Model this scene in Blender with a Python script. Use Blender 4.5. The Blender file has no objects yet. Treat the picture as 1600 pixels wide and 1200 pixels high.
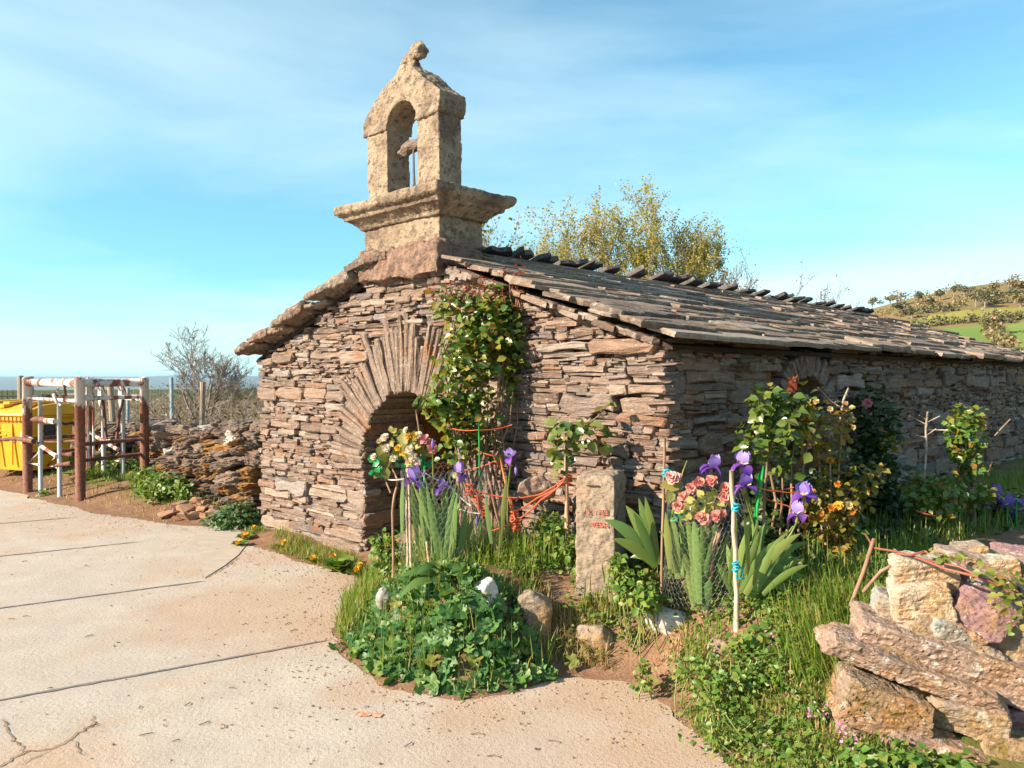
import bpy, bmesh, math, random
import numpy as np
from mathutils import Vector, Matrix, noise as mnoise
from math import sin, cos, pi, radians

S = bpy.context.scene
COL = S.collection
# ------------------------------------------------------------------ camera, sky, sun, exposure
FPX = 1225.0                                   # focal length in pixels of the 1600 px wide photograph
cam = bpy.data.objects.new('camera', bpy.data.cameras.new('camera'))
COL.objects.link(cam)
cam.location = (0, 0, 1.6)
cam.rotation_euler = (radians(90 - 0.47), 0, 0)
cam.data.sensor_width = 36
cam.data.lens = FPX / 1600 * 36
cam.data.clip_start = 0.05
cam.data.clip_end = 90000
S.camera = cam

SUN_EL = radians(27)
SUN_XY = Vector((-0.925, -0.38)).normalized()
SUN_ROT = math.atan2(SUN_XY.x, SUN_XY.y)
SKY_STRENGTH = 0.062
SUN_STRENGTH = 5.0
S.view_settings.view_transform = 'Standard'
S.view_settings.look = 'None'
S.view_settings.exposure = 1.32
S.view_settings.gamma = 1
S.view_settings.use_curve_mapping = False

W = bpy.data.worlds.new('World')
S.world = W
W.use_nodes = True
wn = W.node_tree
wn.nodes.clear()
def wnode(t, **kw):
    n = wn.nodes.new(t)
    for k, v in kw.items(): setattr(n, k, v)
    return n
sky = wnode('ShaderNodeTexSky', sky_type='NISHITA', sun_disc=False)
sky.sun_elevation = SUN_EL
sky.sun_rotation = SUN_ROT
sky.altitude = 1239
sky.air_density = 1.0
sky.dust_density = 0.25
sky.ozone_density = 1.6
tc = wnode('ShaderNodeTexCoord')
mp = wnode('ShaderNodeMapping')
mp.inputs['Scale'].default_value = (1.0, 1.0, 5.5)
mp.inputs['Rotation'].default_value = (0.12, -0.10, 0.5)
wn.links.new(tc.outputs['Generated'], mp.inputs['Vector'])
n1 = wnode('ShaderNodeTexNoise')
n1.inputs['Scale'].default_value = 1.0
n1.inputs['Detail'].default_value = 7
n1.inputs['Roughness'].default_value = 0.52
n1.inputs['Distortion'].default_value = 0.5
wn.links.new(mp.outputs[0], n1.inputs['Vector'])
rp = wnode('ShaderNodeValToRGB')
rp.color_ramp.elements[0].position = 0.36
rp.color_ramp.elements[0].color = (0, 0, 0, 1)
rp.color_ramp.elements[1].position = 0.66
rp.color_ramp.elements[1].color = (1, 1, 1, 1)
wn.links.new(n1.outputs['Fac'], rp.inputs[0])
# thin cloud veils fade out towards the zenith
sx = wnode('ShaderNodeSeparateXYZ')
wn.links.new(tc.outputs['Generated'], sx.inputs[0])
mr = wnode('ShaderNodeMapRange')
mr.inputs['From Min'].default_value = 0.02
mr.inputs['From Max'].default_value = 0.50
mr.inputs['To Min'].default_value = 0.85
mr.inputs['To Max'].default_value = 0.34
wn.links.new(sx.outputs['Z'], mr.inputs['Value'])
mm = wnode('ShaderNodeMath', operation='MULTIPLY')
wn.links.new(rp.outputs[0], mm.inputs[0])
wn.links.new(mr.outputs[0], mm.inputs[1])
tint = wnode('ShaderNodeMix', data_type='RGBA', blend_type='MULTIPLY')
tint.inputs[0].default_value = 1
tint.inputs[7].default_value = (1.20, 1.76, 1.58, 1)
# horizon haze painted into the sky colour: dimmer low down, most in the red
hzr = wnode('ShaderNodeValToRGB')
hzr.color_ramp.elements[0].position = 0.0
hzr.color_ramp.elements[0].color = (0.50, 0.66, 0.76, 1)
hzr.color_ramp.elements[1].position = 0.28
hzr.color_ramp.elements[1].color = (1, 1, 1, 1)
wn.links.new(sx.outputs['Z'], hzr.inputs[0])
hm_ = wnode('ShaderNodeMix', data_type='RGBA', blend_type='MULTIPLY')
hm_.inputs[0].default_value = 1
wn.links.new(sky.outputs[0], hm_.inputs[6])
wn.links.new(hzr.outputs[0], hm_.inputs[7])
wn.links.new(hm_.outputs[2], tint.inputs[6])
cl = wnode('ShaderNodeMix', data_type='RGBA')
cl.inputs[7].default_value = (6.6, 8.3, 8.5, 1)
wn.links.new(mm.outputs[0], cl.inputs[0])
wn.links.new(tint.outputs[2], cl.inputs[6])
bg = wnode('ShaderNodeBackground')
bg.inputs[1].default_value = SKY_STRENGTH
wn.links.new(cl.outputs[2], bg.inputs[0])
wo = wnode('ShaderNodeOutputWorld')
wn.links.new(bg.outputs[0], wo.inputs[0])

sun = bpy.data.objects.new('sun', bpy.data.lights.new('sun', 'SUN'))
COL.objects.link(sun)
sun.data.energy = SUN_STRENGTH
sun.data.angle = radians(0.5)
sun.data.color = (1.0, 0.83, 0.63)
to_sun = Vector((SUN_XY.x * cos(SUN_EL), SUN_XY.y * cos(SUN_EL), sin(SUN_EL)))
sun.rotation_euler = to_sun.to_track_quat('Z', 'Y').to_euler()
sun.location = to_sun * 40

# ------------------------------------------------------------------ helpers
RNG = random.Random(7)
NP = np.random.default_rng(11)
def P(px, py, d):
    """a point of the place at depth d, surveyed from the photograph"""
    return Vector(((px - 800) / FPX * d, d, 1.6 - (py - 590) / FPX * d))

def tag(o, label, cat, group=None, kind=None):
    if label: o['label'] = label
    if cat: o['category'] = cat
    if group: o['group'] = group
    if kind: o['kind'] = kind
    return o
def empty(name, loc=(0, 0, 0), rz=0.0, parent=None):
    o = bpy.data.objects.new(name, None)
    COL.objects.link(o)
    o.location = loc
    o.rotation_euler = (0, 0, rz)
    o.empty_display_size = 0.1
    if parent: o.parent = parent
    return o
def link(name, me, parent=None, mats=None):
    o = bpy.data.objects.new(name, me)
    COL.objects.link(o)
    if parent: o.parent = parent
    if mats is not None and not me.materials:
        for m in (mats if isinstance(mats, (list, tuple)) else [mats]): me.materials.append(m)
    return o
def inst(name, me, M, parent=None):
    o = bpy.data.objects.new(name, me)
    COL.objects.link(o)
    if parent: o.parent = parent
    o.matrix_local = M
    return o

class MB:
    def __init__(s): s.v, s.f, s.r, s.m = [], [], [], []
    def add(s, vs, fs, rnd=0.0, mi=0):
        b = len(s.v)
        s.v.extend(vs)
        for f in fs:
            s.f.append([b + i for i in f]); s.r.append(rnd); s.m.append(mi)
    def mesh(s, name, mats, smooth=False):
        me = bpy.data.meshes.new(name)
        me.from_pydata([tuple(v) for v in s.v], [], s.f)
        for m in (mats if isinstance(mats, (list, tuple)) else [mats]): me.materials.append(m)
        a = me.attributes.new('rnd', 'FLOAT', 'FACE')
        a.data.foreach_set('value', np.array(s.r, dtype=np.float32))
        if any(s.m): me.polygons.foreach_set('material_index', np.array(s.m, dtype=np.int32))
        if smooth: me.polygons.foreach_set('use_smooth', np.ones(len(s.f), dtype=bool))
        me.update()
        return me
    def build(s, name, mats, parent=None, smooth=False):
        return link(name, s.mesh(name, mats, smooth), parent)
    # ---- shapes
    def tube(s, pts, rad, n=6, rnd=0.0, mi=0, cap=True):
        pts = [Vector(p) for p in pts]
        if not isinstance(rad, (list, tuple)): rad = [rad] * len(pts)
        b = len(s.v)
        for i, p in enumerate(pts):
            t = (pts[min(i + 1, len(pts) - 1)] - pts[max(i - 1, 0)])
            if t.length < 1e-9: t = Vector((0, 0, 1))
            t.normalize()
            a = Vector((0, 0, 1)) if abs(t.z) < 0.9 else Vector((1, 0, 0))
            x = t.cross(a).normalized(); y = t.cross(x)
            for k in range(n):
                an = 2 * pi * k / n
                s.v.append(p + x * (cos(an) * rad[i]) + y * (sin(an) * rad[i]))
        for i in range(len(pts) - 1):
            for k in range(n):
                k2 = (k + 1) % n
                s.f.append([b + i * n + k, b + i * n + k2, b + (i + 1) * n + k2, b + (i + 1) * n + k]); s.r.append(rnd); s.m.append(mi)
        if cap:
            s.f.append([b + k for k in range(n)]); s.r.append(rnd); s.m.append(mi)
            e = b + (len(pts) - 1) * n
            s.f.append([e + k for k in reversed(range(n))]); s.r.append(rnd); s.m.append(mi)
    def box(s, c, d, rnd=0.0, mi=0, M=None, taper=1.0):
        x, y, z = d[0] / 2, d[1] / 2, d[2] / 2
        vs = []
        for dz in (-1, 1):
            t = taper if dz > 0 else 1.0
            for dx, dy in ((-1, -1), (1, -1), (1, 1), (-1, 1)):
                v = Vector((dx * x * t, dy * y * t, dz * z))
                if M is not None: v = M @ v
                vs.append(v + Vector(c))
        s.add(vs, [(3, 2, 1, 0), (4, 5, 6, 7), (0, 1, 5, 4), (1, 2, 6, 5), (2, 3, 7, 6), (3, 0, 4, 7)], rnd, mi)
    def lathe(s, prof, c=(0, 0, 0), n=12, rnd=0.0, mi=0, M=None):
        vs = []
        for r, z in prof:
            for k in range(n):
                a = 2 * pi * k / n
                v = Vector((r * cos(a), r * sin(a), z))
                if M is not None: v = M @ v
                vs.append(v + Vector(c))
        fs = []
        for i in range(len(prof) - 1):
            for k in range(n):
                k2 = (k + 1) % n
                fs.append((i * n + k, i * n + k2, (i + 1) * n + k2, (i + 1) * n + k))
        fs.append(tuple(reversed(range(n))))
        fs.append(tuple((len(prof) - 1) * n + k for k in range(n)))
        s.add(vs, fs, rnd, mi)

def np_mesh(name, V, Fc, mats, rnd=None, smooth=False):
    """V (n,3), Fc (m,k) all faces alike"""
    me = bpy.data.meshes.new(name)
    V = np.asarray(V, dtype=np.float32); Fc = np.asarray(Fc, dtype=np.int32)
    m, k = Fc.shape
    me.vertices.add(len(V)); me.vertices.foreach_set('co', V.ravel())
    me.loops.add(m * k); me.loops.foreach_set('vertex_index', Fc.ravel())
    me.polygons.add(m)
    me.polygons.foreach_set('loop_start', np.arange(0, m * k, k, dtype=np.int32))
    me.polygons.foreach_set('loop_total', np.full(m, k, dtype=np.int32))
    if smooth: me.polygons.foreach_set('use_smooth', np.ones(m, dtype=bool))
    for mt in (mats if isinstance(mats, (list, tuple)) else [mats]): me.materials.append(mt)
    me.update(calc_edges=True)
    if rnd is not None:
        a = me.attributes.new('rnd', 'FLOAT', 'FACE')
        a.data.foreach_set('value', np.asarray(rnd, dtype=np.float32))
    me.validate()
    return me

# ---- numpy value noise
_perm = np.random.default_rng(5).integers(0, 2 ** 31, 4096)
def _h(ix, iy, iz):
    return (_perm[(ix * 73856093 ^ iy * 19349663 ^ iz * 83492791) & 4095] & 0xffff) / 65535.0
def vnoise(p):
    p = np.asarray(p, dtype=np.float64)
    i = np.floor(p).astype(np.int64); f = p - i; f = f * f * (3 - 2 * f)
    r = 0
    for dx in (0, 1):
        for dy in (0, 1):
            for dz in (0, 1):
                w = (f[:, 0] if dx else 1 - f[:, 0]) * (f[:, 1] if dy else 1 - f[:, 1]) * (f[:, 2] if dz else 1 - f[:, 2])
                r = r + w * _h(i[:, 0] + dx, i[:, 1] + dy, i[:, 2] + dz)
    return r * 2 - 1
def fbm(p, octv=4, gain=0.5):
    p = np.asarray(p, dtype=np.float64); a, r = 1.0, 0
    for o in range(octv):
        r = r + a * vnoise(p + 17.3 * o); p = p * 2.03; a *= gain
    return r
def sstep(a, b, x):
    t = np.clip((x - a) / (b - a), 0, 1)
    return t * t * (3 - 2 * t)

def remesh(me, voxel, disp=(), smooth=True, name=None, strata=None):
    """voxel-remesh a closed mesh and roughen it: disp = [(scale, amount), ...]"""
    o = bpy.data.objects.new('work', me)
    COL.objects.link(o)
    md = o.modifiers.new('r', 'REMESH'); md.mode = 'VOXEL'; md.voxel_size = voxel
    dg = bpy.context.evaluated_depsgraph_get(); dg.update()
    out = bpy.data.meshes.new_from_object(o.evaluated_get(dg), depsgraph=dg)
    out.name = name or me.name
    mats = list(me.materials)
    bpy.data.objects.remove(o)
    n = len(out.vertices)
    co = np.empty(n * 3, dtype=np.float32); out.vertices.foreach_get('co', co); co = co.reshape(-1, 3).astype(np.float64)
    no = np.empty(n * 3, dtype=np.float32); out.vertices.foreach_get('normal', no); no = no.reshape(-1, 3)
    seed = RNG.random() * 50
    for sc, am in disp:
        if isinstance(sc, (int, float)): sc = (sc, sc, sc)
        co += no * (fbm(co * np.array(sc) + seed, 3)[:, None] * am)
    if strata:
        fq, am, wv = strata
        sv = co[:, 2] * fq + fbm(co * wv + seed, 3) * .9
        saw = sv - np.floor(sv); side = 1 - np.abs(no[:, 2]) * .7
        co += no * ((saw - .5) * am * side * (.4 + .6 * _h(np.floor(sv).astype(np.int64), np.int64(3), np.int64(seed))))[:, None]
    out.vertices.foreach_set('co', co.astype(np.float32).ravel())
    if smooth: out.polygons.foreach_set('use_smooth', np.ones(len(out.polygons), dtype=bool))
    out.materials.clear()
    for m in mats: out.materials.append(m)
    out.update()
    return out

# ------------------------------------------------------------------ material helpers
class T:
    def __init__(s, name):
        s.m = bpy.data.materials.new(name); s.m.use_nodes = True
        s.nt = s.m.node_tree; s.nt.nodes.clear()
        s.out = s.nt.nodes.new('ShaderNodeOutputMaterial')
        s.b = s.nt.nodes.new('ShaderNodeBsdfPrincipled')
        s.nt.links.new(s.b.outputs[0], s.out.inputs[0])
        s._tc = None
    def n(s, t, **kw):
        x = s.nt.nodes.new(t)
        for k, v in kw.items(): setattr(x, k, v)
        return x
    def l(s, a, b): s.nt.links.new(a, b)
    def setv(s, sock, v):
        if hasattr(v, 'is_output'): s.l(v, sock)
        else: sock.default_value = v
    def coord(s, scale=(1, 1, 1), kind='Object', off=(0, 0, 0), rot=(0, 0, 0)):
        if s._tc is None: s._tc = s.n('ShaderNodeTexCoord')
        m = s.n('ShaderNodeMapping'); m.inputs['Scale'].default_value = scale; m.inputs['Location'].default_value = off
        m.inputs['Rotation'].default_value = rot
        s.l(s._tc.outputs[kind], m.inputs[0]); return m.outputs[0]
    def noise(s, co, scale=5, detail=5, rough=0.55, dist=0.0):
        x = s.n('ShaderNodeTexNoise')
        x.inputs['Scale'].default_value = scale; x.inputs['Detail'].default_value = detail
        x.inputs['Roughness'].default_value = rough; x.inputs['Distortion'].default_value = dist
        s.l(co, x.inputs['Vector']); return x.outputs['Fac']
    def vor(s, co, scale=5, feature='F1', out='Distance', rnd=1.0):
        x = s.n('ShaderNodeTexVoronoi'); x.feature = feature
        x.inputs['Scale'].default_value = scale
        if 'Randomness' in x.inputs: x.inputs['Randomness'].default_value = rnd
        s.l(co, x.inputs['Vector']); return x.outputs[out]
    def ramp(s, fac, stops, interp='LINEAR'):
        x = s.n('ShaderNodeValToRGB'); cr = x.color_ramp; cr.interpolation = interp
        while len(cr.elements) < len(stops): cr.elements.new(0.5)
        for e, (p, c) in zip(cr.elements, stops):
            e.position = p
            e.color = (c, c, c, 1) if isinstance(c, (int, float)) else (c[0], c[1], c[2], 1)
        s.l(fac, x.inputs[0]); return x.outputs[0]
    def mix(s, fac, a, b, mode='MIX'):
        x = s.n('ShaderNodeMix', data_type='RGBA', blend_type=mode)
        s.setv(x.inputs[0], fac)
        for i, v in ((6, a), (7, b)):
            if hasattr(v, 'is_output'): s.l(v, x.inputs[i])
            else: x.inputs[i].default_value = (v[0], v[1], v[2], 1)
        return x.outputs[2]
    def math(s, op, a, b=0.0):
        x = s.n('ShaderNodeMath', operation=op); s.setv(x.inputs[0], a); s.setv(x.inputs[1], b); return x.outputs[0]
    def rnd(s):
        a = s.n('ShaderNodeAttribute'); a.attribute_name = 'rnd'
        o = s.n('ShaderNodeObjectInfo')
        return s.math('FRACT', s.math('ADD', a.outputs['Fac'], o.outputs['Random']))
    def attr(s, name='rnd'):
        a = s.n('ShaderNodeAttribute'); a.attribute_name = name; return a.outputs['Fac']
    def bump(s, h, strength=0.5, dist=0.02):
        x = s.n('ShaderNodeBump'); x.inputs['Strength'].default_value = strength; x.inputs['Distance'].default_value = dist
        s.l(h, x.inputs['Height']); s.l(x.outputs[0], s.b.inputs['Normal']); return x
    def base(s, c, rough=0.9, spec=0.3, metal=0.0):
        s.setv(s.b.inputs['Base Color'], c if hasattr(c, 'is_output') else (c[0], c[1], c[2], 1))
        s.setv(s.b.inputs['Roughness'], rough)
        s.b.inputs['Specular IOR Level'].default_value = spec
        s.b.inputs['Metallic'].default_value = metal
        return s.m

def m_stone(name, stops, grain=(4, 4, 22), lichen=0.62, lichen_c=(0.42, 0.40, 0.33), stain=0.66, stain_c=(0.34, 0.14, 0.05), bump=0.6, moss=None, bdist=0.012, vary=0.6, k=1.0):
    stops = [(p_, tuple(v * k * .80 for v in c_)) for p_, c_ in stops]
    lichen_c = tuple(v * .85 for v in lichen_c); stain_c = tuple(v * .85 for v in stain_c)
    t = T(name)
    r = t.rnd()
    c = t.ramp(r, stops)
    co = t.coord()
    cs = t.coord(grain)
    n_big = t.noise(co, 3.0, 5, 0.6)
    n_gr = t.noise(cs, 1.6, 6, 0.65)
    n_fine = t.noise(co, 60, 4, 0.6)
    c = t.mix(vary, c, t.ramp(n_gr, [(0.30, 0.34), (0.5, 0.62), (0.70, 0.95)]), 'OVERLAY')
    c = t.mix(t.math('MULTIPLY', t.ramp(n_big, [(stain - 0.1, 0), (stain + 0.08, 1)]), 0.75), c, stain_c)
    ln = t.noise(co, 16, 5, 0.7)
    c = t.mix(t.math('MULTIPLY', t.ramp(ln, [(lichen - 0.03, 0), (lichen + 0.05, 1)]), 0.75), c, lichen_c)
    ln2 = t.noise(t.coord(off=(5, 3, 1)), 42, 3, 0.6)
    c = t.mix(t.math('MULTIPLY', t.ramp(ln2, [(0.66, 0), (0.72, 1)]), 0.6), c, (0.60, 0.58, 0.50))
    pit = t.noise(t.coord((1, 1, 2.2), off=(2, 7, 3)), 30, 5, .7)
    c = t.mix(t.math('MULTIPLY', t.ramp(pit, [(.32, 1), (.42, 0)]), .7), c, tuple(v * .8 * k for v in (.14, .09, .07)))
    if moss:
        mn = t.noise(t.coord(off=(9, 2, 4)), 4.5, 5, 0.65)
        c = t.mix(t.ramp(mn, [(moss[0] - 0.04, 0), (moss[0] + 0.05, 1)]), c, moss[1])
    t.base(c, 0.92, 0.2)
    h = t.math('ADD', t.math('ADD', t.math('MULTIPLY', n_gr, 1.0), t.math('MULTIPLY', n_fine, 0.4)), t.math('MULTIPLY', pit, .7))
    t.bump(h, bump, bdist)
    return t.m

def m_leaf(name, stops, rough=0.45, trans=0.35, spec=0.4, tcol=None, patch=None):
    t = T(name)
    c = t.ramp(t.rnd(), stops)
    if patch:
        n = t.noise(t.coord(kind='Object'), patch[0], 3, 0.6)
        c = t.mix(t.ramp(n, [(0.5, 0), (0.65, 1)]), c, patch[1])
    t.base(c, rough, spec)
    if trans > 0:
        tr = t.n('ShaderNodeBsdfTranslucent')
        t.l(t.mix(1.0, c, tcol or (1.5, 1.5, 0.7), 'MULTIPLY'), tr.inputs[0])
        ms = t.n('ShaderNodeMixShader'); ms.inputs[0].default_value = trans
        t.l(t.b.outputs[0], ms.inputs[1]); t.l(tr.outputs[0], ms.inputs[2]); t.l(ms.outputs[0], t.out.inputs[0])
    return t.m
def m_plain(name, c, rough=0.6, spec=0.4, metal=0.0, var=0.25, scale=30, c2=None, grain=(1, 1, 1), bump=0.2, lo=0.4, hi=0.62):
    t = T(name)
    n = t.noise(t.coord(grain), scale, 5, 0.6)
    c2 = c2 or (c[0] * (1 - var), c[1] * (1 - var), c[2] * (1 - var))
    t.base(t.mix(t.ramp(n, [(lo, 0), (hi, 1)]), c, c2), rough, spec, metal)
    if bump: t.bump(n, bump, 0.004)
    return t.m
# ------------------------------------------------------------------ terrain
EDGE = np.array([(4, -6), (1.6, 1.0), (1.0, 2.6), (.89, 3.2), (.80, 3.75), (.62, 4.1), (.3, 4.2), (.0, 3.95), (-.25, 3.88), (-.66, 4.04),
                 (-.95, 4.5), (-1.12, 4.96), (-1.2, 5.6), (-1.15, 6.2), (-1.4, 6.4), (-2.07, 7.05), (-2.55, 7.5), (-2.72, 7.85),
                 (-2.9, 8.3), (-3.7, 8.5), (-4.95, 9.3), (-6.5, 10.6), (-7.4, 11.2), (-10, 14.2), (-14, 17), (-30, 20), (-30, -6)], dtype=float)
def road_dist(x, y):
    """signed distance to the road's edge, positive off the road"""
    x = np.asarray(x, float); y = np.asarray(y, float)
    d = np.full(x.shape, 1e9); ins = np.zeros(x.shape, bool); n = len(EDGE)
    for i in range(n):
        ax, ay = EDGE[i]; bx, by = EDGE[(i + 1) % n]
        ex, ey = bx - ax, by - ay
        t = np.clip(((x - ax) * ex + (y - ay) * ey) / (ex * ex + ey * ey), 0, 1)
        d = np.minimum(d, np.hypot(x - ax - t * ex, y - ay - t * ey))
        c = (ay > y) != (by > y)
        with np.errstate(divide='ignore', invalid='ignore'):
            xi = ax + (y - ay) * ex / (ey if ey else 1e-9)
        ins ^= c & (x < xi)
    return np.where(ins, -d, d)
def hill_h(x, y):
    r = np.hypot(x, y); a = np.where(y > 1, x / np.maximum(y, 1), 9)
    w = sstep(.06, .62, a)
    h = 44 * sstep(80, 450, r) * w
    return h + (fbm(np.stack([x / 60, y / 60, x * 0], -1).reshape(-1, 3), 3).reshape(x.shape)) * 1.6 * sstep(120, 300, r) * w
def ground_h(x, y):
    x = np.asarray(x, float); y = np.asarray(y, float)
    d = road_dist(x, y)
    bedw = sstep(-1.35, -.5, x)
    z = (.38 * sstep(0, .62, d) * sstep(2.9, 4.1, y) * bedw + .07 * sstep(0, .5, d))
    z = z + .17 * sstep(.2, 1.4, d) * sstep(-3.4, -4.4, x) * sstep(8.0, 9.5, y)
    nz = fbm(np.stack([x * 1.7, y * 1.7, x * 0], -1).reshape(-1, 3), 4).reshape(x.shape)
    z = z + nz * .025 * sstep(0, .4, d)
    z = np.where(d < 0, -.05 * sstep(0, .25, -d), z)
    r = np.hypot(x, y)
    r2 = r
    far = -450 * sstep(30, 5200, r2) + 462 * sstep(8000, 22000, r2)
    n2 = fbm(np.stack([x / 3800, y / 3800, x * 0 + 3], -1).reshape(-1, 3), 5).reshape(x.shape)
    far = far + n2 * 70 * sstep(1500, 9000, r2)
    hl = hill_h(x, y)
    wh = np.where((y > 1), sstep(.10, .30, np.where(y > 1, x / np.maximum(y, 1), 0)), sstep(0, 40, x))
    far = far * (1 - wh)
    lower = 3.0 * sstep(90, 130, r) * wh * sstep(700, 500, r)
    return z + np.where(r > 30, far, 0) + hl - lower
def gh(x, y): return float(ground_h(np.array([x]), np.array([y]))[0])

def axis(lo, hi, st, far=26000, g=1.13):
    a = list(np.arange(lo, hi, st)); s = st; v = a[-1]
    while v < far: s *= g; v += s; a.append(v)
    s = st; v = a[0]; b = []
    while v > -far: s *= g; v -= s; b.append(v)
    return np.array(b[::-1] + a)
gx = axis(-9, 6, .09); gy = axis(-1, 14, .09)
X, Y = np.meshgrid(gx, gy)
Z = ground_h(X, Y)
nx, ny = len(gx), len(gy)
idx = np.arange(nx * ny).reshape(ny, nx)
Fq = np.stack([idx[:-1, :-1], idx[:-1, 1:], idx[1:, 1:], idx[1:, :-1]], -1).reshape(-1, 4)

t = T('soil_and_turf')
co = t.coord(kind='Object')
nb = t.noise(co, .9, 6, .6); nm = t.noise(co, 7, 6, .65); nf = t.noise(co, 70, 4, .7); nfar = t.noise(co, .004, 8, .65)
soil = t.mix(t.ramp(nm, [(.35, 0), (.65, 1)]), (.19, .105, .065), (.27, .165, .10))
soil = t.mix(t.ramp(nf, [(.45, 0), (.7, 1)]), soil, (.12, .07, .045))
turf = t.mix(t.ramp(nm, [(.35, 0), (.65, 1)]), (.07, .11, .022), (.15, .15, .04))
ed = t.n('ShaderNodeAttribute'); ed.attribute_name = 'edge'
nb = t.math('ADD', nb, t.math('MULTIPLY', t.math('SUBTRACT', ed.outputs['Fac'], 1.0), .5))
c = t.mix(t.ramp(nb, [(.40, 0), (.56, 1)]), soil, turf)
# beyond the yard: heath, woods and pasture in patches
geo = t.n('ShaderNodeNewGeometry')
ln = t.n('ShaderNodeVectorMath', operation='LENGTH'); t.l(geo.outputs['Position'], ln.inputs[0])
mrg = t.n('ShaderNodeMapRange'); mrg.inputs['From Min'].default_value = 24; mrg.inputs['From Max'].default_value = 60
t.l(ln.outputs['Value'], mrg.inputs['Value'])
land = t.ramp(nfar, [(.30, (.035, .05, .02)), (.45, (.075, .085, .03)), (.55, (.10, .075, .035)), (.68, (.10, .13, .035))])
c = t.mix(mrg.outputs[0], c, land)
t.base(c, .95, .1)
t.bump(t.math('ADD', nm, t.math('MULTIPLY', nf, .5)), .6, .03)
M_ground = t.m
gm = np_mesh('ground', np.stack([X.ravel(), Y.ravel(), Z.ravel()], -1), Fq, M_ground, smooth=True)
ea = gm.attributes.new('edge', 'FLOAT', 'POINT'); ea.data.foreach_set('value', sstep(.05, .75, road_dist(X.ravel(), Y.ravel())).astype(np.float32))
ground = link('ground', gm); ground['kind'] = 'structure'

# ------------------------------------------------------------------ concrete road
t = T('old_concrete')
co = t.coord(kind='Object')
n1_ = t.noise(co, .55, 6, .6); n2_ = t.noise(co, 3.2, 6, .62); n3_ = t.noise(co, 45, 4, .65); n4_ = t.noise(co, 160, 3, .6)
c = t.mix(t.ramp(n2_, [(.35, 0), (.7, 1)]), (.405, .35, .295), (.48, .425, .365))
c = t.mix(t.ramp(n1_, [(.42, 0), (.68, .55)]), c, (.37, .335, .30))
st = t.noise(t.coord(kind='Object', off=(3.7, 1.2, 0)), .75, 5, .6, .6)
c = t.mix(t.math('MULTIPLY', t.ramp(st, [(.53, 0), (.68, 1)]), .55), c, (.42, .27, .16))
c = t.mix(t.math('MULTIPLY', t.ramp(n3_, [(.30, 1), (.42, 0)]), .5), c, (.20, .145, .10))
c = t.mix(t.math('MULTIPLY', t.ramp(n4_, [(.62, 0), (.72, 1)]), .5), c, (.52, .45, .35))
for (sx_, sy_, rad_, am_) in ((-1.75, 5.35, 1.05, .8), (.15, 3.45, .9, .6), (-1.0, 6.4, .6, .5), (-5.0, 8.7, 1.3, .5), (.78, 3.3, .55, .9), (.95, 2.6, .6, .9), (.55, 4.0, .5, .9), (-.2, 3.80, .34, .7), (-.75, 4.0, .3, .7), (-1.15, 4.9, .4, .7), (-1.3, 6.2, .5, .7), (-2.2, 7.0, .5, .6)):
    vm = t.n('ShaderNodeVectorMath', operation='DISTANCE'); t.l(t.coord((1, 1, 1)), vm.inputs[0]); vm.inputs[1].default_value = (sx_, sy_, 0)
    dd0 = t.math('SUBTRACT', t.math('ADD', t.math('DIVIDE', vm.outputs['Value'], rad_), t.math('MULTIPLY', n2_, .9)), .45)
    c = t.mix(t.math('MULTIPLY', t.ramp(dd0, [(.45, 1), (1.0, 0)]), am_ * .75), c, (.40, .275, .19))
pz = t.vor(co, 26, out='Distance')
c = t.mix(t.math('MULTIPLY', t.ramp(pz, [(.06, 1), (.12, 0)]), t.math('MULTIPLY', t.ramp(n2_, [(.45, 0), (.6, .8)]), 1)), c, (.16, .10, .07))
t.base(c, .93, .15)
# brushed grooves run with the joints
wv = t.n('ShaderNodeTexWave'); wv.inputs['Scale'].default_value = 5.0; wv.inputs['Distortion'].default_value = 1.5; wv.inputs['Detail'].default_value = 3
t.l(t.coord(kind='Object', rot=(0, 0, radians(58))), wv.inputs['Vector'])
hh = t.math('ADD', t.math('ADD', t.math('MULTIPLY', n3_, .6), t.math('MULTIPLY', n4_, .35)), t.math('MULTIPLY', wv.outputs['Fac'], .10))
hh = t.math('ADD', hh, t.math('MULTIPLY', n2_, .8))
t.bump(hh, .75, .012)
M_road = t.m
pts = []
n = len(EDGE)
for i in range(n):
    a, b = EDGE[i], EDGE[(i + 1) % n]
    L = math.hypot(*(b - a)); k = max(1, int(L / .05)) if i < 22 else 1
    for j in range(k):
        p = a + (b - a) * (j / k)
        nn = np.array([-(b - a)[1], (b - a)[0]]) / L
        if 0 < i < 23:
            p = p + nn * (fbm(np.array([[p[0] * 2.2, p[1] * 2.2, 0]]), 5)[0] * .085)
        pts.append((p[0], p[1], 0.0))
bm = bmesh.new()
f = bm.faces.new([bm.verts.new(p) for p in pts])
bm.normal_update()
if f.normal.z < 0: f.normal_flip()
bmesh.ops.triangulate(bm, faces=[f], ngon_method='EAR_CLIP')
ext = [e for e in bm.edges if e.is_boundary]
r = bmesh.ops.extrude_edge_only(bm, edges=ext)
for v in [g for g in r['geom'] if isinstance(g, bmesh.types.BMVert)]: v.co.z -= .07
me = bpy.data.meshes.new('road'); bm.to_mesh(me); bm.free()
road = link('road', me, None, M_road); road['kind'] = 'structure'

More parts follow.
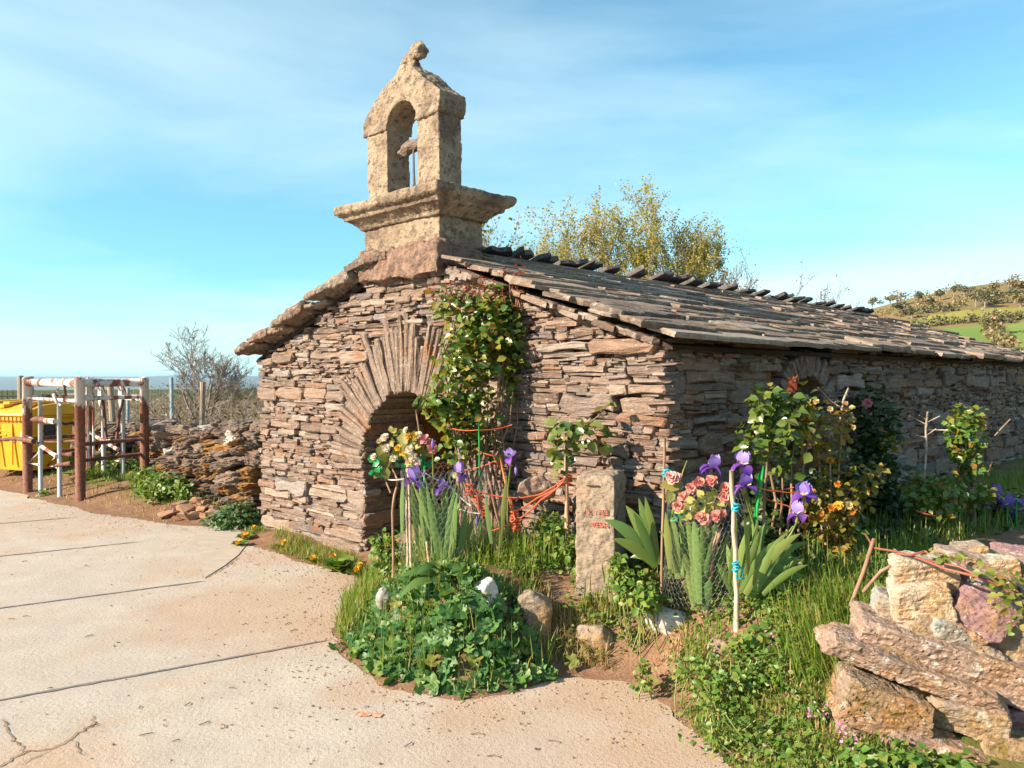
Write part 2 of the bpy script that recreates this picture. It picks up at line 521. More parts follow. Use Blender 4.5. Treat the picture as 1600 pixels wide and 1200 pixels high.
M_tar = m_plain('joint_filler', (.15, .135, .135), .8, .3, c2=(.24, .21, .19), scale=14)
M_crack = m_plain('crack_dirt', (.18, .125, .085), .95, .1, c2=(.30, .23, .17), scale=30)
def strip(name, pts, w, mat, z=.004, jit=.004, step=.05, parent=None):
    V, Fc = [], []
    path = []
    for a, b in zip(pts[:-1], pts[1:]):
        a, b = Vector(a), Vector(b); k = max(1, int((b - a).length / step))
        for j in range(k): path.append(a.lerp(b, j / k))
    path.append(Vector(pts[-1]))
    for i, p in enumerate(path):
        d = (path[min(i + 1, len(path) - 1)] - path[max(i - 1, 0)]).normalized(); nn = Vector((-d.y, d.x))
        q = p + nn * RNG.uniform(-jit, jit)
        ww = w * (RNG.uniform(.6, 1.2)) * min(1, .25 + min(i, len(path) - 1 - i) * .25)
        V += [(q.x + nn.x * ww / 2, q.y + nn.y * ww / 2, z), (q.x - nn.x * ww / 2, q.y - nn.y * ww / 2, z)]
    for i in range(len(path) - 1): Fc.append((2 * i, 2 * i + 1, 2 * i + 3, 2 * i + 2))
    return link(name, np_mesh(name, V, Fc, mat), parent)
u = Vector((.845, .535))
for a, L0, L1 in (((-1.11, 4.78), -9, 0), ((-2.41, 6.16), -9, 0), ((-3.6, 7.62), -9, 0), ((-4.7, 9.15), -8, -.3)):
    a = Vector(a)
    strip('joint', [a + u * (L0 + (L1 - L0) * k / 6) + Vector((0, RNG.uniform(-.02, .02))) for k in range(7)], .026, M_tar, jit=.003, parent=road)
def R(px, py):                                    # a point of the flat road surveyed from the photograph
    d = FPX * 1.6 / (py - 590); return Vector(((px - 800) / FPX * d, d))
for pl, w in (([R(-30, 1215), R(35, 1178), R(75, 1175), R(110, 1155), R(142, 1135), R(140, 1120)], .012), ([R(0, 1125), R(12, 1150), R(35, 1178)], .011),
              ([R(108, 1158), R(120, 1172), R(125, 1185)], .009), ([R(75, 1175), R(25, 1200)], .009),
              ([R(310, 842), R(317, 870), R(318, 905)], .018), ([R(318, 905), R(345, 892), R(372, 872)], .012)):
    strip('crack', pl, w * .8, M_crack, z=.0045, jit=.012, step=.02, parent=road)
M_patch = m_plain('smooth_cement', (.36, .32, .27), .9, .2, c2=(.42, .36, .29), scale=8)
pp = [R(305, 835), R(318, 905), R(350, 885), R(372, 868), R(392, 842), R(380, 832), R(340, 832)]
bm = bmesh.new(); f = bm.faces.new([bm.verts.new((p.x, p.y, .006)) for p in pp]); bm.normal_update()
if f.normal.z < 0: f.normal_flip()
me = bpy.data.meshes.new('cement_patch'); bm.to_mesh(me); bm.free()
link('cement_patch', me, road, M_patch)
M_mark = m_plain('orange_spray', (.60, .16, .07), .8, .2, c2=(.52, .40, .30), scale=55, lo=.42, hi=.6)
V, Fc = [], []
for (px, py, w, h) in ((566, 1118, 14, 5), (588, 1121, 11, 4)):
    b = len(V); q = R(px, py)
    V.append((q.x, q.y, .0048))
    for k in range(12):
        rr = RNG.uniform(.6, 1.15); s_ = R(px + w * rr * cos(k * pi / 6), py + h * rr * sin(k * pi / 6)); V.append((s_.x, s_.y, .0048))
    for k in range(12): Fc.append((b, b + 1 + (k + 1) % 12, b + 1 + k))
link('spray_mark', np_mesh('spray_mark', V, Fc, M_mark), road)

# ------------------------------------------------------------------ hillside with pastures
def ray_hill(px, py):
    dx, dz = (px - 800) / FPX, -(py - 590) / FPX
    ys = np.linspace(70, 560, 1500); xs = ys * dx
    h = hill_h(xs, ys); k = np.argmax(h > 1.6 + dz * ys)
    if k == 0: k = np.argmax((h - 1.6) / ys)
    return (xs[k], ys[k], h[k])
def in_poly(x, y, poly):
    ins = np.zeros(x.shape, bool); n = len(poly)
    for i in range(n):
        ax, ay = poly[i][:2]; bx, by = poly[(i + 1) % n][:2]
        c = (ay > y) != (by > y)
        ins ^= c & (x < ax + (y - ay) * (bx - ax) / ((by - ay) or 1e-9))
    return ins
hx = np.arange(24, 520, 2.6); hy = np.arange(74, 620, 2.6)
HX, HY = np.meshgrid(hx, hy); HZ = hill_h(HX, HY)
hidx = np.arange(HX.size).reshape(HX.shape)
Fh = np.stack([hidx[:-1, :-1], hidx[:-1, 1:], hidx[1:, 1:], hidx[1:, :-1]], -1).reshape(-1, 4)
cx = (HX[:-1, :-1] + 1.3).ravel(); cy = (HY[:-1, :-1] + 1.3).ravel()
keep = (cx / cy > .12); Fh = Fh[keep]; cx = cx[keep]; cy = cy[keep]
F1p = [ray_hill(*q) for q in ((1420, 503), (1470, 491), (1600, 480), (1660, 478), (1660, 496), (1600, 496), (1500, 505), (1440, 512))]
F2p = [ray_hill(*q) for q in ((1460, 516), (1545, 506), (1552, 530), (1570, 560), (1590, 590), (1480, 590), (1430, 540))]
F3p = [ray_hill(*q) for q in ((1562, 511), (1600, 503), (1680, 500), (1680, 600), (1600, 600), (1580, 565), (1563, 535))]
mi = np.zeros(len(Fh), np.int32)
mi[in_poly(cx, cy, F1p)] = 1; mi[in_poly(cx, cy, F2p)] = 2; mi[in_poly(cx, cy, F3p)] = 3
def m_field(name, a, b, sc=.05):
    t = T(name); co = t.coord(kind='Object'); n = t.noise(co, sc, 6, .65); n2 = t.noise(co, 1.2, 4, .6)
    c = t.mix(t.ramp(n, [(.35, 0), (.65, 1)]), a, b); c = t.mix(t.math('MULTIPLY', t.ramp(n2, [(.4, 0), (.7, 1)]), .35), c, (b[0] * .7, b[1] * .7, b[2] * .7))
    t.base(c, .95, .1); return t.m
M_heath = m_field('heath', (.24, .155, .07), (.17, .15, .06), .06)
M_mead = m_field('dry_meadow', (.22, .22, .05), (.26, .22, .06))
M_past = m_field('pasture', (.12, .20, .045), (.16, .215, .055))
M_past2 = m_field('bright_pasture', (.15, .225, .05), (.185, .235, .06))
hm = np_mesh('hillside', np.stack([HX.ravel(), HY.ravel(), HZ.ravel()], -1), Fh, [M_heath, M_mead, M_past, M_past2], smooth=True)
hm.polygons.foreach_set('material_index', mi)
hillside = link('hillside', hm); hillside['kind'] = 'structure'
# ------------------------------------------------------------------ the chapel
CH = Vector((-2.63, 8.17, 0))
ANG = math.atan2(-.6997, .7145)
CU = Vector((.7145, -.6997, 0)); CV = Vector((.6997, .7145, 0))
GW = 4.97; LEN = 10.0; EAVE = 1.78; RZ = 2.60; RX = GW / 2
SL = math.atan2(RZ - EAVE, RX)
def cw(x, y, z): return CH + CU * x + CV * y + Vector((0, 0, z))     # chapel -> world
chapel = empty('chapel', CH, ANG)
tag(chapel, 'low rubble stone chapel with a slate slab roof and a small bell gable', 'chapel')
M_wall = m_stone('schist_rubble', [(0, (.18, .125, .10)), (.12, (.37, .27, .21)), (.28, (.26, .195, .165)), (.42, (.45, .345, .275)), (.55, (.21, .17, .16)), (.68, (.41, .285, .22)), (.80, (.32, .19, .13)), (.9, (.34, .295, .275)), (1, (.50, .41, .335))], bump=1.0, bdist=.02, k=.76, lichen_c=(.44,.39,.33))
M_arch = m_stone('arch_slab', [(0, (.30, .22, .175)), (.4, (.40, .30, .235)), (.75, (.35, .26, .21)), (1, (.45, .36, .29))], grain=(16, 16, 16), bump=1.0, bdist=.02, lichen=.62, k=.68)
M_mortar = m_stone('earth_joint', [(0, (.085, .05, .032)), (1, (.12, .07, .04))], lichen=.8, stain=.55, grain=(6, 6, 14))
M_slate = m_stone('roof_slate', [(0, (.22, .15, .115)), (.18, (.44, .34, .265)), (.36, (.30, .21, .155)), (.55, (.50, .40, .315)), (.7, (.21, .165, .14)), (.86, (.42, .28, .19)), (1, (.54, .45, .36))], k=.64,
                  grain=(5, 16, 30), lichen=.58, lichen_c=(.44, .39, .33), stain=.62, stain_c=(.25, .13, .08), bump=.8)
M_slate_shade = m_stone('ridge_slate', [(0, (.075, .07, .08)), (.5, (.10, .09, .095)), (1, (.13, .12, .12))], lichen=.62, lichen_c=(.28, .27, .25), stain=.8)  # shade on the ridge slabs' undersides put into a darker slate colour
M_bell = m_stone('weathered_limestone', [(0, (.50, .385, .275)), (1, (.55, .43, .31))], grain=(7, 7, 9), lichen=.545, lichen_c=(.15, .11, .085), stain=.57, stain_c=(.17, .115, .085), vary=.5, bump=1.0, bdist=.03, k=.80)
M_bell_dark = m_stone('rough_granite', [(0, (.33, .215, .165)), (1, (.38, .26, .20))], grain=(9, 9, 9), lichen=.55, lichen_c=(.15, .11, .085), bump=1, bdist=.03, k=.85)

fr_gable = lambda a, o, z: Vector((a, -o, z))
fr_side = lambda a, o, z: Vector((GW + o, a, z))
def wall_stone(mb, frame, ca, cz, w, h, depth=.14, proud=.0, ang=0.0, rnd=None, gap=.006, rng=RNG):
    gap *= .5
    w = max(w - gap, .015); h = max(h - gap, .012)
    k = max(1, min(4, int(w / .11)))
    out = []
    ch = min(w, h) * .28
    jx, jz = min(w * .09, .03), h * .22
    U = lambda s: rng.uniform(-s, s)
    out.append((-w / 2 + ch * rng.uniform(.3, 1.4), -h / 2 + U(jz) * .5))
    for i in range(1, k): out.append((-w / 2 + w * i / k + U(jx), -h / 2 + U(jz)))
    out.append((w / 2 - ch * rng.uniform(.2, 1.4), -h / 2 + U(jz) * .5))
    out.append((w / 2 + U(jx) * .5, U(h * .25)))
    out.append((w / 2 - ch * rng.uniform(.2, 1.4), h / 2 + U(jz) * .5))
    for i in range(k - 1, 0, -1): out.append((-w / 2 + w * i / k + U(jx), h / 2 + U(jz)))
    out.append((-w / 2 + ch * rng.uniform(.2, 1.4), h / 2 + U(jz) * .5))
    out.append((-w / 2 + U(jx) * .5, U(h * .25)))
    n = len(out)
    ca_, sa_ = cos(ang), sin(ang)
    tl, tw = U(.10), U(.03)
    vs = []
    b = min(h * .16, .012)
    for ring in range(3):
        sc = (1 - 2 * b / w, 1 - 2 * b / h) if ring == 2 else (1, 1)
        for (x, z) in out:
            x *= sc[0]; z *= sc[1]
            o = -depth if ring == 0 else (proud - b + U(.006) if ring == 1 else proud + U(.009) + tl * z + tw * x)
            vs.append(frame(ca + x * ca_ - z * sa_, o, cz + x * sa_ + z * ca_))
    fs = []
    for rg in range(2):
        for i in range(n):
            j = (i + 1) % n
            fs.append((rg * n + i, rg * n + j, (rg + 1) * n + j, (rg + 1) * n + i))
    fs.append(tuple(range(2 * n, 3 * n)))
    mb.add(vs, fs, rng.random() if rnd is None else rnd)

# ---- layout of the two walls in courses
DX0, DX1, ACZ, AR = 1.855, 3.125, .85, .635
ACX = (DX0 + DX1) / 2
def rake(x): return EAVE + (RZ - EAVE) * (1 - abs(x - RX) / RX)
def allow_gable(z):
    """free intervals of the gable at height z"""
    if z > RZ: return []
    k = max(0, (z - EAVE) / (RZ - EAVE)) * RX
    lo, hi = 0.0 + k, GW - k
    if z < ACZ - .02: return [(lo, DX0), (DX1, hi)]
    R2 = AR + .42
    dz = z - ACZ
    if dz < R2:
        hw = math.sqrt(max(0, R2 * R2 - dz * dz)) * 1.0
        hw = max(hw, .0)
        if dz < .12: hw = AR + .03 + (hw - AR) * dz / .12
        return [(lo, ACX - hw), (ACX + hw, hi)]
    return [(lo, hi)]
def lay(u0, u1, z0, z1, allow, warp, hs, rng):
    out = []; z = z0
    while z < z1:
        h = rng.choice(hs) * rng.uniform(.8, 1.2) * (1.62 - .66 * min(1, max(0, z) / 1.1))
        u_ = u0 - rng.uniform(0, .2)
        while u_ < u1:
            w = min(max(h * rng.uniform(1.8, 6.5), .09), .62)
            parts = [h]
            if h > .065 and rng.random() < .50:
                f = rng.uniform(.3, .7); parts = [h * f, h * (1 - f)]
            zz = z
            for ph in parts:
                ws = [w] if (ph > .04 or rng.random() < .6) else [w * .5, w * .5]
                uu = u_
                for w_ in ws:
                    zc = zz + ph / 2
                    for a, b in allow(min(zc + warp(uu, zc), z1)):
                        s_, e_ = max(a, uu), min(b, uu + w_)
                        if e_ - s_ > .05:
                            if s_ - a < .06: s_ = a + rng.uniform(-.018, .012)
                            if b - e_ < .06: e_ = b + rng.uniform(-.012, .02)
                            out.append(((s_ + e_) / 2, zc + warp((s_ + e_) / 2, zc), e_ - s_, ph))
                    uu += w_
                zz += ph
            u_ += w
        z += h
    return out
def warp1(u_, z): return .035 * vnoise(np.array([[u_ * 1.3, z * 1.5, 3.1]]))[0] + .012 * vnoise(np.array([[u_ * 4.1, z * 3, 8.1]]))[0]
rngw = random.Random(21)
gst = lay(0, GW, -.12, RZ, allow_gable, warp1, (.03, .038, .045, .055, .065, .08, .10, .045, .028), rngw)
sst = lay(.05, LEN, -.05, EAVE + .02, lambda z: [(.05, LEN)], warp1, (.04, .055, .07, .085, .11, .13), rngw)
# window in the side wall under its own little arch
WY, WZ, WR = 1.95, 1.40, .28
sst = [s for s in sst if not (abs(s[0] - WY) < WR + .10 and WZ - .52 < s[1] < WZ + WR + .25)]
core = MB()
def prism(mb, poly, frame, o0, o1, mi=0):
    n = len(poly); vs = [frame(a, o0, z) for a, z in poly] + [frame(a, o1, z) for a, z in poly]
    mb.add(vs, [tuple(range(n)), tuple(reversed(range(n, 2 * n)))] + [(n + i, n + (i + 1) % n, (i + 1) % n, i) for i in range(n)], .3, mi)
arcp = lambda r, n=14: [(ACX + r * cos(pi - pi * i / n), ACZ + r * sin(pi - pi * i / n)) for i in range(n + 1)]
# left half, right half and head of the gable core
prism(core, [(.02, -.3), (DX0 - .02, -.3)] + [(x, z) for x, z in arcp(AR + .03)[:8]] + [(RX, RZ - .02), (.02, EAVE - .02)], fr_gable, -.07, -1.4)
prism(core, [(DX1 + .02, -.3), (GW - .02, -.3), (GW - .02, EAVE - .02), (RX, RZ - .02)] + [(x, z) for x, z in arcp(AR + .03)[7:]], fr_gable, -.07, -1.4)
gable_wall = core.build('gable_wall', M_mortar, chapel)
core = MB()
prism(core, [(.06, -.3), (WY - WR, -.3), (WY - WR, EAVE), (.06, EAVE)], fr_side, -.07, -.5)
prism(core, [(WY + WR, -.3), (LEN, -.3), (LEN, EAVE), (WY + WR, EAVE)], fr_side, -.07, -.5)
prism(core, [(WY - WR, -.3), (WY + WR, -.3), (WY + WR, WZ - .45), (WY - WR, WZ - .45)], fr_side, -.07, -.5)
prism(core, [(WY - WR, WZ + WR), (WY + WR, WZ + WR), (WY + WR, EAVE), (WY - WR, EAVE)], fr_side, -.07, -.5)
side_wall = core.build('side_wall', M_mortar, chapel)
core = MB(); prism(core, [(.06, -.3), (LEN, -.3), (LEN, EAVE), (.06, EAVE)], lambda a, o, z: Vector((-o, a, z)), 0, -.5)
prism(core, [(0, -.3), (GW, -.3), (GW, EAVE), (RX, RZ), (0, EAVE)], lambda a, o, z: Vector((a, LEN + o, z)), 0, -.5)
rear = core.build('rear_wall', M_mortar, chapel)

def emit_wall(parent, frame, stones, n_named, mat, prj):
    big = sorted(stones, key=lambda s: -prj(s))
    rest = MB()
    for i, (a, z, w, h) in enumerate(big):
        pr = rngw.uniform(-.028, .030) + (.014 if h > .09 else 0)
        if i < n_named:
            mb = MB(); wall_stone(mb, frame, a, z, w, h, proud=pr, rng=rngw)
            mb.build('stone', mat, parent)
        else:
            wall_stone(rest, frame, a, z, w, h, proud=pr - .01, rng=rngw)
    for a, z, w, h in big:
        for q in range(2):
            if rngw.random() < .55:
                ww = rngw.uniform(.05, .22)
                wall_stone(rest, frame, a + rngw.uniform(-.5, .5) * max(w - ww, 0), z + (h / 2 + .004) * (1 if q else -1), ww, rngw.uniform(.012, .028), proud=rngw.uniform(-.025, .02), rng=rngw, depth=.08, ang=rngw.uniform(-.08, .08), gap=0)
    o = rest.build('small_stones', mat, parent); o['kind'] = 'stuff'
def px_g(s):
    p = cw(s[0], 0, s[1]); v = s[2] * s[3] / p.y ** 2
    return v * (.3 if 3.2 < s[0] < 3.9 and s[1] > .9 else 1) * (.02 if s[0] > 3.2 and s[1] < .35 else 1)
def px_s(s):
    p = cw(GW, s[0], s[1]); v = s[2] * s[3] / p.y ** 2
    return v * (.02 if s[1] < .35 or p.x / p.y > .66 else 1)
emit_wall(gable_wall, fr_gable, gst, 205, M_wall, px_g)
emit_wall(side_wall, fr_side, sst, 95, M_wall, px_s)
# left reveal of the doorway, laid dry
rv = lay(.02, .62, -.12, ACZ + .25, lambda z: [(.0, .62)], lambda a, z: 0, (.05, .07, .09), rngw)
mb = MB()
for a, z, w, h in rv: wall_stone(mb, lambda a, o, z: Vector((DX0 + o + .0 + (max(0, z - ACZ) ** 2) * .7, a, z)), a, z, w, h, proud=rngw.uniform(-.005, .035), rng=rngw, depth=.05)
rv2 = lay(.02, .62, -.12, ACZ + .25, lambda z: [(.0, .62)], lambda a, z: 0, (.05, .07, .09), rngw)
for a, z, w, h in rv2: wall_stone(mb, lambda a, o, z: Vector((DX1 - o - (max(0, z - ACZ) ** 2) * .7, .62 - a, z)), a, z, w, h, proud=rngw.uniform(-.005, .03), rng=rngw, depth=.05)
o = mb.build('doorway_stones', M_wall, gable_wall); o['kind'] = 'stuff'
# voussoirs: thin slabs on edge, fanned round the doorway
a = radians(-2)
while a < radians(182):
    da = rngw.uniform(.036, .075)
    L = rngw.uniform(.32, .54) + (.18 * max(0, sin(a)) ** 2 * rngw.uniform(.4, 1.2))
    if a < radians(20) or a > radians(160): L = rngw.uniform(.38, .52)
    r0 = AR - rngw.uniform(-.01, .02); mb = MB(); am = a + da / 2
    rm = r0 + L / 2
    wall_stone(mb, fr_gable, ACX + rm * cos(am), ACZ + rm * sin(am), L, da * (r0 + L * .45), depth=.5, proud=rngw.uniform(.0, .04), ang=am, rng=rngw, gap=.004)
    mb.build('arch_stone', M_arch, gable_wall)
    a += da
mb = MB()
for k in range(60):
    an = rngw.uniform(.1, pi - .1); rr = AR + rngw.uniform(.30, .46)
    wall_stone(mb, fr_gable, ACX + rr * cos(an), ACZ + rr * sin(an), rngw.uniform(.10, .25), rngw.uniform(.03, .06), proud=-.02, rng=rngw, ang=rngw.uniform(-.2, .2))
o = mb.build('packing_stones', M_wall, gable_wall); o['kind'] = 'stuff'
# the side window's arch
for k in range(19):
    am = pi * (k + .5) / 19; L = rngw.uniform(.18, .26); mb = MB()
    wall_stone(mb, fr_side, WY + (WR + L / 2) * cos(am), WZ + (WR + L / 2) * sin(am) * .8, L, .06, depth=.3, proud=rngw.uniform(.01, .04), ang=am, rng=rngw, gap=.004)
    mb.build('arch_stone', M_arch, side_wall)
M_plank = m_plain('shade_dark_planks', (.035, .022, .016), .85, .2, c2=(.06, .04, .028), grain=(3, 3, .5), scale=12)  # near-black: the shade in the window opening is put into this colour
door = empty('door', (0, 0, 0), 0, chapel)
for k in range(8):
    mb = MB(); mb.box((DX0 + .08 + k * .16, 1.32, .70), (.152, .04, 1.75), rngw.random()); mb.build('plank', M_plank, door)
mb = MB(); mb.box((GW - .48, WY, WZ - .05), (.03, WR * 2.1, .95)); mb.build('opening_shade_panel', M_plank, chapel)  # added dark panel standing in for the shade inside the window opening

# ---- roof
M_deck = m_plain('roof_boards', (.05, .035, .028), .9, .1)
mb = MB()
OV = .05
ex = OV * cos(SL); ez = OV * sin(SL)
n_ = 5
prof = [(-ex, EAVE - ez + .0), (RX, RZ + .0), (GW + ex, EAVE - ez + .0), (GW + ex, EAVE - ez + .03), (RX, RZ + .035), (-ex, EAVE - ez + .03)]
vs = [Vector((x, .0, z)) for x, z in prof] + [Vector((x, LEN + .12, z)) for x, z in prof]
mb.add(vs, [(0, 1, 4, 5), (1, 2, 3, 4), (11, 10, 7, 6), (10, 9, 8, 7)] + [(6 + i, 6 + (i + 1) % 6, (i + 1) % 6, i) for i in range(6)])
roof = mb.build('roof', M_deck, chapel)
rngr = random.Random(5)
def slab(mb, Mx, w, l, th, rnd=None, mi=0, n=6, rag=.20):
    """an irregular slab: w along x, l along y, thickness z (top at +th)"""
    U = lambda s: rngr.uniform(-s, s)
    o = []
    for i in range(n): o.append((-w / 2 + w * i / n + (U(w * .06)), -l / 2 + (rngr.uniform(0, l * rag))))
    o.append((w / 2, -l / 2 + rngr.uniform(0, l * rag)))
    o += [(w / 2 + U(w * .05), U(l * .2)), (w / 2 - abs(U(w * .12)), l / 2), (-w / 2 + abs(U(w * .12)), l / 2), (-w / 2 + U(w * .05), U(l * .2))]
    m = len(o); vs = []
    for ring in range(3):
        s_ = .965 if ring == 2 else (.985 if ring == 0 else 1)
        for (x, y) in o:
            z = (0, th * .6, th)[ring]
            vs.append(Mx @ Vector((x * s_ + U(.003), y * s_ + U(.003), z + U(th * .14))))
    fs = [(g * m + i, g * m + (i + 1) % m, (g + 1) * m + (i + 1) % m, (g + 1) * m + i) for g in range(2) for i in range(m)]
    fs += [tuple(range(2 * m, 3 * m)), tuple(reversed(range(m)))]
    mb.add(vs, fs, rngr.random() if rnd is None else rnd, mi)
def roof_frame(side, s_, y, lift, dt=0.0, rz=0.0):
    """matrix at slope distance s_ below the ridge: local x along the ridge, -y down the slope, z out of the roof"""
    sg = 1 if side > 0 else -1
    d = Vector((sg * cos(SL), 0, -sin(SL))); nrm = Vector((sg * sin(SL), 0, cos(SL)))
    yl = -d; zl = nrm; xl = yl.cross(zl)
    Mx = Matrix((xl, yl, zl)).transposed().to_4x4()
    Mx.translation = Vector((RX, y, RZ + .035)) + d * s_ + nrm * lift
    return Mx @ Matrix.Rotation(dt, 4, 'X') @ Matrix.Rotation(rz, 4, 'Z')
SLEN = RX / cos(SL) + .20
slates = []
s_ = SLEN
row = 0
while s_ > .05:
    ex_ = rngr.uniform(.085, .125)
    y = -.17 + rngr.uniform(0, .1); end = LEN + .22
    while y < end:
        w = rngr.uniform(.45, 1.2) if row else rngr.uniform(.6, 1.3)
        if rngr.random() < .15: w *= .6
        l = rngr.uniform(.26, .36); th = rngr.choice((.018, .023, .028, .036)) * (1.5 if row == 0 else 1)
        if y < .0: th *= 1.15
        ss = s_ + rngr.uniform(-.05, .05)
        sag = .03 * fbm(np.array([[y * .5, s_ * .8, 1.7]]), 2)[0]
        if not (ss - l < .46 and y < .42): slates.append((ss - l / 2, y + w / 2, w * 1.03, l, th, sag, ss))
        y += w
    s_ -= ex_; row += 1
def slate_px(t):
    x = RX + t[0] * cos(SL); p = cw(x, t[1], 2.0); return t[2] * .15 / p.y ** 2 * (1 if p.x / p.y < .66 else .01)
slates.sort(key=lambda t: -slate_px(t))
rest = MB()
for i, (sc, y, w, l, th, sag, ss) in enumerate(slates):
    tilt = rngr.uniform(-.10, -.065) - 0.0
    Mx = roof_frame(1, sc, y, .034 + sag * .5 + rngr.uniform(0, .01), dt=tilt * -1 * -1 + 0.0, rz=rngr.uniform(-.05, .05))
    # lower edge lifted so that it lies on the course below
    Mx = roof_frame(1, sc, y, .045 + sag * .4 + rngr.uniform(-.006, .014), dt=-abs(tilt) + rngr.uniform(-.03, .02), rz=rngr.uniform(-.10, .10))
    mb = MB() if i < 300 else rest
    slab(mb, Mx, w, l, th)
    if i < 300: mb.build('slate', M_slate, roof)
# the far slope, seen only at its gable end: heavy slabs in steps
s_ = SLEN + .06
first = True
lefts = []
while s_ > .80:
    ex_ = rngr.uniform(.25, .36); y = -.15 - rngr.uniform(0, .07)
    while y < LEN + .2:
        w = rngr.uniform(.5, 1.0); l = rngr.uniform(.42, .70); th = rngr.choice((.05, .065, .08, .09)) if y < 0 else rngr.uniform(.03, .05)
        Mx = roof_frame(-1, s_ - l / 2, y + w / 2, .045 + rngr.uniform(0, .02), dt=-rngr.uniform(.06, .16), rz=rngr.uniform(-.16, .16))
        if y < 0: mb = MB(); slab(mb, Mx, w, l, th, n=8, rag=.30); link('verge_slab', remesh(mb.mesh('verge_slab', M_slate), .011, ((5, .022), (28, .009)), smooth=False, name='verge_slab'), roof)
        else: slab(rest, Mx, w, l, th)
        y += w
    s_ -= ex_
o = rest.build('small_slates', M_slate, roof); o['kind'] = 'stuff'
# packing under the verge of the right slope
mb = MB()
for k in range(30):
    s2 = rngr.uniform(.35, 2.5); Mx = roof_frame(1, s2, rngr.uniform(.05, .10), -.035 + rngr.uniform(-.01, .015), rz=rngr.uniform(-.2, .2))
    slab(mb, Mx, rngr.uniform(.2, .35), rngr.uniform(.12, .26), .035)
o = mb.build('verge_packing', M_wall, gable_wall); o['kind'] = 'stuff'
# ridge slates: slabs of the far slope that stick out past the ridge
y = .62
while y < LEN + .1:
    tt = radians(rngr.uniform(13, 23))
    yl = Vector((cos(tt), 0, sin(tt))); zl = Vector((-sin(tt), 0, cos(tt))); xl = yl.cross(zl)
    Mx = Matrix((xl, yl, zl)).transposed().to_4x4(); Mx.translation = Vector((RX - .02, y, RZ + .075 + rngr.uniform(-.01, .02)))
    Mx = Mx @ Matrix.Rotation(pi + rngr.uniform(-.2, .2), 4, 'Z')
    mb = MB(); slab(mb, Mx, rngr.uniform(.20, .30), rngr.uniform(.42, .54), rngr.uniform(.03, .05), n=3, rag=.25)
    mb.build('ridge_slate', M_slate_shade, roof)
    y += rngr.uniform(.30, .46)

# ---- bell gable
def block(name, rings, mat, parent, voxel=.014, disp=((9, .012), (40, .005)), off=(0, 0, 0)):
    """rings: (x0, x1, y0, y1, z) from the bottom up"""
    mb = MB(); vs = []
    for (x0, x1, y0, y1, z) in rings: vs += [Vector((x0, y0, z)), Vector((x1, y0, z)), Vector((x1, y1, z)), Vector((x0, y1, z))]
    fs = [(3, 2, 1, 0)]
    for i in range(len(rings) - 1):
        for k in range(4): fs.append((i * 4 + k, i * 4 + (k + 1) % 4, i * 4 + 4 + (k + 1) % 4, i * 4 + 4 + k))
    e = 4 * (len(rings) - 1); fs.append((e, e + 1, e + 2, e + 3))
    mb.add(vs, fs); me = mb.mesh(name, mat)
    return link(name, remesh(me, voxel, disp, name=name), parent)
bx0, bx1 = 1.915, 2.905
bell = block('bell_gable', [(bx0 + .0, bx1 + .0, -.02, .45, 2.66), (bx0, bx1, -.02, .45, 2.885)], M_bell, chapel, disp=((5, .008), (45, .004)))
block('footing', [(bx0 - .02, bx1 + .05, -.085, .46, 2.42), (bx0 - .0, bx1 + .02, -.06, .45, 2.67)], M_bell_dark, bell, disp=((5, .03), (14, .016), (40, .008)))
cr = [(2.872, .035), (2.90, .05), (2.925, .085), (2.945, .11), (2.952, .135), (2.985, .145), (2.992, .17), (3.01, .195), (3.055, .205), (3.075, .20)]
block('cornice', [(bx0 - o_, bx1 + o_, -.01 - o_, .43 + o_, z) for z, o_ in cr], M_bell, bell, voxel=.009, disp=((4, .012), (50, .004)))
block('pillar', [(bx0 + .02, 2.215, .0, .24, 3.06), (bx0 + .0, 2.205, .0, .24, 3.69)], M_bell, bell, voxel=.010, disp=((6, .007), (50, .004)))
block('pillar', [(2.605, bx1 - .015, .0, .24, 3.06), (2.61, bx1 - .03, .0, .24, 3.69)], M_bell, bell, voxel=.010, disp=((6, .007), (50, .004)))
outl = [(1.875, 3.685), (1.87, 3.80), (1.98, 3.95), (2.15, 4.09), (2.32, 4.15), (2.41, 4.24), (2.50, 4.22), (2.62, 4.13), (2.79, 3.98), (2.93, 3.85), (2.93, 3.74), (2.91, 3.685), (2.61, 3.685)]
outl += [(2.41 + .2 * cos(pi * i / 10), 3.685 + .19 * sin(pi * i / 10)) for i in range(1, 10)] + [(2.205, 3.685)]
outl = [(x if x < 2.75 else x - .03, z if z < 3.9 else 3.9 + (z - 3.9) * .86 - .02) for x, z in outl]
bm = bmesh.new()
f = bm.faces.new([bm.verts.new((x, -.012, z)) for x, z in outl])
rr = bmesh.ops.extrude_face_region(bm, geom=[f])
for v in [g for g in rr['geom'] if isinstance(g, bmesh.types.BMVert)]: v.co.y = .262
bmesh.ops.recalc_face_normals(bm, faces=bm.faces)
bmesh.ops.triangulate(bm, faces=[q for q in bm.faces if len(q.verts) > 4], ngon_method='EAR_CLIP')
me = bpy.data.meshes.new('arch_head'); bm.to_mesh(me); bm.free(); me.materials.append(M_bell)
link('arch_head', remesh(me, .010, ((6, .010), (24, .007), (60, .004)), name='arch_head'), bell)
mb = MB()
for c_, r_ in (((2.40, .12, 4.15), .075), ((2.41, .12, 4.21), .06), ((2.41, .12, 4.265), .052), ((2.505, .10, 4.30), .066), ((2.335, .13, 4.265), .058), ((2.44, .12, 4.285), .05), ((2.30, .12, 4.09), .055), ((2.31, .10, 4.22), .035)):
    mb.lathe([(r_ * sin(pi * i / 8) + .001, -r_ * cos(pi * i / 8)) for i in range(9)], c_, 10)
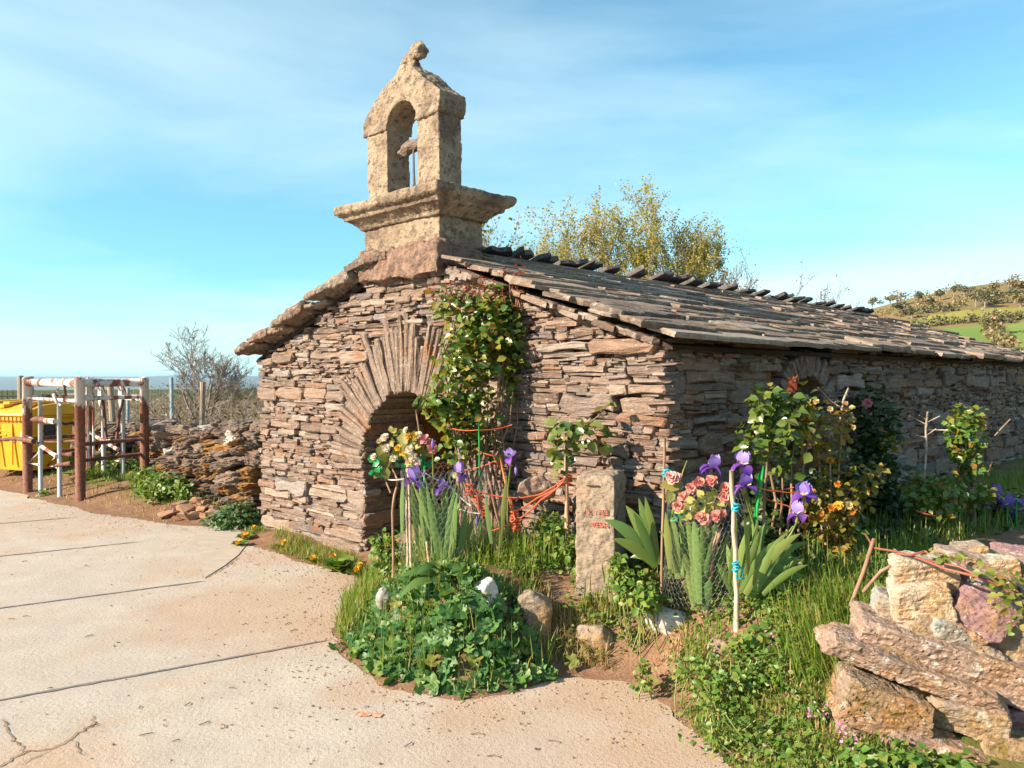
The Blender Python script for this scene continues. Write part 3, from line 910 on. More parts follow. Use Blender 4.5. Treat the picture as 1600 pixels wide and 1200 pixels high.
link('cross', remesh(mb.mesh('cross', M_bell), .010, ((14, .02), (45, .008)), name='cross'), bell)
M_oldwood = m_plain('grey_oak', (.22, .17, .14), .9, .15, c2=(.10, .075, .06), grain=(4, 20, 20), scale=5)
mb = MB(); mb.tube([(2.16, .12, 3.50), (2.26, .12, 3.505), (2.30, .12, 3.515), (2.38, .12, 3.54), (2.45, .12, 3.535), (2.52, .12, 3.53), (2.66, .12, 3.535)], [.03, .032, .05, .058, .05, .036, .034], 9)
link('bell_yoke', remesh(mb.mesh('bell_yoke', M_oldwood), .009, (((30, 60, 60), .008),), name='bell_yoke'), bell)
M_iron = m_plain('wrought_iron', (.10, .085, .08), .6, .4, .6, c2=(.16, .09, .06))
mb = MB(); mb.tube([(2.435, .10, 3.53), (2.44, .10, 3.30), (2.445, .10, 3.20)], [.009, .010, .013], 6)
for cz, r_, ax in ((3.175, .022, 0), (3.125, .02, 1), (3.095, .014, 0)):
    ring = [Vector((2.445 + (r_ * cos(k * pi / 5) if not ax else 0), .10 + (r_ * cos(k * pi / 5) if ax else 0), cz + r_ * 1.3 * sin(k * pi / 5))) for k in range(11)]
    mb.tube(ring, .006, 5, cap=False)
mb.build('bell_chain', M_iron, bell)
# ------------------------------------------------------------------ rocks
def hull(pts, name, mat):
    bm = bmesh.new()
    for p in pts: bm.verts.new(p)
    r = bmesh.ops.convex_hull(bm, input=bm.verts)
    bmesh.ops.delete(bm, geom=list({g for g in r['geom_interior'] + r['geom_unused'] if isinstance(g, bmesh.types.BMVert)}), context='VERTS')
    me = bpy.data.meshes.new(name); bm.to_mesh(me); bm.free(); me.materials.append(mat)
    return me
def rock_pts(rng, n=16, p=5.0, fl=0.0):
    """points on a unit super-ellipsoid, x y z in -0.5 .. 0.5"""
    out = []
    for _ in range(n):
        v = Vector((rng.gauss(0, 1), rng.gauss(0, 1), rng.gauss(0, 1))).normalized()
        k = (abs(v.x) ** p + abs(v.y) ** p + abs(v.z) ** p) ** (-1 / p)
        out.append(v * k * .5 * rng.uniform(.86, 1.0))
    return out
M_dry = m_stone('field_stone', [(0, (.26, .19, .15)), (.3, (.34, .26, .21)), (.55, (.28, .23, .20)), (.75, (.40, .31, .24)), (1, (.22, .18, .16))], grain=(8, 8, 24), lichen=.64, lichen_c=(.50, .48, .42), stain=.62, bump=.9, k=.70)
M_mossy = m_stone('mossy_stone', [(0, (.28, .20, .14)), (.5, (.36, .27, .20)), (1, (.25, .2, .16))], grain=(8, 8, 24), lichen=.66, stain=.5, stain_c=(.33, .15, .04), moss=(.50, (.27, .13, .025)))
M_quartz = m_stone('white_quartz', [(0, (.56, .51, .46)), (1, (.64, .59, .53))], lichen=.63, lichen_c=(.40, .30, .20), stain=.66, stain_c=(.45, .30, .18), bump=.6)
rr4 = random.Random(99)
def rough(me): return remesh(me, .045, ((3, .10), (9, .05)), smooth=False, name=me.name, strata=(5, .05, 2))
pool = [rough(hull(rock_pts(rr4, rr4.choice((14, 18, 22)), 6), 'field_stone', M_dry)) for _ in range(12)]
poolm = [rough(hull(rock_pts(rr4, rr4.choice((14, 18, 22)), 6), 'mossy_stone', M_mossy)) for _ in range(5)]
poolq = [rough(hull(rock_pts(rr4, 22, 4), 'quartz_stone', M_quartz)) for _ in range(3)]
def rot(rx, ry, rz): return Matrix.Rotation(rz, 4, 'Z') @ Matrix.Rotation(ry, 4, 'Y') @ Matrix.Rotation(rx, 4, 'X')
def place(me, name, c, dims, rz=0, rx=0, ry=0, parent=None):
    return inst(name, me, Matrix.Translation(c) @ rot(rx, ry, rz) @ Matrix.Diagonal((*dims, 1)), parent)

# ---- the collapsed dry-stone wall left of the chapel
WP = [Vector((-2.80, 8.95)), Vector((-4.35, 10.35)), Vector((-5.9, 12.9)), Vector((-9.2, 15.6)), Vector((-13, 18))]
dwall = empty('dry_stone_wall', (WP[0].x, WP[0].y, 0))
tag(dwall, 'mossy tumbledown dry stone wall running back from the left corner of the chapel', 'wall')
off = Vector((WP[0].x, WP[0].y, 0))
cum = [0]
for a, b in zip(WP[:-1], WP[1:]): cum.append(cum[-1] + (b - a).length)
def wp(s):
    s = min(max(s, 0), cum[-1] - 1e-4)
    for i in range(len(WP) - 1):
        if s <= cum[i + 1]:
            d = (WP[i + 1] - WP[i]).normalized(); return WP[i] + d * (s - cum[i]), math.atan2(d.y, d.x)
mb = MB()
sN = 26
vs = []
for i in range(sN + 1):
    p, an = wp(cum[-1] * i / sN); nn = Vector((-sin(an), cos(an)))
    hgt = (.62 if i < 14 else .5)
    for k, (o, z) in enumerate(((.14, -.1), (.02, hgt), (-.2, hgt), (-.3, -.1))):
        q = p + nn * o; vs.append(Vector((q.x, q.y, z)) - off)
fs = []
for i in range(sN):
    for k in range(3): fs.append((i * 4 + k, i * 4 + k + 1, i * 4 + 5 + k, i * 4 + 4 + k))
fs += [(3, 2, 1, 0), tuple(sN * 4 + k for k in range(4))]
mb.add(vs, fs, .5); mb.build('rubble_core', M_mortar, dwall)
cnt = 0
s0 = -.10
rest_pts = []
z = .02
while z < .98:
    h = rr4.uniform(.055, .13); s_ = -.25 + rr4.uniform(0, .15)
    while s_ < cum[-1]:
        w = min(h * rr4.uniform(1.6, 4.0), .48)
        if s_ > 4.5: w *= 1.4
        p, an = wp(s_ + w / 2); top = .93 - .08 * (s_ > 1.7) - .12 * (s_ > 4) + .10 * vnoise(np.array([[s_ * 1.7, 0, 5.]]))[0]
        if z + h / 2 < top:
            nn = Vector((-sin(an), cos(an)))
            q = p + nn * (.06 + .10 * (1 - z) + rr4.uniform(-.04, .05))
            src = poolm if (rr4.random() < .48 and .1 < z < .75) else pool
            if rr4.random() < .05: src = poolq
            c = Vector((q.x, q.y, z + h / 2 + .06)) - off
            if s_ < 6.2 or rr4.random() < .5:
                place(rr4.choice(src), 'stone', c, (w * 1.06, rr4.uniform(.25, .42), h * 1.15), an + rr4.uniform(-.22, .22), rr4.uniform(-.25, .25), rr4.uniform(-.3, .3), dwall)
                cnt += 1
        s_ += w * .97
    z += h * .95
for (px, py, w, h, d, src, ry) in ((374, 683, 50, 26, 9.25, poolq[0], .1), (262, 680, 38, 34, 10.6, pool[2], -.5), (330, 670, 34, 12, 9.8, poolq[1], .1), (300, 680, 60, 14, 10.0, pool[4], -.1),
                                (352, 700, 60, 20, 9.3, poolm[1], 0), (372, 722, 60, 14, 9.05, pool[6], .05), (372, 747, 62, 20, 9.0, pool[7], 0), (236, 665, 20, 14, 11.3, poolq[2], .2)):
    p = P(px, py, d) - off
    place(src, 'stone', p, (w * d / FPX, .42, h * d / FPX * 1.1), rr4.uniform(-.7, -.4) + pi, 0, ry, dwall)
# fallen rubble and reddish earth at its foot
M_rubble = m_stone('red_rubble', [(0, (.34, .19, .12)), (.5, (.42, .26, .17)), (1, (.30, .2, .15))], stain=.55, lichen=.7)
prr = [hull(rock_pts(rr4, 14, 4), 'fallen_stone', M_rubble) for _ in range(4)]
heap = empty('rubble_heap', (-3.9, 9.05, 0)); tag(heap, 'small heap of reddish rubble at the foot of the mossy dry stone wall', 'rubble heap')
ho = Vector((-3.9, 9.05, 0))
for k in range(46):
    px = rr4.gauss(305, 24); py = rr4.uniform(782, 822) - abs(px - 300) * .1
    d = 9.15 - (py - 780) * .012; p = P(px, py, d); p.z = gh(p.x, p.y) + rr4.uniform(.0, .10) * (1 - abs(px - 305) / 60)
    s_ = rr4.uniform(.05, .17); place(rr4.choice(prr), 'stone', p - ho, (s_ * 1.5, s_ * 1.2, s_ * .75), rr4.uniform(0, 6), rr4.uniform(-.3, .3), rr4.uniform(-.3, .3), heap)

# ------------------------------------------------------------------ shoeing frame of rusty pipe
def m_rustpaint(name, paint, rust, lo, zc=None, zs=.25):
    t = T(name); co = t.coord(kind='Object')
    n = t.noise(t.coord((3, 3, 1.2)), 2.5, 6, .65); n2 = t.noise(co, 30, 4, .6)
    f = n
    if zc is not None:
        sp = t.n('ShaderNodeSeparateXYZ'); t.l(co, sp.inputs[0])
        f = t.math('ADD', n, t.math('MULTIPLY', t.math('SUBTRACT', zc, sp.outputs['Z']), zs))
    rc = t.mix(t.ramp(n2, [(.4, 0), (.65, 1)]), rust, (rust[0] * .55, rust[1] * .5, rust[2] * .6))
    t.base(t.mix(t.ramp(f, [(lo - .03, 0), (lo + .04, 1)]), paint, rc), .7, .3); t.bump(n2, .4, .004); return t.m
M_post = m_rustpaint('flaking_post_paint', (.52, .50, .46), (.20, .078, .045), .50, 1.25, .9)
M_rail = m_rustpaint('rail_paint', (.58, .56, .52), (.27, .10, .06), .52)
M_galv = m_rustpaint('galvanised_pipe', (.42, .44, .45), (.25, .12, .08), .66)
M_rust = m_rustpaint('bare_rust', (.16, .065, .045), (.11, .045, .035), .5)
FO = Vector((-5.54, 10.05, 0)); FA = Vector((-.8165, .5774, 0)); FB = Vector((.5774, .8165, 0))
frame = empty('shoeing_frame', FO); tag(frame, 'rusty white pipe cattle shoeing frame standing in front of the yellow bin', 'cattle frame')
def fp(a, b, z): return FA * a + FB * b + Vector((0, 0, z))
def pipe(name, pts, r, m, n=10, sub=None):
    mb = MB(); mb.tube(pts, r, n); return mb.build(name, m, sub or frame, smooth=True)
FW_, FD_ = 1.47, .86
for a, b in ((0, 0), (FW_, 0), (0, FD_), (FW_, FD_)):
    g = gh(*(FO + fp(a, b, 0)).xy)
    pp_ = pipe('post', [fp(a, b, g - .05), fp(a, b, 1.58)], .062 if b == 0 else .058, M_post, 14)
    mb = MB(); mb.lathe([(.064, 1.57), (.055, 1.60), (.02, 1.612)], fp(a, b, 0), 12); mb.build('post_cap', M_rail, pp_)
for b in (0, FD_):
    pipe('top_rail', [fp(0, b, 1.53), fp(FW_, b, 1.53)], .055, M_rail, 12)
    pipe('rail', [fp(0, b, 1.30), fp(FW_, b, 1.31)], .024, M_rail)
    for a in (.59, 1.13):
        g = gh(*(FO + fp(a, b, 0)).xy); z0 = g - .04
        st_ = pipe('upright', [fp(a, b + .02, z0), fp(a, b + .02, 1.32)], .029, M_galv)
        pipe('foot_brace', [fp(a, b + .02, .60), fp(a + .24, b - .03, .42), fp(a, b - .0, .41)], .019, M_rail, 8, st_)
    pipe('brace', [fp(FW_, b - .02, .80), fp(1.13, b - .02, .70), fp(.59, b - .02, .56)], .026, M_rail)
    pipe('bar', [fp(FW_ + .02, b + .05, .70), fp(.7, b + .06, .735), fp(0, b + .05, .80)], .017, M_rust, 8)
for a in (0, FW_):
    pipe('side_rail', [fp(a, 0, 1.53), fp(a, FD_, 1.53)], .05, M_rail, 12)
    pipe('side_rail', [fp(a, 0, 1.33), fp(a, FD_, 1.34)], .03, M_rail)
    pipe('side_bar', [fp(a, 0, .74), fp(a, FD_, .76)], .026, M_rust)
    pipe('side_bar', [fp(a, 0, .53), fp(a, FD_, .56)], .024, M_rust)
for b in (.10, .17): pipe('guide_strip', [fp(0, b, .45), fp(0, b, 1.5)], .014, M_rail, 6)
pipe('lever', [fp(1.05, -.10, .74), fp(1.5, -.13, .76), fp(2.1, -.16, .715), fp(2.5, -.17, .69)], [.035, .03, .022, .016], M_rust)
pipe('lever', [fp(.1, -.06, .50), fp(.30, -.14, .47), fp(.36, -.17, .44)], [.03, .026, .012], M_rust)
pipe('lever', [fp(.05, -.06, .62), fp(.25, -.1, .60)], [.03, .03], M_rust)
mb = MB(); mb.tube([fp(2.0, -.17, .70), fp(2.02, -.19, .62), fp(1.95, -.19, .55)], .012, 6); mb.tube([fp(2.15, -.17, .74), fp(2.2, -.19, .66), fp(2.28, -.18, .70)], .014, 6); mb.build('hook_chain', M_rust, frame)
pipe('clamp', [fp(1.25, -.03, 1.02), fp(1.05, -.04, 1.035), fp(.85, -.03, 1.03)], [.03, .05, .03], M_rust)
pipe('sleeve', [fp(.85, -.035, 1.02), fp(.60, -.03, 1.02)], .038, M_rail)
for (a, b, zt, zb, da) in ((.92, FD_ - .1, 1.5, .72, -.10), (.33, FD_ - .12, 1.5, .70, .18)):
    rod = pipe('winch_rod', [fp(a, b, zt - .2), fp(a + da * .5, b, (zt + zb) / 2), fp(a + da, b, zb)], .021, M_rust, 8)
    mb = MB()
    pl = [(.0, .05), (.035, .0), (.05, -.10), (.03, -.20), (.0, -.27), (-.03, -.2), (-.05, -.10), (-.035, .0)]
    n_ = len(pl); vs = [fp(a + x, b - .03, zt - .05 + z_) for x, z_ in pl] + [fp(a + x, b - .045, zt - .05 + z_) for x, z_ in pl]
    mb.add(vs, [tuple(range(n_)), tuple(reversed(range(n_, 2 * n_)))] + [(i, (i + 1) % n_, n_ + (i + 1) % n_, n_ + i) for i in range(n_)])
    mb.build('winch_plate', M_galv, rod)
    pipe('hook', [fp(a - .02, b - .05, zt - .08), fp(a + .04, b - .06, zt - .01), fp(a + .16, b - .06, zt - .005), fp(a + .2, b - .06, zt - .02)], .012, M_rust, 6, rod)
    pipe('hook', [fp(a - .05, b - .03, zt + .0), fp(a - .12, b - .03, zt - .12), fp(a - .2, b - .03, zt - .16)], .014, M_rust, 6, rod)
pipe('hook', [fp(.42, -.07, 1.47), fp(.36, -.10, 1.44), fp(.44, -.12, 1.38), fp(.40, -.10, 1.28), fp(.33, -.08, 1.24)], [.012, .02, .022, .02, .012], M_rail, 8)
pipe('hook', [fp(.30, -.05, 1.5), fp(.24, -.06, 1.36), fp(.31, -.06, 1.33)], [.014, .016, .012], M_rust, 8)

# ------------------------------------------------------------------ yellow container
M_yel = m_plain('yellow_plastic', (.66, .33, .008), .42, .45, c2=(.58, .285, .01), scale=4, bump=0)
M_yel2 = m_plain('yellow_plastic_lid', (.68, .36, .014), .42, .45, c2=(.60, .31, .014), scale=6, bump=0)
M_blk = m_plain('black_rubber', (.03, .03, .032), .7, .3, c2=(.06, .055, .05))
M_zinc = m_plain('zinc_steel', (.45, .46, .46), .45, .5, .7, bump=0)
M_lab = m_plain('dark_pocket', (.035, .035, .04), .5, .4, bump=0)
M_turq = m_plain('turquoise_sticker', (.02, .42, .45), .5, .4, c2=(.05, .50, .50), bump=0)
BO = Vector((-7.18, 11.62, 0)); BA = Vector((-.937, .349, 0)); BB = Vector((.349, .937, 0))
binn = empty('waste_container', BO, math.atan2(-BA.y, -BA.x)); tag(binn, 'yellow wheeled recycling container with a lid behind the pipe frame', 'recycling bin')
# local x runs from the far-left end (-1.3) to the near corner (0), y to the back
mb = MB()
vs = []
for z_, i_ in ((.20, .07), (.95, .01), (1.0, -.02), (1.02, -.02)):
    vs += [Vector((-1.33 + i_, i_, z_)), Vector((-i_, i_, z_)), Vector((-i_, .80 - i_, z_)), Vector((-1.33 + i_, .80 - i_, z_))]
fs = [(3, 2, 1, 0)] + [(r_ * 4 + k, r_ * 4 + (k + 1) % 4, r_ * 4 + 4 + (k + 1) % 4, r_ * 4 + 4 + k) for r_ in range(3) for k in range(4)] + [(12, 13, 14, 15)]
mb.add(vs, fs)
body = mb.build('body', M_yel, binn)
bv = body.modifiers.new('b', 'BEVEL'); bv.width = .022; bv.segments = 2
for x in (-1.18, -.9, -.62, -.34, -.12):
    mb = MB(); mb.box((x, .012, .60), (.02, .02, .62)); mb.build('rib', M_yel, body)
mb = MB()
for k in range(16): mb.box((-.05 - k * .082, -.03, .985), (.05, .03, .05))
mb.build('rim_teeth', M_yel, body)
mb = MB()
pr_ = [(-.06, 1.02), (-.05, 1.07), (.06, 1.13), (.25, 1.19), (.5, 1.21), (.72, 1.19), (.82, 1.10), (.84, 1.02)]
n_ = len(pr_); vs = [Vector((x, y_, z_)) for x in (-1.37, .04) for y_, z_ in pr_]
mb.add(vs, [tuple(range(n_)), tuple(reversed(range(n_, 2 * n_)))] + [(n_ + i, n_ + (i + 1) % n_, (i + 1) % n_, i) for i in range(n_)])
lid = mb.build('lid', M_yel2, binn); bv = lid.modifiers.new('b', 'BEVEL'); bv.width = .02; bv.segments = 2
for x in (-1.1, -.62, -.14):
    mb = MB(); mb.box((x, .44, 1.225), (.13, .62, .035), M=Matrix.Rotation(.03, 3, 'X')); mb.box((x, .10, 1.17), (.13, .12, .05)); mb.build('lid_ridge', M_yel2, lid)
mb = MB(); mb.box((.005, .36, .80), (.03, .17, .17)); mb.build('label_pocket', M_lab, body)
mb = MB(); mb.tube([(.03, .17, .82), (.06, .2, .80), (.06, .5, .80), (.03, .53, .82)], .016, 8); mb.build('handle', M_blk, binn)
mb = MB(); mb.tube([(.03, .55, .90), (.07, .57, .88), (.07, .78, .90), (.03, .80, .93)], .018, 8); mb.build('handle', M_blk, binn)
mb = MB(); mb.add([Vector((-.10 + .07 * cos(k * pi / 8), .008, .70 + .13 * sin(k * pi / 8))) for k in range(16)], [tuple(range(16))]); mb.build('sticker', M_turq, binn)
M_smudge = m_plain('faded_print', (.50, .25, .03), .6, .2, c2=(.78, .40, .012), scale=60, bump=0)
for (x, z_, w_, h_) in ((-.55, .80, .40, .03), (-.6, .735, .24, .022), (-.35, .66, .10, .05), (-.52, .67, .12, .04), (-.7, .66, .12, .04)):
    mb = MB(); mb.box((x, .018, z_), (w_, .008, h_)); mb.build('faded_print', M_smudge, binn)
for x, y_ in ((-.12, .10), (-1.2, .10), (-.12, .70), (-1.2, .70)):
    wh = empty('wheel', (x, y_, .10), 0, binn); RM = Matrix.Rotation(pi / 2, 3, 'Y')
    mb = MB(); mb.lathe([(.05, -.025), (.09, -.024), (.10, -.012), (.10, .012), (.09, .024), (.05, .025)], (0, 0, 0), 16, M=RM); mb.build('tyre', M_blk, wh)
    mb = MB(); mb.lathe([(.05, -.022), (.05, .022)], (0, 0, 0), 12, M=RM); mb.build('rim', M_zinc, wh)
    mb = MB(); mb.box((-.035, .0, .05), (.008, .05, .14)); mb.box((.035, .0, .05), (.008, .05, .14)); mb.box((0, 0, .115), (.09, .09, .012)); mb.build('fork', M_zinc, wh)

# ------------------------------------------------------------------ posts, wire fence, railing
M_wood = m_plain('grey_post_wood', (.38, .30, .235), .9, .15, c2=(.24, .18, .14), grain=(25, 25, 2), scale=2.5)
M_steel = m_plain('painted_steel_post', (.23, .31, .36), .6, .4, c2=(.33, .38, .40), scale=9)
M_wire = m_plain('fence_wire', (.30, .30, .30), .6, .3, .3, bump=0)
fence = empty('wire_fence', P(268, 640, 15).xy.to_3d()); tag(fence, 'old wire mesh fence on mixed wooden and steel posts behind the dry stone wall', 'fence')
fo = Vector(fence.location)
tops = []
for px, yt, d, m, r_, lean in ((32, 587, 15.0, M_wood, .055, .02), (48, 588, 15.6, M_wood, .055, .03), (172, 598, 15.4, M_wood, .06, .10), (200, 606, 16, M_steel, .035, 0), (268, 590, 15.0, M_steel, .036, 0), (317, 597, 15.2, M_wood, .055, -.03)):
    p = P(px, yt, d); b = Vector((p.x + lean, p.y, gh(p.x, p.y) - .1))
    mb = MB(); mb.tube([b - fo, b.lerp(p, .5) - fo + Vector((rr4.uniform(-.01, .01), 0, 0)), p - fo], [r_ * 1.05, r_, r_ * .95], 9); mb.build('post', m, fence)
    if px > 40: tops.append((b, p))
mb = MB()
tops = [t_ for t_ in tops]
for (b0, p0), (b1, p1) in zip(tops[:-1], tops[1:]):
    for k in range(9):
        f = .12 + .1 * k; mb.tube([b0.lerp(p0, f) - fo, b1.lerp(p1, f) - fo], .003, 3, cap=False)
    nV = int((p1 - p0).length / .11)
    for k in range(nV):
        f = k / nV; mb.tube([b0.lerp(b1, f).lerp(p0.lerp(p1, f), .12) - fo, b0.lerp(b1, f).lerp(p0.lerp(p1, f), .92) - fo], .002, 3, cap=False)
mb.build('wire_mesh', M_wire, fence)
M_black = m_plain('black_iron', (.03, .035, .05), .5, .4, .3, bump=0)
rail = empty('iron_railing', (-17, 25, 0)); tag(rail, 'black iron railing with spikes far off behind the yellow bin', 'railing')
for z_ in (.35, 1.0):
    mb = MB(); mb.tube([(-3, 0, z_), (1.3, .3, z_)], .02, 6); mb.build('rail', M_black, rail)
for k in range(26):
    x = -3 + k * .17; mb = MB(); mb.tube([(x, (x + 3) * .07, .1), (x, (x + 3) * .07, 1.14), (x, (x + 3) * .07, 1.22)], [.011, .011, .002], 5); mb.build('picket', M_black, rail)

# ------------------------------------------------------------------ trees
def basis(dirs, ups):
    d = dirs / np.linalg.norm(dirs, axis=1, keepdims=True)
    s_ = np.cross(d, ups); s_ /= np.maximum(np.linalg.norm(s_, axis=1, keepdims=True), 1e-6)
    n_ = np.cross(s_, d)
    return np.stack([s_, d, n_], axis=2)            # columns: side (x), along (y), normal (z)
LEAF_Q = (np.array([(0, 0, 0), (.42, .45, .10), (0, 1, -.06), (-.42, .45, .10)]), np.array([(0, 1, 2, 3)]))
LEAF_T = (np.array([(0, 0, 0), (.30, .28, .10), (.36, .58, .12), (0, 1, -.10), (-.36, .58, .12), (-.30, .28, .10), (0, .5, 0)]), np.array([(0, 1, 6), (1, 2, 6), (2, 3, 6), (3, 4, 6), (4, 5, 6), (5, 0, 6)]))
def scatter(name, tpl, pos, dirs, sizes, mat, parent=None, rnd=None, ups=None, kind='stuff'):
    V, Fc = tpl
    pos = np.asarray(pos, float); n_ = len(pos)
    dirs = np.asarray(dirs, float); sizes = np.asarray(sizes, float)
    if ups is None: ups = NP.normal(0, 1, (n_, 3)) * .6 + np.array([0, 0, 1])
    B = basis(dirs, ups)
    A = np.einsum('nij,kj->nki', B, V) * sizes[:, None, None] + pos[:, None, :]
    F_ = (Fc[None] + (np.arange(n_) * len(V))[:, None, None]).reshape(-1, Fc.shape[1])
    rn = np.repeat(NP.random(n_) if rnd is None else rnd, len(Fc))
    o = link(name, np_mesh(name, A.reshape(-1, 3), F_, mat, rn), parent)
    if kind: o['kind'] = kind
    return o
LIM = None
def grow(mb, p, d, L, r, depth, rng, tips, spread=.55, kids=(2, 4), up=.25, shrink=.68, wob=.16, minr=.003, sides=5, seg=4):
    pts = [p.copy()]; q = p.copy(); dd = d.copy()
    for i in range(seg):
        dd = (dd + Vector((rng.uniform(-wob, wob), rng.uniform(-wob, wob), rng.uniform(-wob, wob) + up * .12))).normalized()
        q = q + dd * (L / seg); pts.append(q.copy())
        if LIM is not None and q.z > 2.6 and (q.x / LIM[0]) ** 2 + (q.y / LIM[0]) ** 2 * .5 + ((q.z - LIM[1]) / LIM[2]) ** 2 > 1: break
    seg = len(pts) - 1
    rad = [max(r * (1 - .45 * i / seg), minr) for i in range(seg + 1)]
    mb.tube(pts, rad, sides if depth > 1 else 3, cap=False, rnd=rng.random())
    if depth <= 2 or rng.random() < .1:
        for i in range(1, seg + 1): tips.append((pts[i].copy(), dd.copy()))
    if depth == 0: return
    for k in range(rng.randint(*kids)):
        i = rng.randint(min(seg, max(1, seg // 2 - (depth < 3))), seg)
        s_ = Vector((rng.gauss(0, 1), rng.gauss(0, 1), rng.gauss(0, .6) + up)).normalized()
        nd = (dd * (1 - spread) + s_ * spread).normalized()
        grow(mb, pts[i], nd, L * shrink * rng.uniform(.75, 1.2), rad[i] * .62, depth - 1, rng, tips, spread, kids, up, shrink, wob, minr, sides, seg)
M_birch = m_plain('pale_birch_bark', (.50, .42, .35), .85, .2, c2=(.22, .17, .14), scale=6, grain=(1, 1, 3))
M_twig = m_plain('grey_twig', (.27, .225, .19), .9, .15, c2=(.17, .135, .115), scale=10)
M_browntwig = m_plain('brown_twig', (.20, .12, .085), .9, .15, c2=(.13, .08, .06), scale=10)
M_birchleaf = m_leaf('young_birch_leaf', [(0, (.30, .26, .05)), (.4, (.40, .34, .07)), (.75, (.26, .26, .055)), (1, (.46, .36, .10))], trans=.4)
M_greenleaf = m_leaf('fresh_leaf', [(0, (.10, .15, .02)), (.5, (.16, .19, .03)), (1, (.21, .21, .04))], trans=.4)
M_redleaf = m_leaf('russet_leaf', [(0, (.26, .13, .06)), (.5, (.30, .18, .06)), (1, (.22, .18, .05))], trans=.35)
def tree(name, base, stems, mats, leaf, nleaf, lsize, label, cat='tree', group=None, seed=1, depth=4, r0=.05, keep=lambda q: q[:, 2] > 2.4, spread=.42, kids=(3, 4), shrink=.60, seg=4, spr=1.0, hs=1.0):
    rng = random.Random(seed)
    root = empty(name, base); tag(root, label, cat, group)
    tips = []
    mb = MB()
    for (dx, dy, h) in stems:
        d = Vector((dx * spr, dy, h * hs)); L = d.length
        grow(mb, Vector((dx * .05, dy * .05, -.1)), d.normalized(), L * .58, r0 * rng.uniform(.8, 1.1), depth, rng, tips, spread, kids, .35, shrink, .10, .0045, 6, seg)
    mb.build('trunk', mats, root)
    if leaf is not None and tips:
        idx_ = NP.integers(0, len(tips), nleaf)
        pos = np.array([tuple(tips[i][0]) for i in idx_]) + NP.normal(0, lsize * 1.1, (nleaf, 3))
        dirs = NP.normal(0, 1, (nleaf, 3)) + np.array([0, 0, -.3])
        if keep is not None:
            k_ = keep(pos + np.array(base)); pos, dirs = pos[k_], dirs[k_]
        scatter('crown', LEAF_Q, pos, dirs, NP.uniform(.7, 1.3, len(pos)) * lsize, leaf, root)
    return root
G20 = lambda px, d: Vector((*P(px, 590, d).xy, gh(*P(px, 590, d).xy)))
BG = 'young birches behind the chapel roof'
for px, d, st_, nl, lb, sd in ((848, 21, [(-.5, .2, 4.7), (-.1, -.2, 5.0), (.35, .3, 4.8), (-.7, .3, 4.0), (.1, .4, 4.2)], 11000, 'shortest birch with thin young leaves behind the roof nearest the bell gable', 3),
        (915, 22, [(-.5, .1, 5.3), (.1, -.2, 5.7), (.5, .3, 5.2), (0, .4, 4.4)], 13000, 'second birch from the bell gable with a narrow yellow green crown', 18),
        (982, 22, [(-.6, .1, 5.6), (-.1, -.2, 6.1), (.4, .2, 5.7), (.1, .4, 4.8), (.7, .2, 4.9)], 16000, 'tallest yellow green birch behind the middle of the ridge', 8),
        (1042, 22.5, [(-.4, .1, 5.5), (.1, -.1, 5.8), (.55, .2, 5.2), (.2, .3, 4.4)], 13000, 'birch just right of the tallest one behind the ridge', 41),
        (1094, 22.5, [(-.5, .1, 5.0), (.0, 0, 5.2), (.45, .2, 4.6), (.75, .1, 3.7)], 12000, 'birch at the right end of the clump sloping down to the russet shrubs', 14)):
    top_ = {848: 5.9, 915: 6.7, 982: 7.1, 1042: 6.8, 1094: 6.1}[px]; LIM = (.95, 3.6, top_ - 3.6)
    tree('birch_tree', G20(px, d), st_, M_birch, M_birchleaf, int(nl * .85), .056, lb, 'tree', BG, sd, spr=1.25, hs=1.0)
LIM = None
tree('leafy_tree', G20(765, 17), [(-.1, 0, 4.3), (.2, .1, 4.4), (.05, -.1, 4.5)], M_birch, M_greenleaf, 1300, .07, 'small green leafy tree showing just under the bell gable cornice', 'tree', None, 5, hs=.92)
SG = 'shrubs behind the far half of the roof'
tree('shrub', G20(1165, 20), [(-.5, 0, 3.2), (0, .2, 3.4), (.5, 0, 3.1)], M_browntwig, M_redleaf, 1300, .05, 'russet leaved shrub behind the ridge next to the birches', 'shrub', SG, 6, r0=.025)
tree('shrub', G20(1232, 21), [(-.5, 0, 3.0), (.1, .2, 3.3), (.6, 0, 2.9)], M_browntwig, M_redleaf, 900, .05, 'thin reddish shrub with pale shoots behind the far half of the ridge', 'shrub', SG, 9, r0=.022)
tree('shrub', G20(1292, 20), [(-.15, 0, 3.4), (.2, .1, 3.7), (.4, 0, 2.9)], M_twig, M_redleaf, 60, .04, 'nearly bare whippy shrub at the far end of the ridge', 'shrub', SG, 12, r0=.015, depth=2, kids=(1, 3))
tree('bare_tree', G20(318, 20), [(.05, .1, 2.0), (-.75, 0, 1.9), (.65, .1, 1.9), (-.3, .3, 2.3), (.4, -.2, 2.3)], M_twig, None, 0, 0, 'leafless grey tree with a fan of fine twigs behind the fence posts', 'tree', None, 31, depth=5, r0=.05, kids=(3, 4), shrink=.66, spread=.55)
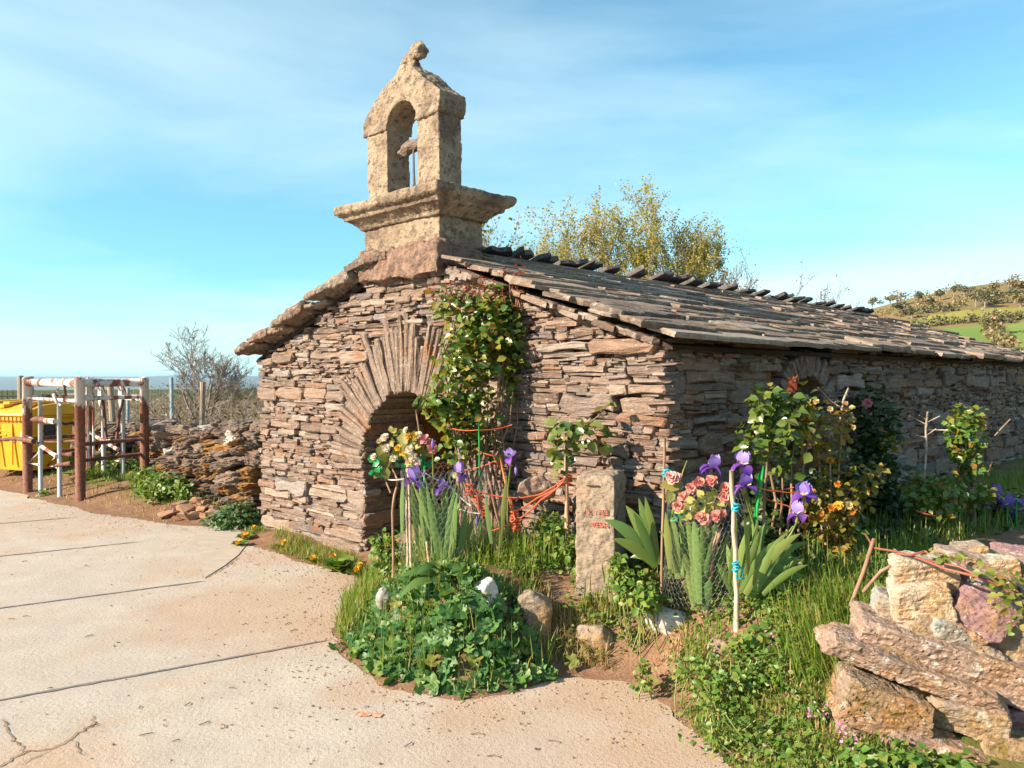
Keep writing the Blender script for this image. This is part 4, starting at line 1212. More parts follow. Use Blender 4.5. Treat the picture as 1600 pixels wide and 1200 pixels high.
# scrub of dead stems and brambles behind the wall
mb = MB(); rs = random.Random(4); tips = []
for k in range(900):
    d = rs.uniform(13.5, 34); px = rs.uniform(150, 420) if rs.random() < .85 else rs.uniform(-20, 150)
    p = P(px, 590, d); p.z = gh(p.x, p.y) - .05
    h = rs.uniform(.4, 1.0) * (1.0 + .25 * (px > 260)) * (.75 if px < 230 else 1)
    q = p.copy(); dd = Vector((rs.gauss(0, .5), rs.gauss(0, .5), 1)).normalized(); pts = [q]
    for i in range(3):
        dd = (dd + Vector((rs.gauss(0, .28), rs.gauss(0, .28), -.10 * i))).normalized(); q = q + dd * h / 3; pts.append(q)
        if rs.random() < .8: mb.tube([q, q + Vector((rs.gauss(0, .22), rs.gauss(0, .22), rs.uniform(.05, .3)))], [.006, .003], 3, rs.random(), cap=False)
    mb.tube(pts, [.010, .008, .006, .004], 3, rs.random(), cap=False); tips += [(tuple(x)) for x in pts[1:]]
o = mb.build('scrub', M_twig); tag(o, 'thicket of grey dead stems and brambles behind the dry stone wall', 'undergrowth', kind='stuff')
tp = np.array(tips); k_ = NP.integers(0, len(tp), 3500)
M_scrubleaf = m_leaf('scrub_leaf', [(0, (.09, .09, .03)), (.5, (.14, .115, .05)), (1, (.18, .13, .08))], trans=.2)
o = scatter('bramble_leaves', LEAF_Q, tp[k_] + NP.normal(0, .12, (3500, 3)), NP.normal(0, 1, (3500, 3)), NP.uniform(.04, .09, 3500), M_scrubleaf); tag(o, 'dull green and brown bramble leaves among the dead stems', 'undergrowth')

# ---- hedges, bushes and trees on the hillside
M_hedge = m_leaf('hedge_leaf', [(0, (.085, .095, .045)), (.4, (.13, .12, .065)), (.75, (.18, .155, .10)), (1, (.11, .12, .045))], trans=.15)
M_bush = m_leaf('bush_leaf', [(0, (.12, .125, .05)), (.4, (.22, .175, .08)), (.75, (.28, .19, .10)), (1, (.13, .14, .05))], trans=.15)
def clumps(cs, per, rad, size, squash=.8):
    pos, rn = [], []
    for c in cs:
        v = NP.normal(0, 1, (per, 3)); v /= np.linalg.norm(v, axis=1, keepdims=True)
        v *= (NP.random((per, 1)) ** .4) * rad * NP.uniform(.7, 1.25); v[:, 2] = np.abs(v[:, 2] * squash) * 1.5
        pos.append(v + np.array(c)); rn.append(np.clip(NP.normal(NP.random(), .12, per), 0, 1))
    return np.concatenate(pos), np.concatenate(rn)
HG = 'hedges between the hillside fields'
def hedge(pl, rad, label, per=80, step=2.0, mat=None):
    cs = []
    w = [Vector(ray_hill(*q)) for q in pl]
    for a, b in zip(w[:-1], w[1:]):
        for k in range(max(1, int((b - a).length / step))): cs.append(tuple(a.lerp(b, k * step / max((b - a).length, .1)) + Vector((NP.normal(0, .6), NP.normal(0, .6), 0))))
    pos, rn = clumps(cs, per, rad, 1)
    o = scatter('hedge', LEAF_Q, pos, NP.normal(0, 1, (len(pos), 3)), NP.uniform(.45, .95, len(pos)), mat or M_hedge, rnd=rn, kind=None)
    tag(o, label, 'hedge', HG)
hedge([(1434, 513), (1480, 508), (1520, 504), (1566, 500)], 2.4, 'dark hedge along the upper edge of the green hillside field')
hedge([(1552, 507), (1600, 497)], 2.0, 'short dark hedge below the highest pale meadow at the picture edge')
hedge([(1548, 512), (1560, 532), (1575, 560), (1592, 588)], 1.5, 'straggling brown hedge running downhill between two green fields', mat=M_bush)
hedge([(1440, 490), (1480, 487), (1506, 484)], 2.0, 'row of bushes above the pale hillside meadow')
def hill_tree(px, py, h, w, seed, label, mat=None, group='trees and bushes scattered on the hillside'):
    b = Vector(ray_hill(px, py)); root = empty('hillside_tree', b); tag(root, label, 'tree', group)
    mb = MB(); mb.tube([(0, 0, -.5), (.1, 0, h * .4), (0, .1, h * .75)], [.3, .22, .1], 5); mb.tube([(.05, 0, h * .35), (w * .3, 0, h * .7)], [.15, .06], 4); mb.tube([(.05, 0, h * .4), (-w * .3, .1, h * .75)], [.14, .05], 4); mb.build('trunk', M_twig, root)
    pos, rn = clumps([(NP.normal(0, w * .25), NP.normal(0, w * .25), h * .45 + NP.uniform(0, h * .3)) for _ in range(5)], 60, w * .38, 1)
    scatter('crown', LEAF_Q, pos, NP.normal(0, 1, (len(pos), 3)), NP.uniform(.4, .85, len(pos)), mat or M_hedge, root, rn)
spots = [(1362, 479, 'pinkish round bush at the foot of the heath beside the roof edge', M_bush), (1390, 474, 'tall thin tree on the hill skyline above the end of the roof', M_bush), (1402, 478, 'bare topped tree below the hill skyline', M_bush), (1433, 474, 'broad dark bush on the skyline left of the meadow', M_hedge),
         (1410, 492, 'dark tree standing low on the heath near the roof edge', M_hedge), (1424, 497, 'dark bush at the left end of the pale meadow', M_hedge), (1448, 486, 'brownish bush on the heath above the pale meadow', M_bush), (1468, 468, 'rusty low bush on the skyline', M_bush),
         (1490, 462, 'grey bare tree on the skyline in the middle of the hill', M_bush), (1506, 462, 'grey green bush on the skyline beside the bare tree', M_hedge), (1524, 478, 'round dark bush on the heath', M_hedge), (1546, 474, 'dark bush on the right of the heath', M_hedge), (1538, 480, 'low dark bush by the upper meadow edge', M_hedge),
         (1552, 458, 'tall pale tree near the top of the hill', M_bush), (1575, 456, 'big russet bush on the hill top', M_bush), (1590, 458, 'rusty bush at the picture edge on the hill top', M_bush), (1585, 472, 'dark green bush under the hill top', M_hedge), (1594, 478, 'brown bush just above the meadow at the picture edge', M_bush), (1547, 522, 'pale grey tree at the head of the hedge between the green fields', M_bush), (1572, 575, 'russet bush at the foot of the straggling hedge', M_bush)]
for i, (px, py, lb, m_) in enumerate(spots):
    s_ = (1.0, .8, 1.2, .9)[i % 4]
    hill_tree(px, py + 2, 4.2 * s_, 4.2 * s_, i, lb, m_)

pos = []
for k in range(70):
    px = rr4.uniform(1350, 1600); py = 482 - (px - 1350) / 250 * 24 + rr4.uniform(0, 13) + (8 if px < 1430 else 0)
    c = Vector(ray_hill(px, py)); v = NP.normal(0, 1, (34, 3)); v[:, 2] = np.abs(v[:, 2]) * .7
    pos.append(np.array(c) + v * rr4.uniform(.5, 1.3))
pos = np.concatenate(pos); o = scatter('heath_scrub', LEAF_Q, pos, NP.normal(0, 1, (len(pos), 3)), NP.uniform(.35, .8, len(pos)), M_bush); tag(o, 'low brown and grey scrub all over the heath on the hillside', 'scrub')
# ------------------------------------------------------------------ the stone wall at the right
M_near = [m_stone('lichened_block', [(0, (.47, .40, .325)), (1, (.50, .43, .345))], grain=(9, 9, 14), lichen=.56, lichen_c=(.62, .58, .44), stain=.57, stain_c=(.42, .22, .06), bump=.9, bdist=.016, k=.86),
          m_stone('purple_schist', [(0, (.29, .175, .185)), (1, (.33, .20, .20))], grain=(6, 14, 14), lichen=.63, lichen_c=(.58, .54, .48), stain=.64, stain_c=(.40, .22, .07), bump=.8, bdist=.014, k=.85),
          m_stone('pink_schist', [(0, (.46, .31, .235)), (1, (.48, .34, .26))], grain=(4, 10, 26), lichen=.59, lichen_c=(.66, .60, .54), stain=.62, stain_c=(.40, .22, .09), bump=.9, bdist=.016, k=.68),
          m_stone('blue_grey_slab', [(0, (.36, .37, .34)), (1, (.40, .40, .36))], grain=(5, 10, 20), lichen=.64, lichen_c=(.60, .60, .54), stain=.60, stain_c=(.36, .20, .09), bump=.6, bdist=.01, k=.75),
          m_stone('ochre_block', [(0, (.42, .33, .26)), (1, (.46, .36, .28))], grain=(6, 8, 18), lichen=.61, lichen_c=(.58, .54, .44), stain=.60, stain_c=(.40, .23, .07), bump=.9, bdist=.016, k=.68, moss=(.62, (.17, .115, .02))),
          m_stone('mossy_block', [(0, (.42, .32, .24)), (1, (.47, .36, .27))], grain=(6, 8, 18), lichen=.60, lichen_c=(.58, .52, .42), stain=.55, stain_c=(.38, .18, .05), bump=.9, bdist=.016, k=.68, moss=(.57, (.16, .115, .035)))]
rw = random.Random(77)
rwall = empty('field_wall', P(1470, 1150, 3.3).xy.to_3d()); tag(rwall, 'end of a dry stone wall of big lichened blocks and long slabs beside the grass bank', 'wall')
ro = Vector(rwall.location)
def near_rock(px, py, w, h, d, tilt, mi, deep=.34, yaw=-.25, p=5, n=20, taper=0):
    s_ = d / FPX; c = P(px, py, d + deep * .35) - ro
    pts = []
    for sx_ in (-.5, .5):
        for sy_ in (-.5, .5):
            for sz_ in (-.5, .5):
                f = [rw.uniform(.72, 1.0), rw.uniform(.72, 1.0), rw.uniform(.70, 1.0)]
                for q in range(3):
                    g_ = list(f); g_[q] *= rw.uniform(.55, .9)
                    pts.append(Vector((sx_ * g_[0] * w * s_ * 1.08, sy_ * g_[1] * deep, sz_ * g_[2] * h * s_ * 1.10)))
    me = hull(pts, 'block', M_near[mi])
    me = remesh(me, max(.0062, w * s_ / 110), ((6, .008), ((14, 14, 50), .004), (70, .003)), smooth=False, name='block', strata=(rw.uniform(14, 34), .013 if w > 2 * h else .006, 7))
    inst('block', me, Matrix.Translation(c) @ rot(0, radians(tilt), yaw), rwall)
for a in ((1443, 894, 104, 48, 3.42, 8, 0, .30), (1440, 934, 88, 58, 3.36, -6, 0, .30), (1452, 978, 78, 62, 3.33, 24, 4, .28), (1418, 985, 40, 40, 3.36, -20, 3, .2), (1485, 915, 46, 30, 3.42, 20, 5, .2), (1500, 985, 60, 24, 3.3, 30, 2, .2), (1400, 1012, 60, 22, 3.3, 16, 5, .3), (1345, 1108, 50, 30, 3.2, -10, 2, .25), (1445, 1130, 60, 24, 3.2, 16, 5, .3), (1540, 1140, 60, 26, 3.2, -4, 2, .3), (1480, 1180, 70, 26, 3.1, 8, 1, .3), (1380, 1165, 60, 26, 3.16, 12, 4, .3), (1556, 1062, 90, 26, 3.25, 16, 1, .3), (1526, 946, 92, 84, 3.30, 36, 1, .34), (1598, 1000, 130, 112, 3.28, 14, 4, .36), (1388, 944, 42, 36, 3.50, 10, 3, .2),
          (1505, 1000, 130, 36, 3.30, 27, 3, .28), (1500, 1030, 330, 62, 3.24, 15, 2, .50), (1422, 1040, 270, 34, 3.20, 17, 2, .42), (1376, 1098, 146, 66, 3.17, 15, 5, .36), (1497, 1106, 108, 54, 3.17, 8, 4, .36),
          (1590, 1110, 100, 42, 3.2, -6, 1, .36), (1346, 1134, 96, 34, 3.22, 8, 2, .3), (1440, 1160, 160, 62, 3.13, 14, 2, .4), (1585, 1166, 140, 70, 3.08, 6, 5, .4), (1410, 1186, 120, 40, 3.16, 10, 4, .36), (1520, 1200, 120, 40, 3.1, 0, 2, .36),
          (1640, 1060, 110, 60, 3.2, 12, 4, .4), (1690, 960, 120, 90, 3.3, 0, 2, .4), (1700, 1130, 140, 90, 3.15, 0, 5, .4), (1350, 1070, 60, 28, 3.3, 5, 5, .3), (1480, 1075, 130, 26, 3.25, 14, 5, .3),
          (1504, 878, 78, 32, 3.75, 10, 2, .3), (1515, 862, 48, 24, 4.0, -8, 4, .25), (1558, 873, 60, 22, 3.95, 4, 4, .3), (1563, 886, 42, 32, 3.7, -8, 0, .25), (1590, 868, 56, 28, 4.1, 0, 1, .3), (1606, 890, 46, 40, 3.7, 4, 2, .3),
          (1540, 915, 70, 40, 3.55, 5, 5, .3), (1620, 935, 80, 50, 3.55, 5, 4, .3), (1650, 895, 80, 60, 3.9, 0, 2, .4)):
    near_rock(*a)
mb = MB()
cpts = [P(1400, 960, 3.75), P(1640, 905, 3.9), P(1720, 905, 3.6), P(1720, 1230, 3.4), P(1360, 1210, 3.5), P(1380, 1060, 3.55), P(1640, 930, 4.3), P(1420, 960, 4.1), P(1720, 1150, 4.4), P(1400, 1100, 4.2)]
me = hull([c - ro for c in cpts], 'rubble_core', M_mortar); link('rubble_core', me, rwall)

# ------------------------------------------------------------------ leaf shapes
def fan_leaf(n=17, lobes=5, cup=.16, notch=.30):
    V = [(0, 0, 0)]
    for k in range(n):
        a = -2.75 + 5.5 * k / (n - 1); r_ = 1 - notch * (1 - abs(cos(a * lobes / 2.2)))
        V.append((r_ * sin(a) * .55, r_ * cos(a) * .55 + .05, cup * (r_ ** 2) * (.6 + .4 * cos(a * lobes))))
    return (np.array(V), np.array([(0, k + 1, k + 2) for k in range(n - 1)]))
LEAF_M = fan_leaf()
M_roseleaf = m_leaf('rose_leaf', [(0, (.045, .11, .018)), (.35, (.085, .16, .02)), (.6, (.15, .21, .03)), (.8, (.19, .20, .03)), (.92, (.25, .19, .03)), (1, (.28, .12, .03))], rough=.35, trans=.30, spec=.5)
M_bigrose = m_leaf('glossy_rose_leaf', [(0, (.05, .10, .02)), (.4, (.085, .145, .025)), (.75, (.15, .19, .035)), (1, (.22, .21, .05))], rough=.28, trans=.28, spec=.6)
M_yelleaf = m_leaf('yellowing_rose_leaf', [(0, (.11, .13, .02)), (.4, (.20, .18, .03)), (.7, (.28, .20, .03)), (1, (.30, .13, .035))], rough=.4)
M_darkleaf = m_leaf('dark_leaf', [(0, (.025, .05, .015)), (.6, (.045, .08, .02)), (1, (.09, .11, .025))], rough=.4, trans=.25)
M_mallow = m_leaf('mallow_leaf', [(0, (.025, .085, .02)), (.4, (.055, .15, .032)), (.75, (.10, .20, .045)), (.92, (.17, .25, .06)), (.95, (.20, .19, .03)), (1, (.10, .17, .035))], rough=.5, trans=.22)
M_shoot = m_plain('red_shoot', (.26, .06, .05), .5, .4, c2=(.20, .10, .05), scale=15, bump=0)
M_stem = m_plain('woody_stem', (.20, .12, .08), .85, .2, c2=(.30, .20, .13), scale=14, grain=(1, 1, .3))
M_greenstem = m_plain('green_stem', (.12, .17, .04), .5, .4, c2=(.20, .20, .05), scale=10, bump=0)
def leaf_mesh(tpl, name, mat):
    V, Fc = tpl; return np_mesh(name, V, Fc, mat, smooth=False)
def leaf_cloud(root, ells, tpl, mat, size, nobj, name='leaf', out=.8, droop=-.25, flat=.35, shell=.5):
    """leaves through ellipsoids [(px, py, rx, ry, d, depth, n)], the nearest nobj of them as objects of their own"""
    o = Vector(root.location)
    pos, nrm = [], []
    for (px, py, rx, ry, d, dr, n_) in ells:
        v = NP.normal(0, 1, (n_, 3)); v /= np.linalg.norm(v, axis=1, keepdims=True)
        r_ = NP.random((n_, 1)) ** shell * NP.uniform(.8, 1.12, (n_, 1))
        c = P(px, py, d)
        pos.append(v * r_ * np.array([rx * d / FPX, dr, ry * d / FPX]) + np.array(c)); nrm.append(v)
    pos = np.concatenate(pos); nrm = np.concatenate(nrm)
    ups = nrm * out + NP.normal(0, .45, pos.shape) + np.array([0, 0, .5]) + np.array([-.45, -.35, .1])
    dirs = NP.normal(0, 1, pos.shape) * np.array([1, 1, flat]) + nrm * .4 + np.array([0, 0, droop])
    sz = NP.uniform(.65, 1.25, len(pos)) * size
    k = np.argsort(pos[:, 1] + NP.normal(0, .02, len(pos))); a, b = k[:nobj], k[nobj:]
    me = leaf_mesh(tpl, name, mat)
    B = basis(dirs, ups)
    for i in a:
        M = Matrix(B[i].tolist()).to_4x4() @ Matrix.Diagonal((sz[i], sz[i], sz[i], 1)); M.translation = Vector(pos[i]) - o
        inst(name, me, M, root)
    if len(b): scatter('foliage', tpl, pos[b] - np.array(o), dirs[b], sz[b], mat, root, ups=ups[b])
    return pos
def stems(root, lines, mat, name='stem', n=6, one=False):
    o = Vector(root.location)
    for pts, r_ in lines:
        mb = MB(); mb.tube([Vector(p) - o for p in pts], r_, n); mb.build(name, mat, root, smooth=True)
def wob(a, b, k=4, j=.015):
    return [a.lerp(b, i / k) + Vector((rw.uniform(-j, j), rw.uniform(-j, j), 0)) * (0 < i < k) for i in range(k + 1)]
def gp(px, d):
    p = P(px, 590, d); p.z = gh(p.x, p.y); return p

# petals -----------------------------------------------------------
def petal(L, Wd, curl, nu=5, nv=4, lift=0.0, ruffle=.0):
    """a petal along +y from the origin, bending by curl (radians) over its length"""
    V = []
    for i in range(nu + 1):
        t_ = i / nu; wd = Wd * (sin(pi * min(t_ * .86 + .10, 1)) ** .7)
        y_, z_ = 0, 0
        a_ = lift; 
        for s_ in range(i): a_ += curl / nu; y_ += cos(a_) * L / nu; z_ += sin(a_) * L / nu
        for j in range(nv + 1):
            u_ = j / nv * 2 - 1; V.append((u_ * wd / 2, y_, z_ + .16 * Wd * u_ * u_ + ruffle * sin(u_ * 5 + i * 2) * t_))
    Fc = [(i * (nv + 1) + j, i * (nv + 1) + j + 1, (i + 1) * (nv + 1) + j + 1, (i + 1) * (nv + 1) + j) for i in range(nu) for j in range(nv)]
    return np.array(V), np.array(Fc)
M_iris = m_leaf('violet_petal', [(0, (.19, .12, .46)), (.5, (.25, .17, .52)), (1, (.34, .26, .58))], rough=.5, trans=.3, tcol=(1.1, 1.0, 1.2))
M_fall = m_leaf('purple_fall', [(0, (.12, .035, .30)), (.5, (.18, .06, .36)), (1, (.24, .10, .42))], rough=.5, trans=.3, tcol=(1.1, 1.0, 1.2))
M_beard = m_plain('iris_beard', (.60, .50, .30), .8, .2, c2=(.5, .35, .1), bump=0)
M_spathe = m_plain('papery_spathe', (.34, .22, .16), .8, .2, c2=(.25, .25, .08), bump=0)
p_std = np_mesh('standard', *petal(.078, .074, 1.0, lift=.95, ruffle=.007), M_iris, smooth=True)
p_fall = np_mesh('fall', *petal(.092, .068, -2.0, lift=.5, ruffle=.007), M_fall, smooth=True)
def iris_flower(parent, p, s_=1.0, rz=0, tx=0, ty=0):
    o = Vector(parent.location)
    mb = MB(); mb.lathe([(.004, -.045), (.010, -.03), (.011, -.01), (.007, .004), (.010, .02), (.003, .035)], (0, 0, 0), 7); 
    for k in range(3):
        a = k * 2 * pi / 3; mb.tube([(0, 0, .01), (.018 * -sin(a), .018 * cos(a), .018), (.035 * -sin(a), .035 * cos(a), .026)], [.004, .005, .003], 5, mi=1)
    f = link('iris_flower', mb.mesh('iris_flower', [M_spathe, M_beard], True), parent)
    f.matrix_local = Matrix.Translation(Vector(p) - o) @ rot(tx, ty, rz) @ Matrix.Diagonal((s_, s_, s_, 1))
    for k in range(3):
        inst('fall', p_fall, Matrix.Rotation(k * 2 * pi / 3 + rw.uniform(-.35, .35), 4, 'Z') @ Matrix.Rotation(rw.uniform(-.3, .5), 4, 'X') @ Matrix.Rotation(rw.uniform(-.4, .4), 4, 'Y'), f)
        inst('standard', p_std, Matrix.Rotation(pi / 3 + k * 2 * pi / 3 + rw.uniform(-.25, .25), 4, 'Z') @ Matrix.Rotation(rw.uniform(-.7, .1), 4, 'X') @ Matrix.Rotation(rw.uniform(-.4, .4), 4, 'Y'), f)
    return f
def bloom_mesh(name, mat, r_=.03, rings=((3, .35, 1.25, .5), (5, .6, 1.0, .3), (6, .85, .65, .0), (7, 1.0, .25, -.2)), ruffle=.003, core=None):
    V, Fc, n0, rn = [], [], 0, []
    for (n_, ln, lift, cu) in rings:
        for k in range(n_):
            v, f = petal(r_ * ln, r_ * ln * 1.0, cu + rw.uniform(-.3, .3), 3, 3, lift=lift + rw.uniform(-.15, .15), ruffle=ruffle)
            M = np.array(Matrix.Rotation(k * 2 * pi / n_ + rw.uniform(-.2, .2) + ln * 2, 3, 'Z'))
            V.append(v @ M.T); Fc.append(f + n0); n0 += len(v); rn += [rw.random()] * len(f)
    return np_mesh(name, np.concatenate(V), np.concatenate(Fc), mat, rn, smooth=True)
def m_petal(name, a, b): return m_leaf(name, [(0, a), (1, b)], rough=.6, trans=.25, tcol=(1, 1, 1))
M_salmon = m_petal('salmon_cloth_petal', (.60, .17, .14), (.68, .36, .30)); M_pink = m_petal('pink_cloth_petal', (.62, .18, .22), (.70, .38, .38)); M_pale = m_petal('pale_pink_cloth_petal', (.68, .38, .36), (.72, .48, .44))
M_white = m_petal('cream_cloth_petal', (.68, .58, .46), (.74, .66, .55)); M_yellow = m_petal('yellow_petal', (.62, .36, .03), (.70, .46, .06)); M_orange = m_petal('orange_petal', (.55, .20, .03), (.62, .30, .04)); M_cream = m_petal('pale_yellow_petal', (.66, .50, .22), (.70, .56, .3))
B_salmon, B_pink, B_pale, B_white, B_yellow, B_orange, B_cream = [bloom_mesh('blossom', m_) for m_ in (M_salmon, M_pink, M_pale, M_white, M_yellow, M_orange, M_cream)]
def bloom(me, parent, p, s_=1.0, face=(-.3, -.8, .5), name='blossom'):
    q = Vector(face) + Vector((rw.uniform(-.35, .35), rw.uniform(-.2, .2), rw.uniform(-.3, .3)))
    M = Matrix.Translation(Vector(p) - Vector(parent.location)) @ q.to_track_quat('Z', 'Y').to_matrix().to_4x4() @ Matrix.Rotation(rw.uniform(0, 6), 4, 'Z') @ Matrix.Diagonal((s_, s_, s_, 1))
    return inst(name, me, M, parent)

# ------------------------------------------------------------------ iris blades
M_blade = m_leaf('iris_blade', [(0, (.11, .20, .06)), (.5, (.15, .25, .07)), (.85, (.19, .27, .07)), (1, (.22, .24, .07))], rough=.5, trans=.25, spec=.3)
M_strap = m_leaf('strap_leaf', [(0, (.05, .12, .03)), (.6, (.09, .16, .035)), (1, (.17, .21, .04))], rough=.35, trans=.2, spec=.5)
def blade(root, b, t_, wpx, d, bend=.0, mat=None, dz=0, name='leaf', face=None):
    """one sword leaf from pixel b to pixel t_, wpx wide, bending over by bend (metres)"""
    A = P(*b, d); Bp = P(*t_, d + dz + rw.uniform(-.05, .05)); wd = wpx * d / FPX
    o = Vector(root.location); ax = Bp - A; L = ax.length; wd *= .80 if mat is None else 1
    fc = Vector(face) if face else Vector((rw.uniform(-.5, .5), -1, rw.uniform(0, .3)))
    sd = ax.cross(fc).normalized(); nr = sd.cross(ax).normalized()
    V, n_ = [], 7
    for i in range(n_ + 1):
        s_ = i / n_; c = A + ax * s_ + Vector((0, 0, 1)) * (bend * 4 * s_ * (1 - s_)) + nr * (.02 * L * sin(s_ * 3))
        w_ = wd * (.55 + .9 * s_ if s_ < .4 else .91 * (1 - ((s_ - .4) / .6) ** 2.2) + .0) / 1.0
        w_ = max(w_, wd * .02)
        for u_, z_ in ((-.5, 0), (0, .12), (.5, 0)): V.append(c + sd * (w_ * u_) + nr * (w_ * z_) - o)
    Fc = [(i * 3 + j, i * 3 + j + 1, i * 3 + j + 4, i * 3 + j + 3) for i in range(n_) for j in range(2)]
    return link(name, np_mesh(name, [tuple(v) for v in V], Fc, mat or M_blade, [rw.random()] * len(Fc), smooth=True), root)
def thing_at(name, px, d, label, cat, group=None):
    r_ = empty(name, gp(px, d)); tag(r_, label, cat, group); return r_
IG = 'clumps of violet irises'
irA = thing_at('iris_plant', 695, 4.85, 'violet flag irises inside the wire netting in front of the doorway', 'iris', IG)
for b, t_, w_, bd in (((695, 892), (664, 762), 15, 0), ((700, 892), (689, 744), 15, .0), ((705, 892), (714, 770), 15, 0), ((702, 890), (738, 868), 14, .09), ((690, 886), (653, 738), 15, 0), ((652, 852), (642, 748), 13, .01), ((628, 832), (630, 744), 11, .01),
                      ((664, 846), (658, 738), 18, 0), ((716, 880), (748, 800), 13, .03), ((722, 882), (702, 742), 15, 0), ((690, 880), (674, 790), 12, 0), ((715, 885), (730, 790), 13, .02), ((708, 888), (700, 800), 12, 0), ((780, 856), (792, 742), 13, 0), ((768, 850), (758, 770), 11, 0), ((735, 878), (722, 790), 12, 0)):
    blade(irA, b, t_, w_, 4.85 + rw.uniform(-.08, .08), bd)
for b, f, s_ in (((690, 880), (648, 752), 1.15), ((705, 880), (718, 742), .95), ((700, 880), (690, 765), .8), ((790, 800), (798, 716), .75)):
    a, p = P(*b, 4.88), P(*f, 4.85); a.z = gh(a.x, a.y)
    stems(irA, [(wob(a, p - Vector((0, 0, .04)), 4, .012), .005)], M_greenstem); iris_flower(irA, p, s_, rw.uniform(0, 2), rw.uniform(-.2, .3), rw.uniform(-.2, .2))
for f in ((676, 694), (806, 735), (745, 815)):
    mb = MB(); mb.lathe([(.002, -.03), (.009, -.012), (.010, .006), (.002, .034)], P(*f, 4.85) - Vector(irA.location), 7); o = mb.build('iris_bud', M_iris, irA)
a = gp(676, 4.87); stems(irA, [(wob(a, P(676, 700, 4.85), 4, .01), .005)], M_greenstem)
strap = thing_at('strap_leaved_plant', 702, 4.6, 'low plant of broad drooping strap leaves above the mallow patch', 'plant')
for b, t_, w_, bd in (((700, 912), (628, 902), 24, .05), ((700, 914), (622, 938), 22, .07), ((698, 910), (650, 900), 20, .07), ((697, 905), (690, 975), 19, .05), ((704, 908), (745, 930), 16, .05), ((700, 908), (668, 880), 14, .03), ((702, 905), (722, 868), 13, .02)):
    blade(strap, b, t_, w_, 4.55, bd, M_strap, dz=-.16, face=(0, -.5, 1))
irB = thing_at('iris_plant', 1085, 4.25, 'light green iris leaves round the salmon cloth flowers in the netting', 'iris', IG)
for b, t_, w_, bd in (((1085, 948), (1062, 806), 19, 0), ((1090, 948), (1112, 850), 18, .0), ((1100, 945), (1127, 872), 17, .02), ((1060, 905), (1050, 795), 20, 0), ((1075, 905), (1074, 802), 20, 0), ((1095, 905), (1086, 812), 18, 0), ((1108, 900), (1120, 806), 20, 0), ((1092, 950), (1080, 880), 14, .01),
                      ((1102, 955), (1110, 905), 20, .02), ((1048, 890), (1040, 800), 16, 0), ((1120, 910), (1140, 830), 16, .02), ((1066, 900), (1098, 820), 15, .03), ((1080, 900), (1030, 830), 15, .03), ((1100, 900), (1100, 790), 18, 0)):
    blade(irB, b, t_, w_, 4.25 + rw.uniform(-.07, .07), bd)
irC = thing_at('iris_plant', 1026, 4.35, 'dark green fan of iris leaves without flowers beside the concrete post', 'iris', IG)
for b, t_, w_, bd in (((1024, 884), (944, 812), 22, .05), ((1026, 886), (956, 842), 20, .03), ((1026, 880), (978, 790), 22, .03), ((1026, 880), (998, 778), 18, .01), ((1028, 880), (1008, 776), 16, .01), ((1024, 884), (990, 800), 16, .02), ((1028, 884), (985, 872), 14, .03)):
    blade(irC, b, t_, w_, 4.35, bd, M_strap)
irD = thing_at('iris_plant', 1155, 4.1, 'biggest fan of wide pale green iris leaves spreading right under violet flowers', 'iris', IG)
for b, t_, w_, bd in (((1165, 930), (1253, 833), 22, .05), ((1165, 932), (1263, 847), 23, .06), ((1170, 930), (1250, 872), 21, .05), ((1160, 935), (1266, 905), 27, .06), ((1168, 930), (1254, 945), 24, .09), ((1160, 930), (1226, 952), 22, .08), ((1158, 925), (1192, 822), 18, .02), ((1150, 920), (1176, 802), 16, .01), ((1160, 925), (1212, 845), 20, .03),
                      ((1140, 915), (1152, 806), 14, 0), ((1170, 930), (1240, 826), 18, .04), ((1170, 935), (1258, 1000), 18, .10), ((1150, 920), (1136, 850), 16, .01), ((1156, 925), (1222, 905), 20, .05), ((1165, 930), (1205, 880), 22, .03), ((1172, 935), (1236, 930), 26, .07), ((1166, 938), (1212, 985), 22, .09), ((1160, 930), (1240, 890), 24, .06), ((1150, 925), (1166, 830), 18, .01), ((1145, 930), (1120, 880), 16, .02)):
    blade(irD, b, t_, w_, 4.12 + rw.uniform(-.06, .06), bd)
for b, f, d, s_ in (((1120, 900), (1112, 732), 4.4, 1.0), ((1180, 880), (1160, 728), 4.15, .95), ((1182, 880), (1164, 762), 4.12, .95), ((1215, 860), (1256, 776), 4.1, .95), ((1215, 860), (1245, 806), 4.08, .95)):
    a, p = P(*b, d), P(*f, d); stems(irD, [([a, a.lerp(p, .5) + Vector((.02, 0, -.01)), p - Vector((0, 0, .04))], .0055)], M_greenstem); iris_flower(irD, p, s_, rw.uniform(0, 2), rw.uniform(-.1, .3), rw.uniform(-.2, .2))
for rt, lst, d in ((irB, [(1060, 812), (1068, 790), (1082, 800), (1093, 806), (1105, 815), (1118, 835), (1128, 850), (1046, 830), (1056, 845), (1098, 795)], 4.25), (irD, [(1246, 842), (1256, 862), (1258, 884), (1230, 834), (1200, 812), (1182, 806), (1166, 800), (1245, 918), (1236, 968), (1220, 860), (1140, 820)], 4.1),
                   (irA, [(648, 752), (660, 748), (680, 756), (695, 750), (720, 780), (708, 760), (668, 742), (634, 760), (730, 815)], 4.86)):
    x0 = {4.25: 1085, 4.1: 1162, 4.86: 698}[d]
    for q in lst: blade(rt, (x0 + rw.uniform(-16, 16) + (q[0] - x0) * .2, (945 if d == 4.25 else 930 if d == 4.1 else 886)), (q[0] + rw.uniform(-6, 6), q[1] + rw.uniform(-6, 10)), rw.uniform(12, 19), d + rw.uniform(-.1, .1), rw.uniform(0, .05))
irE = thing_at('iris_plant', 1572, 6.2, 'violet irises in the shade of the chapel wall near the picture edge', 'iris', IG)
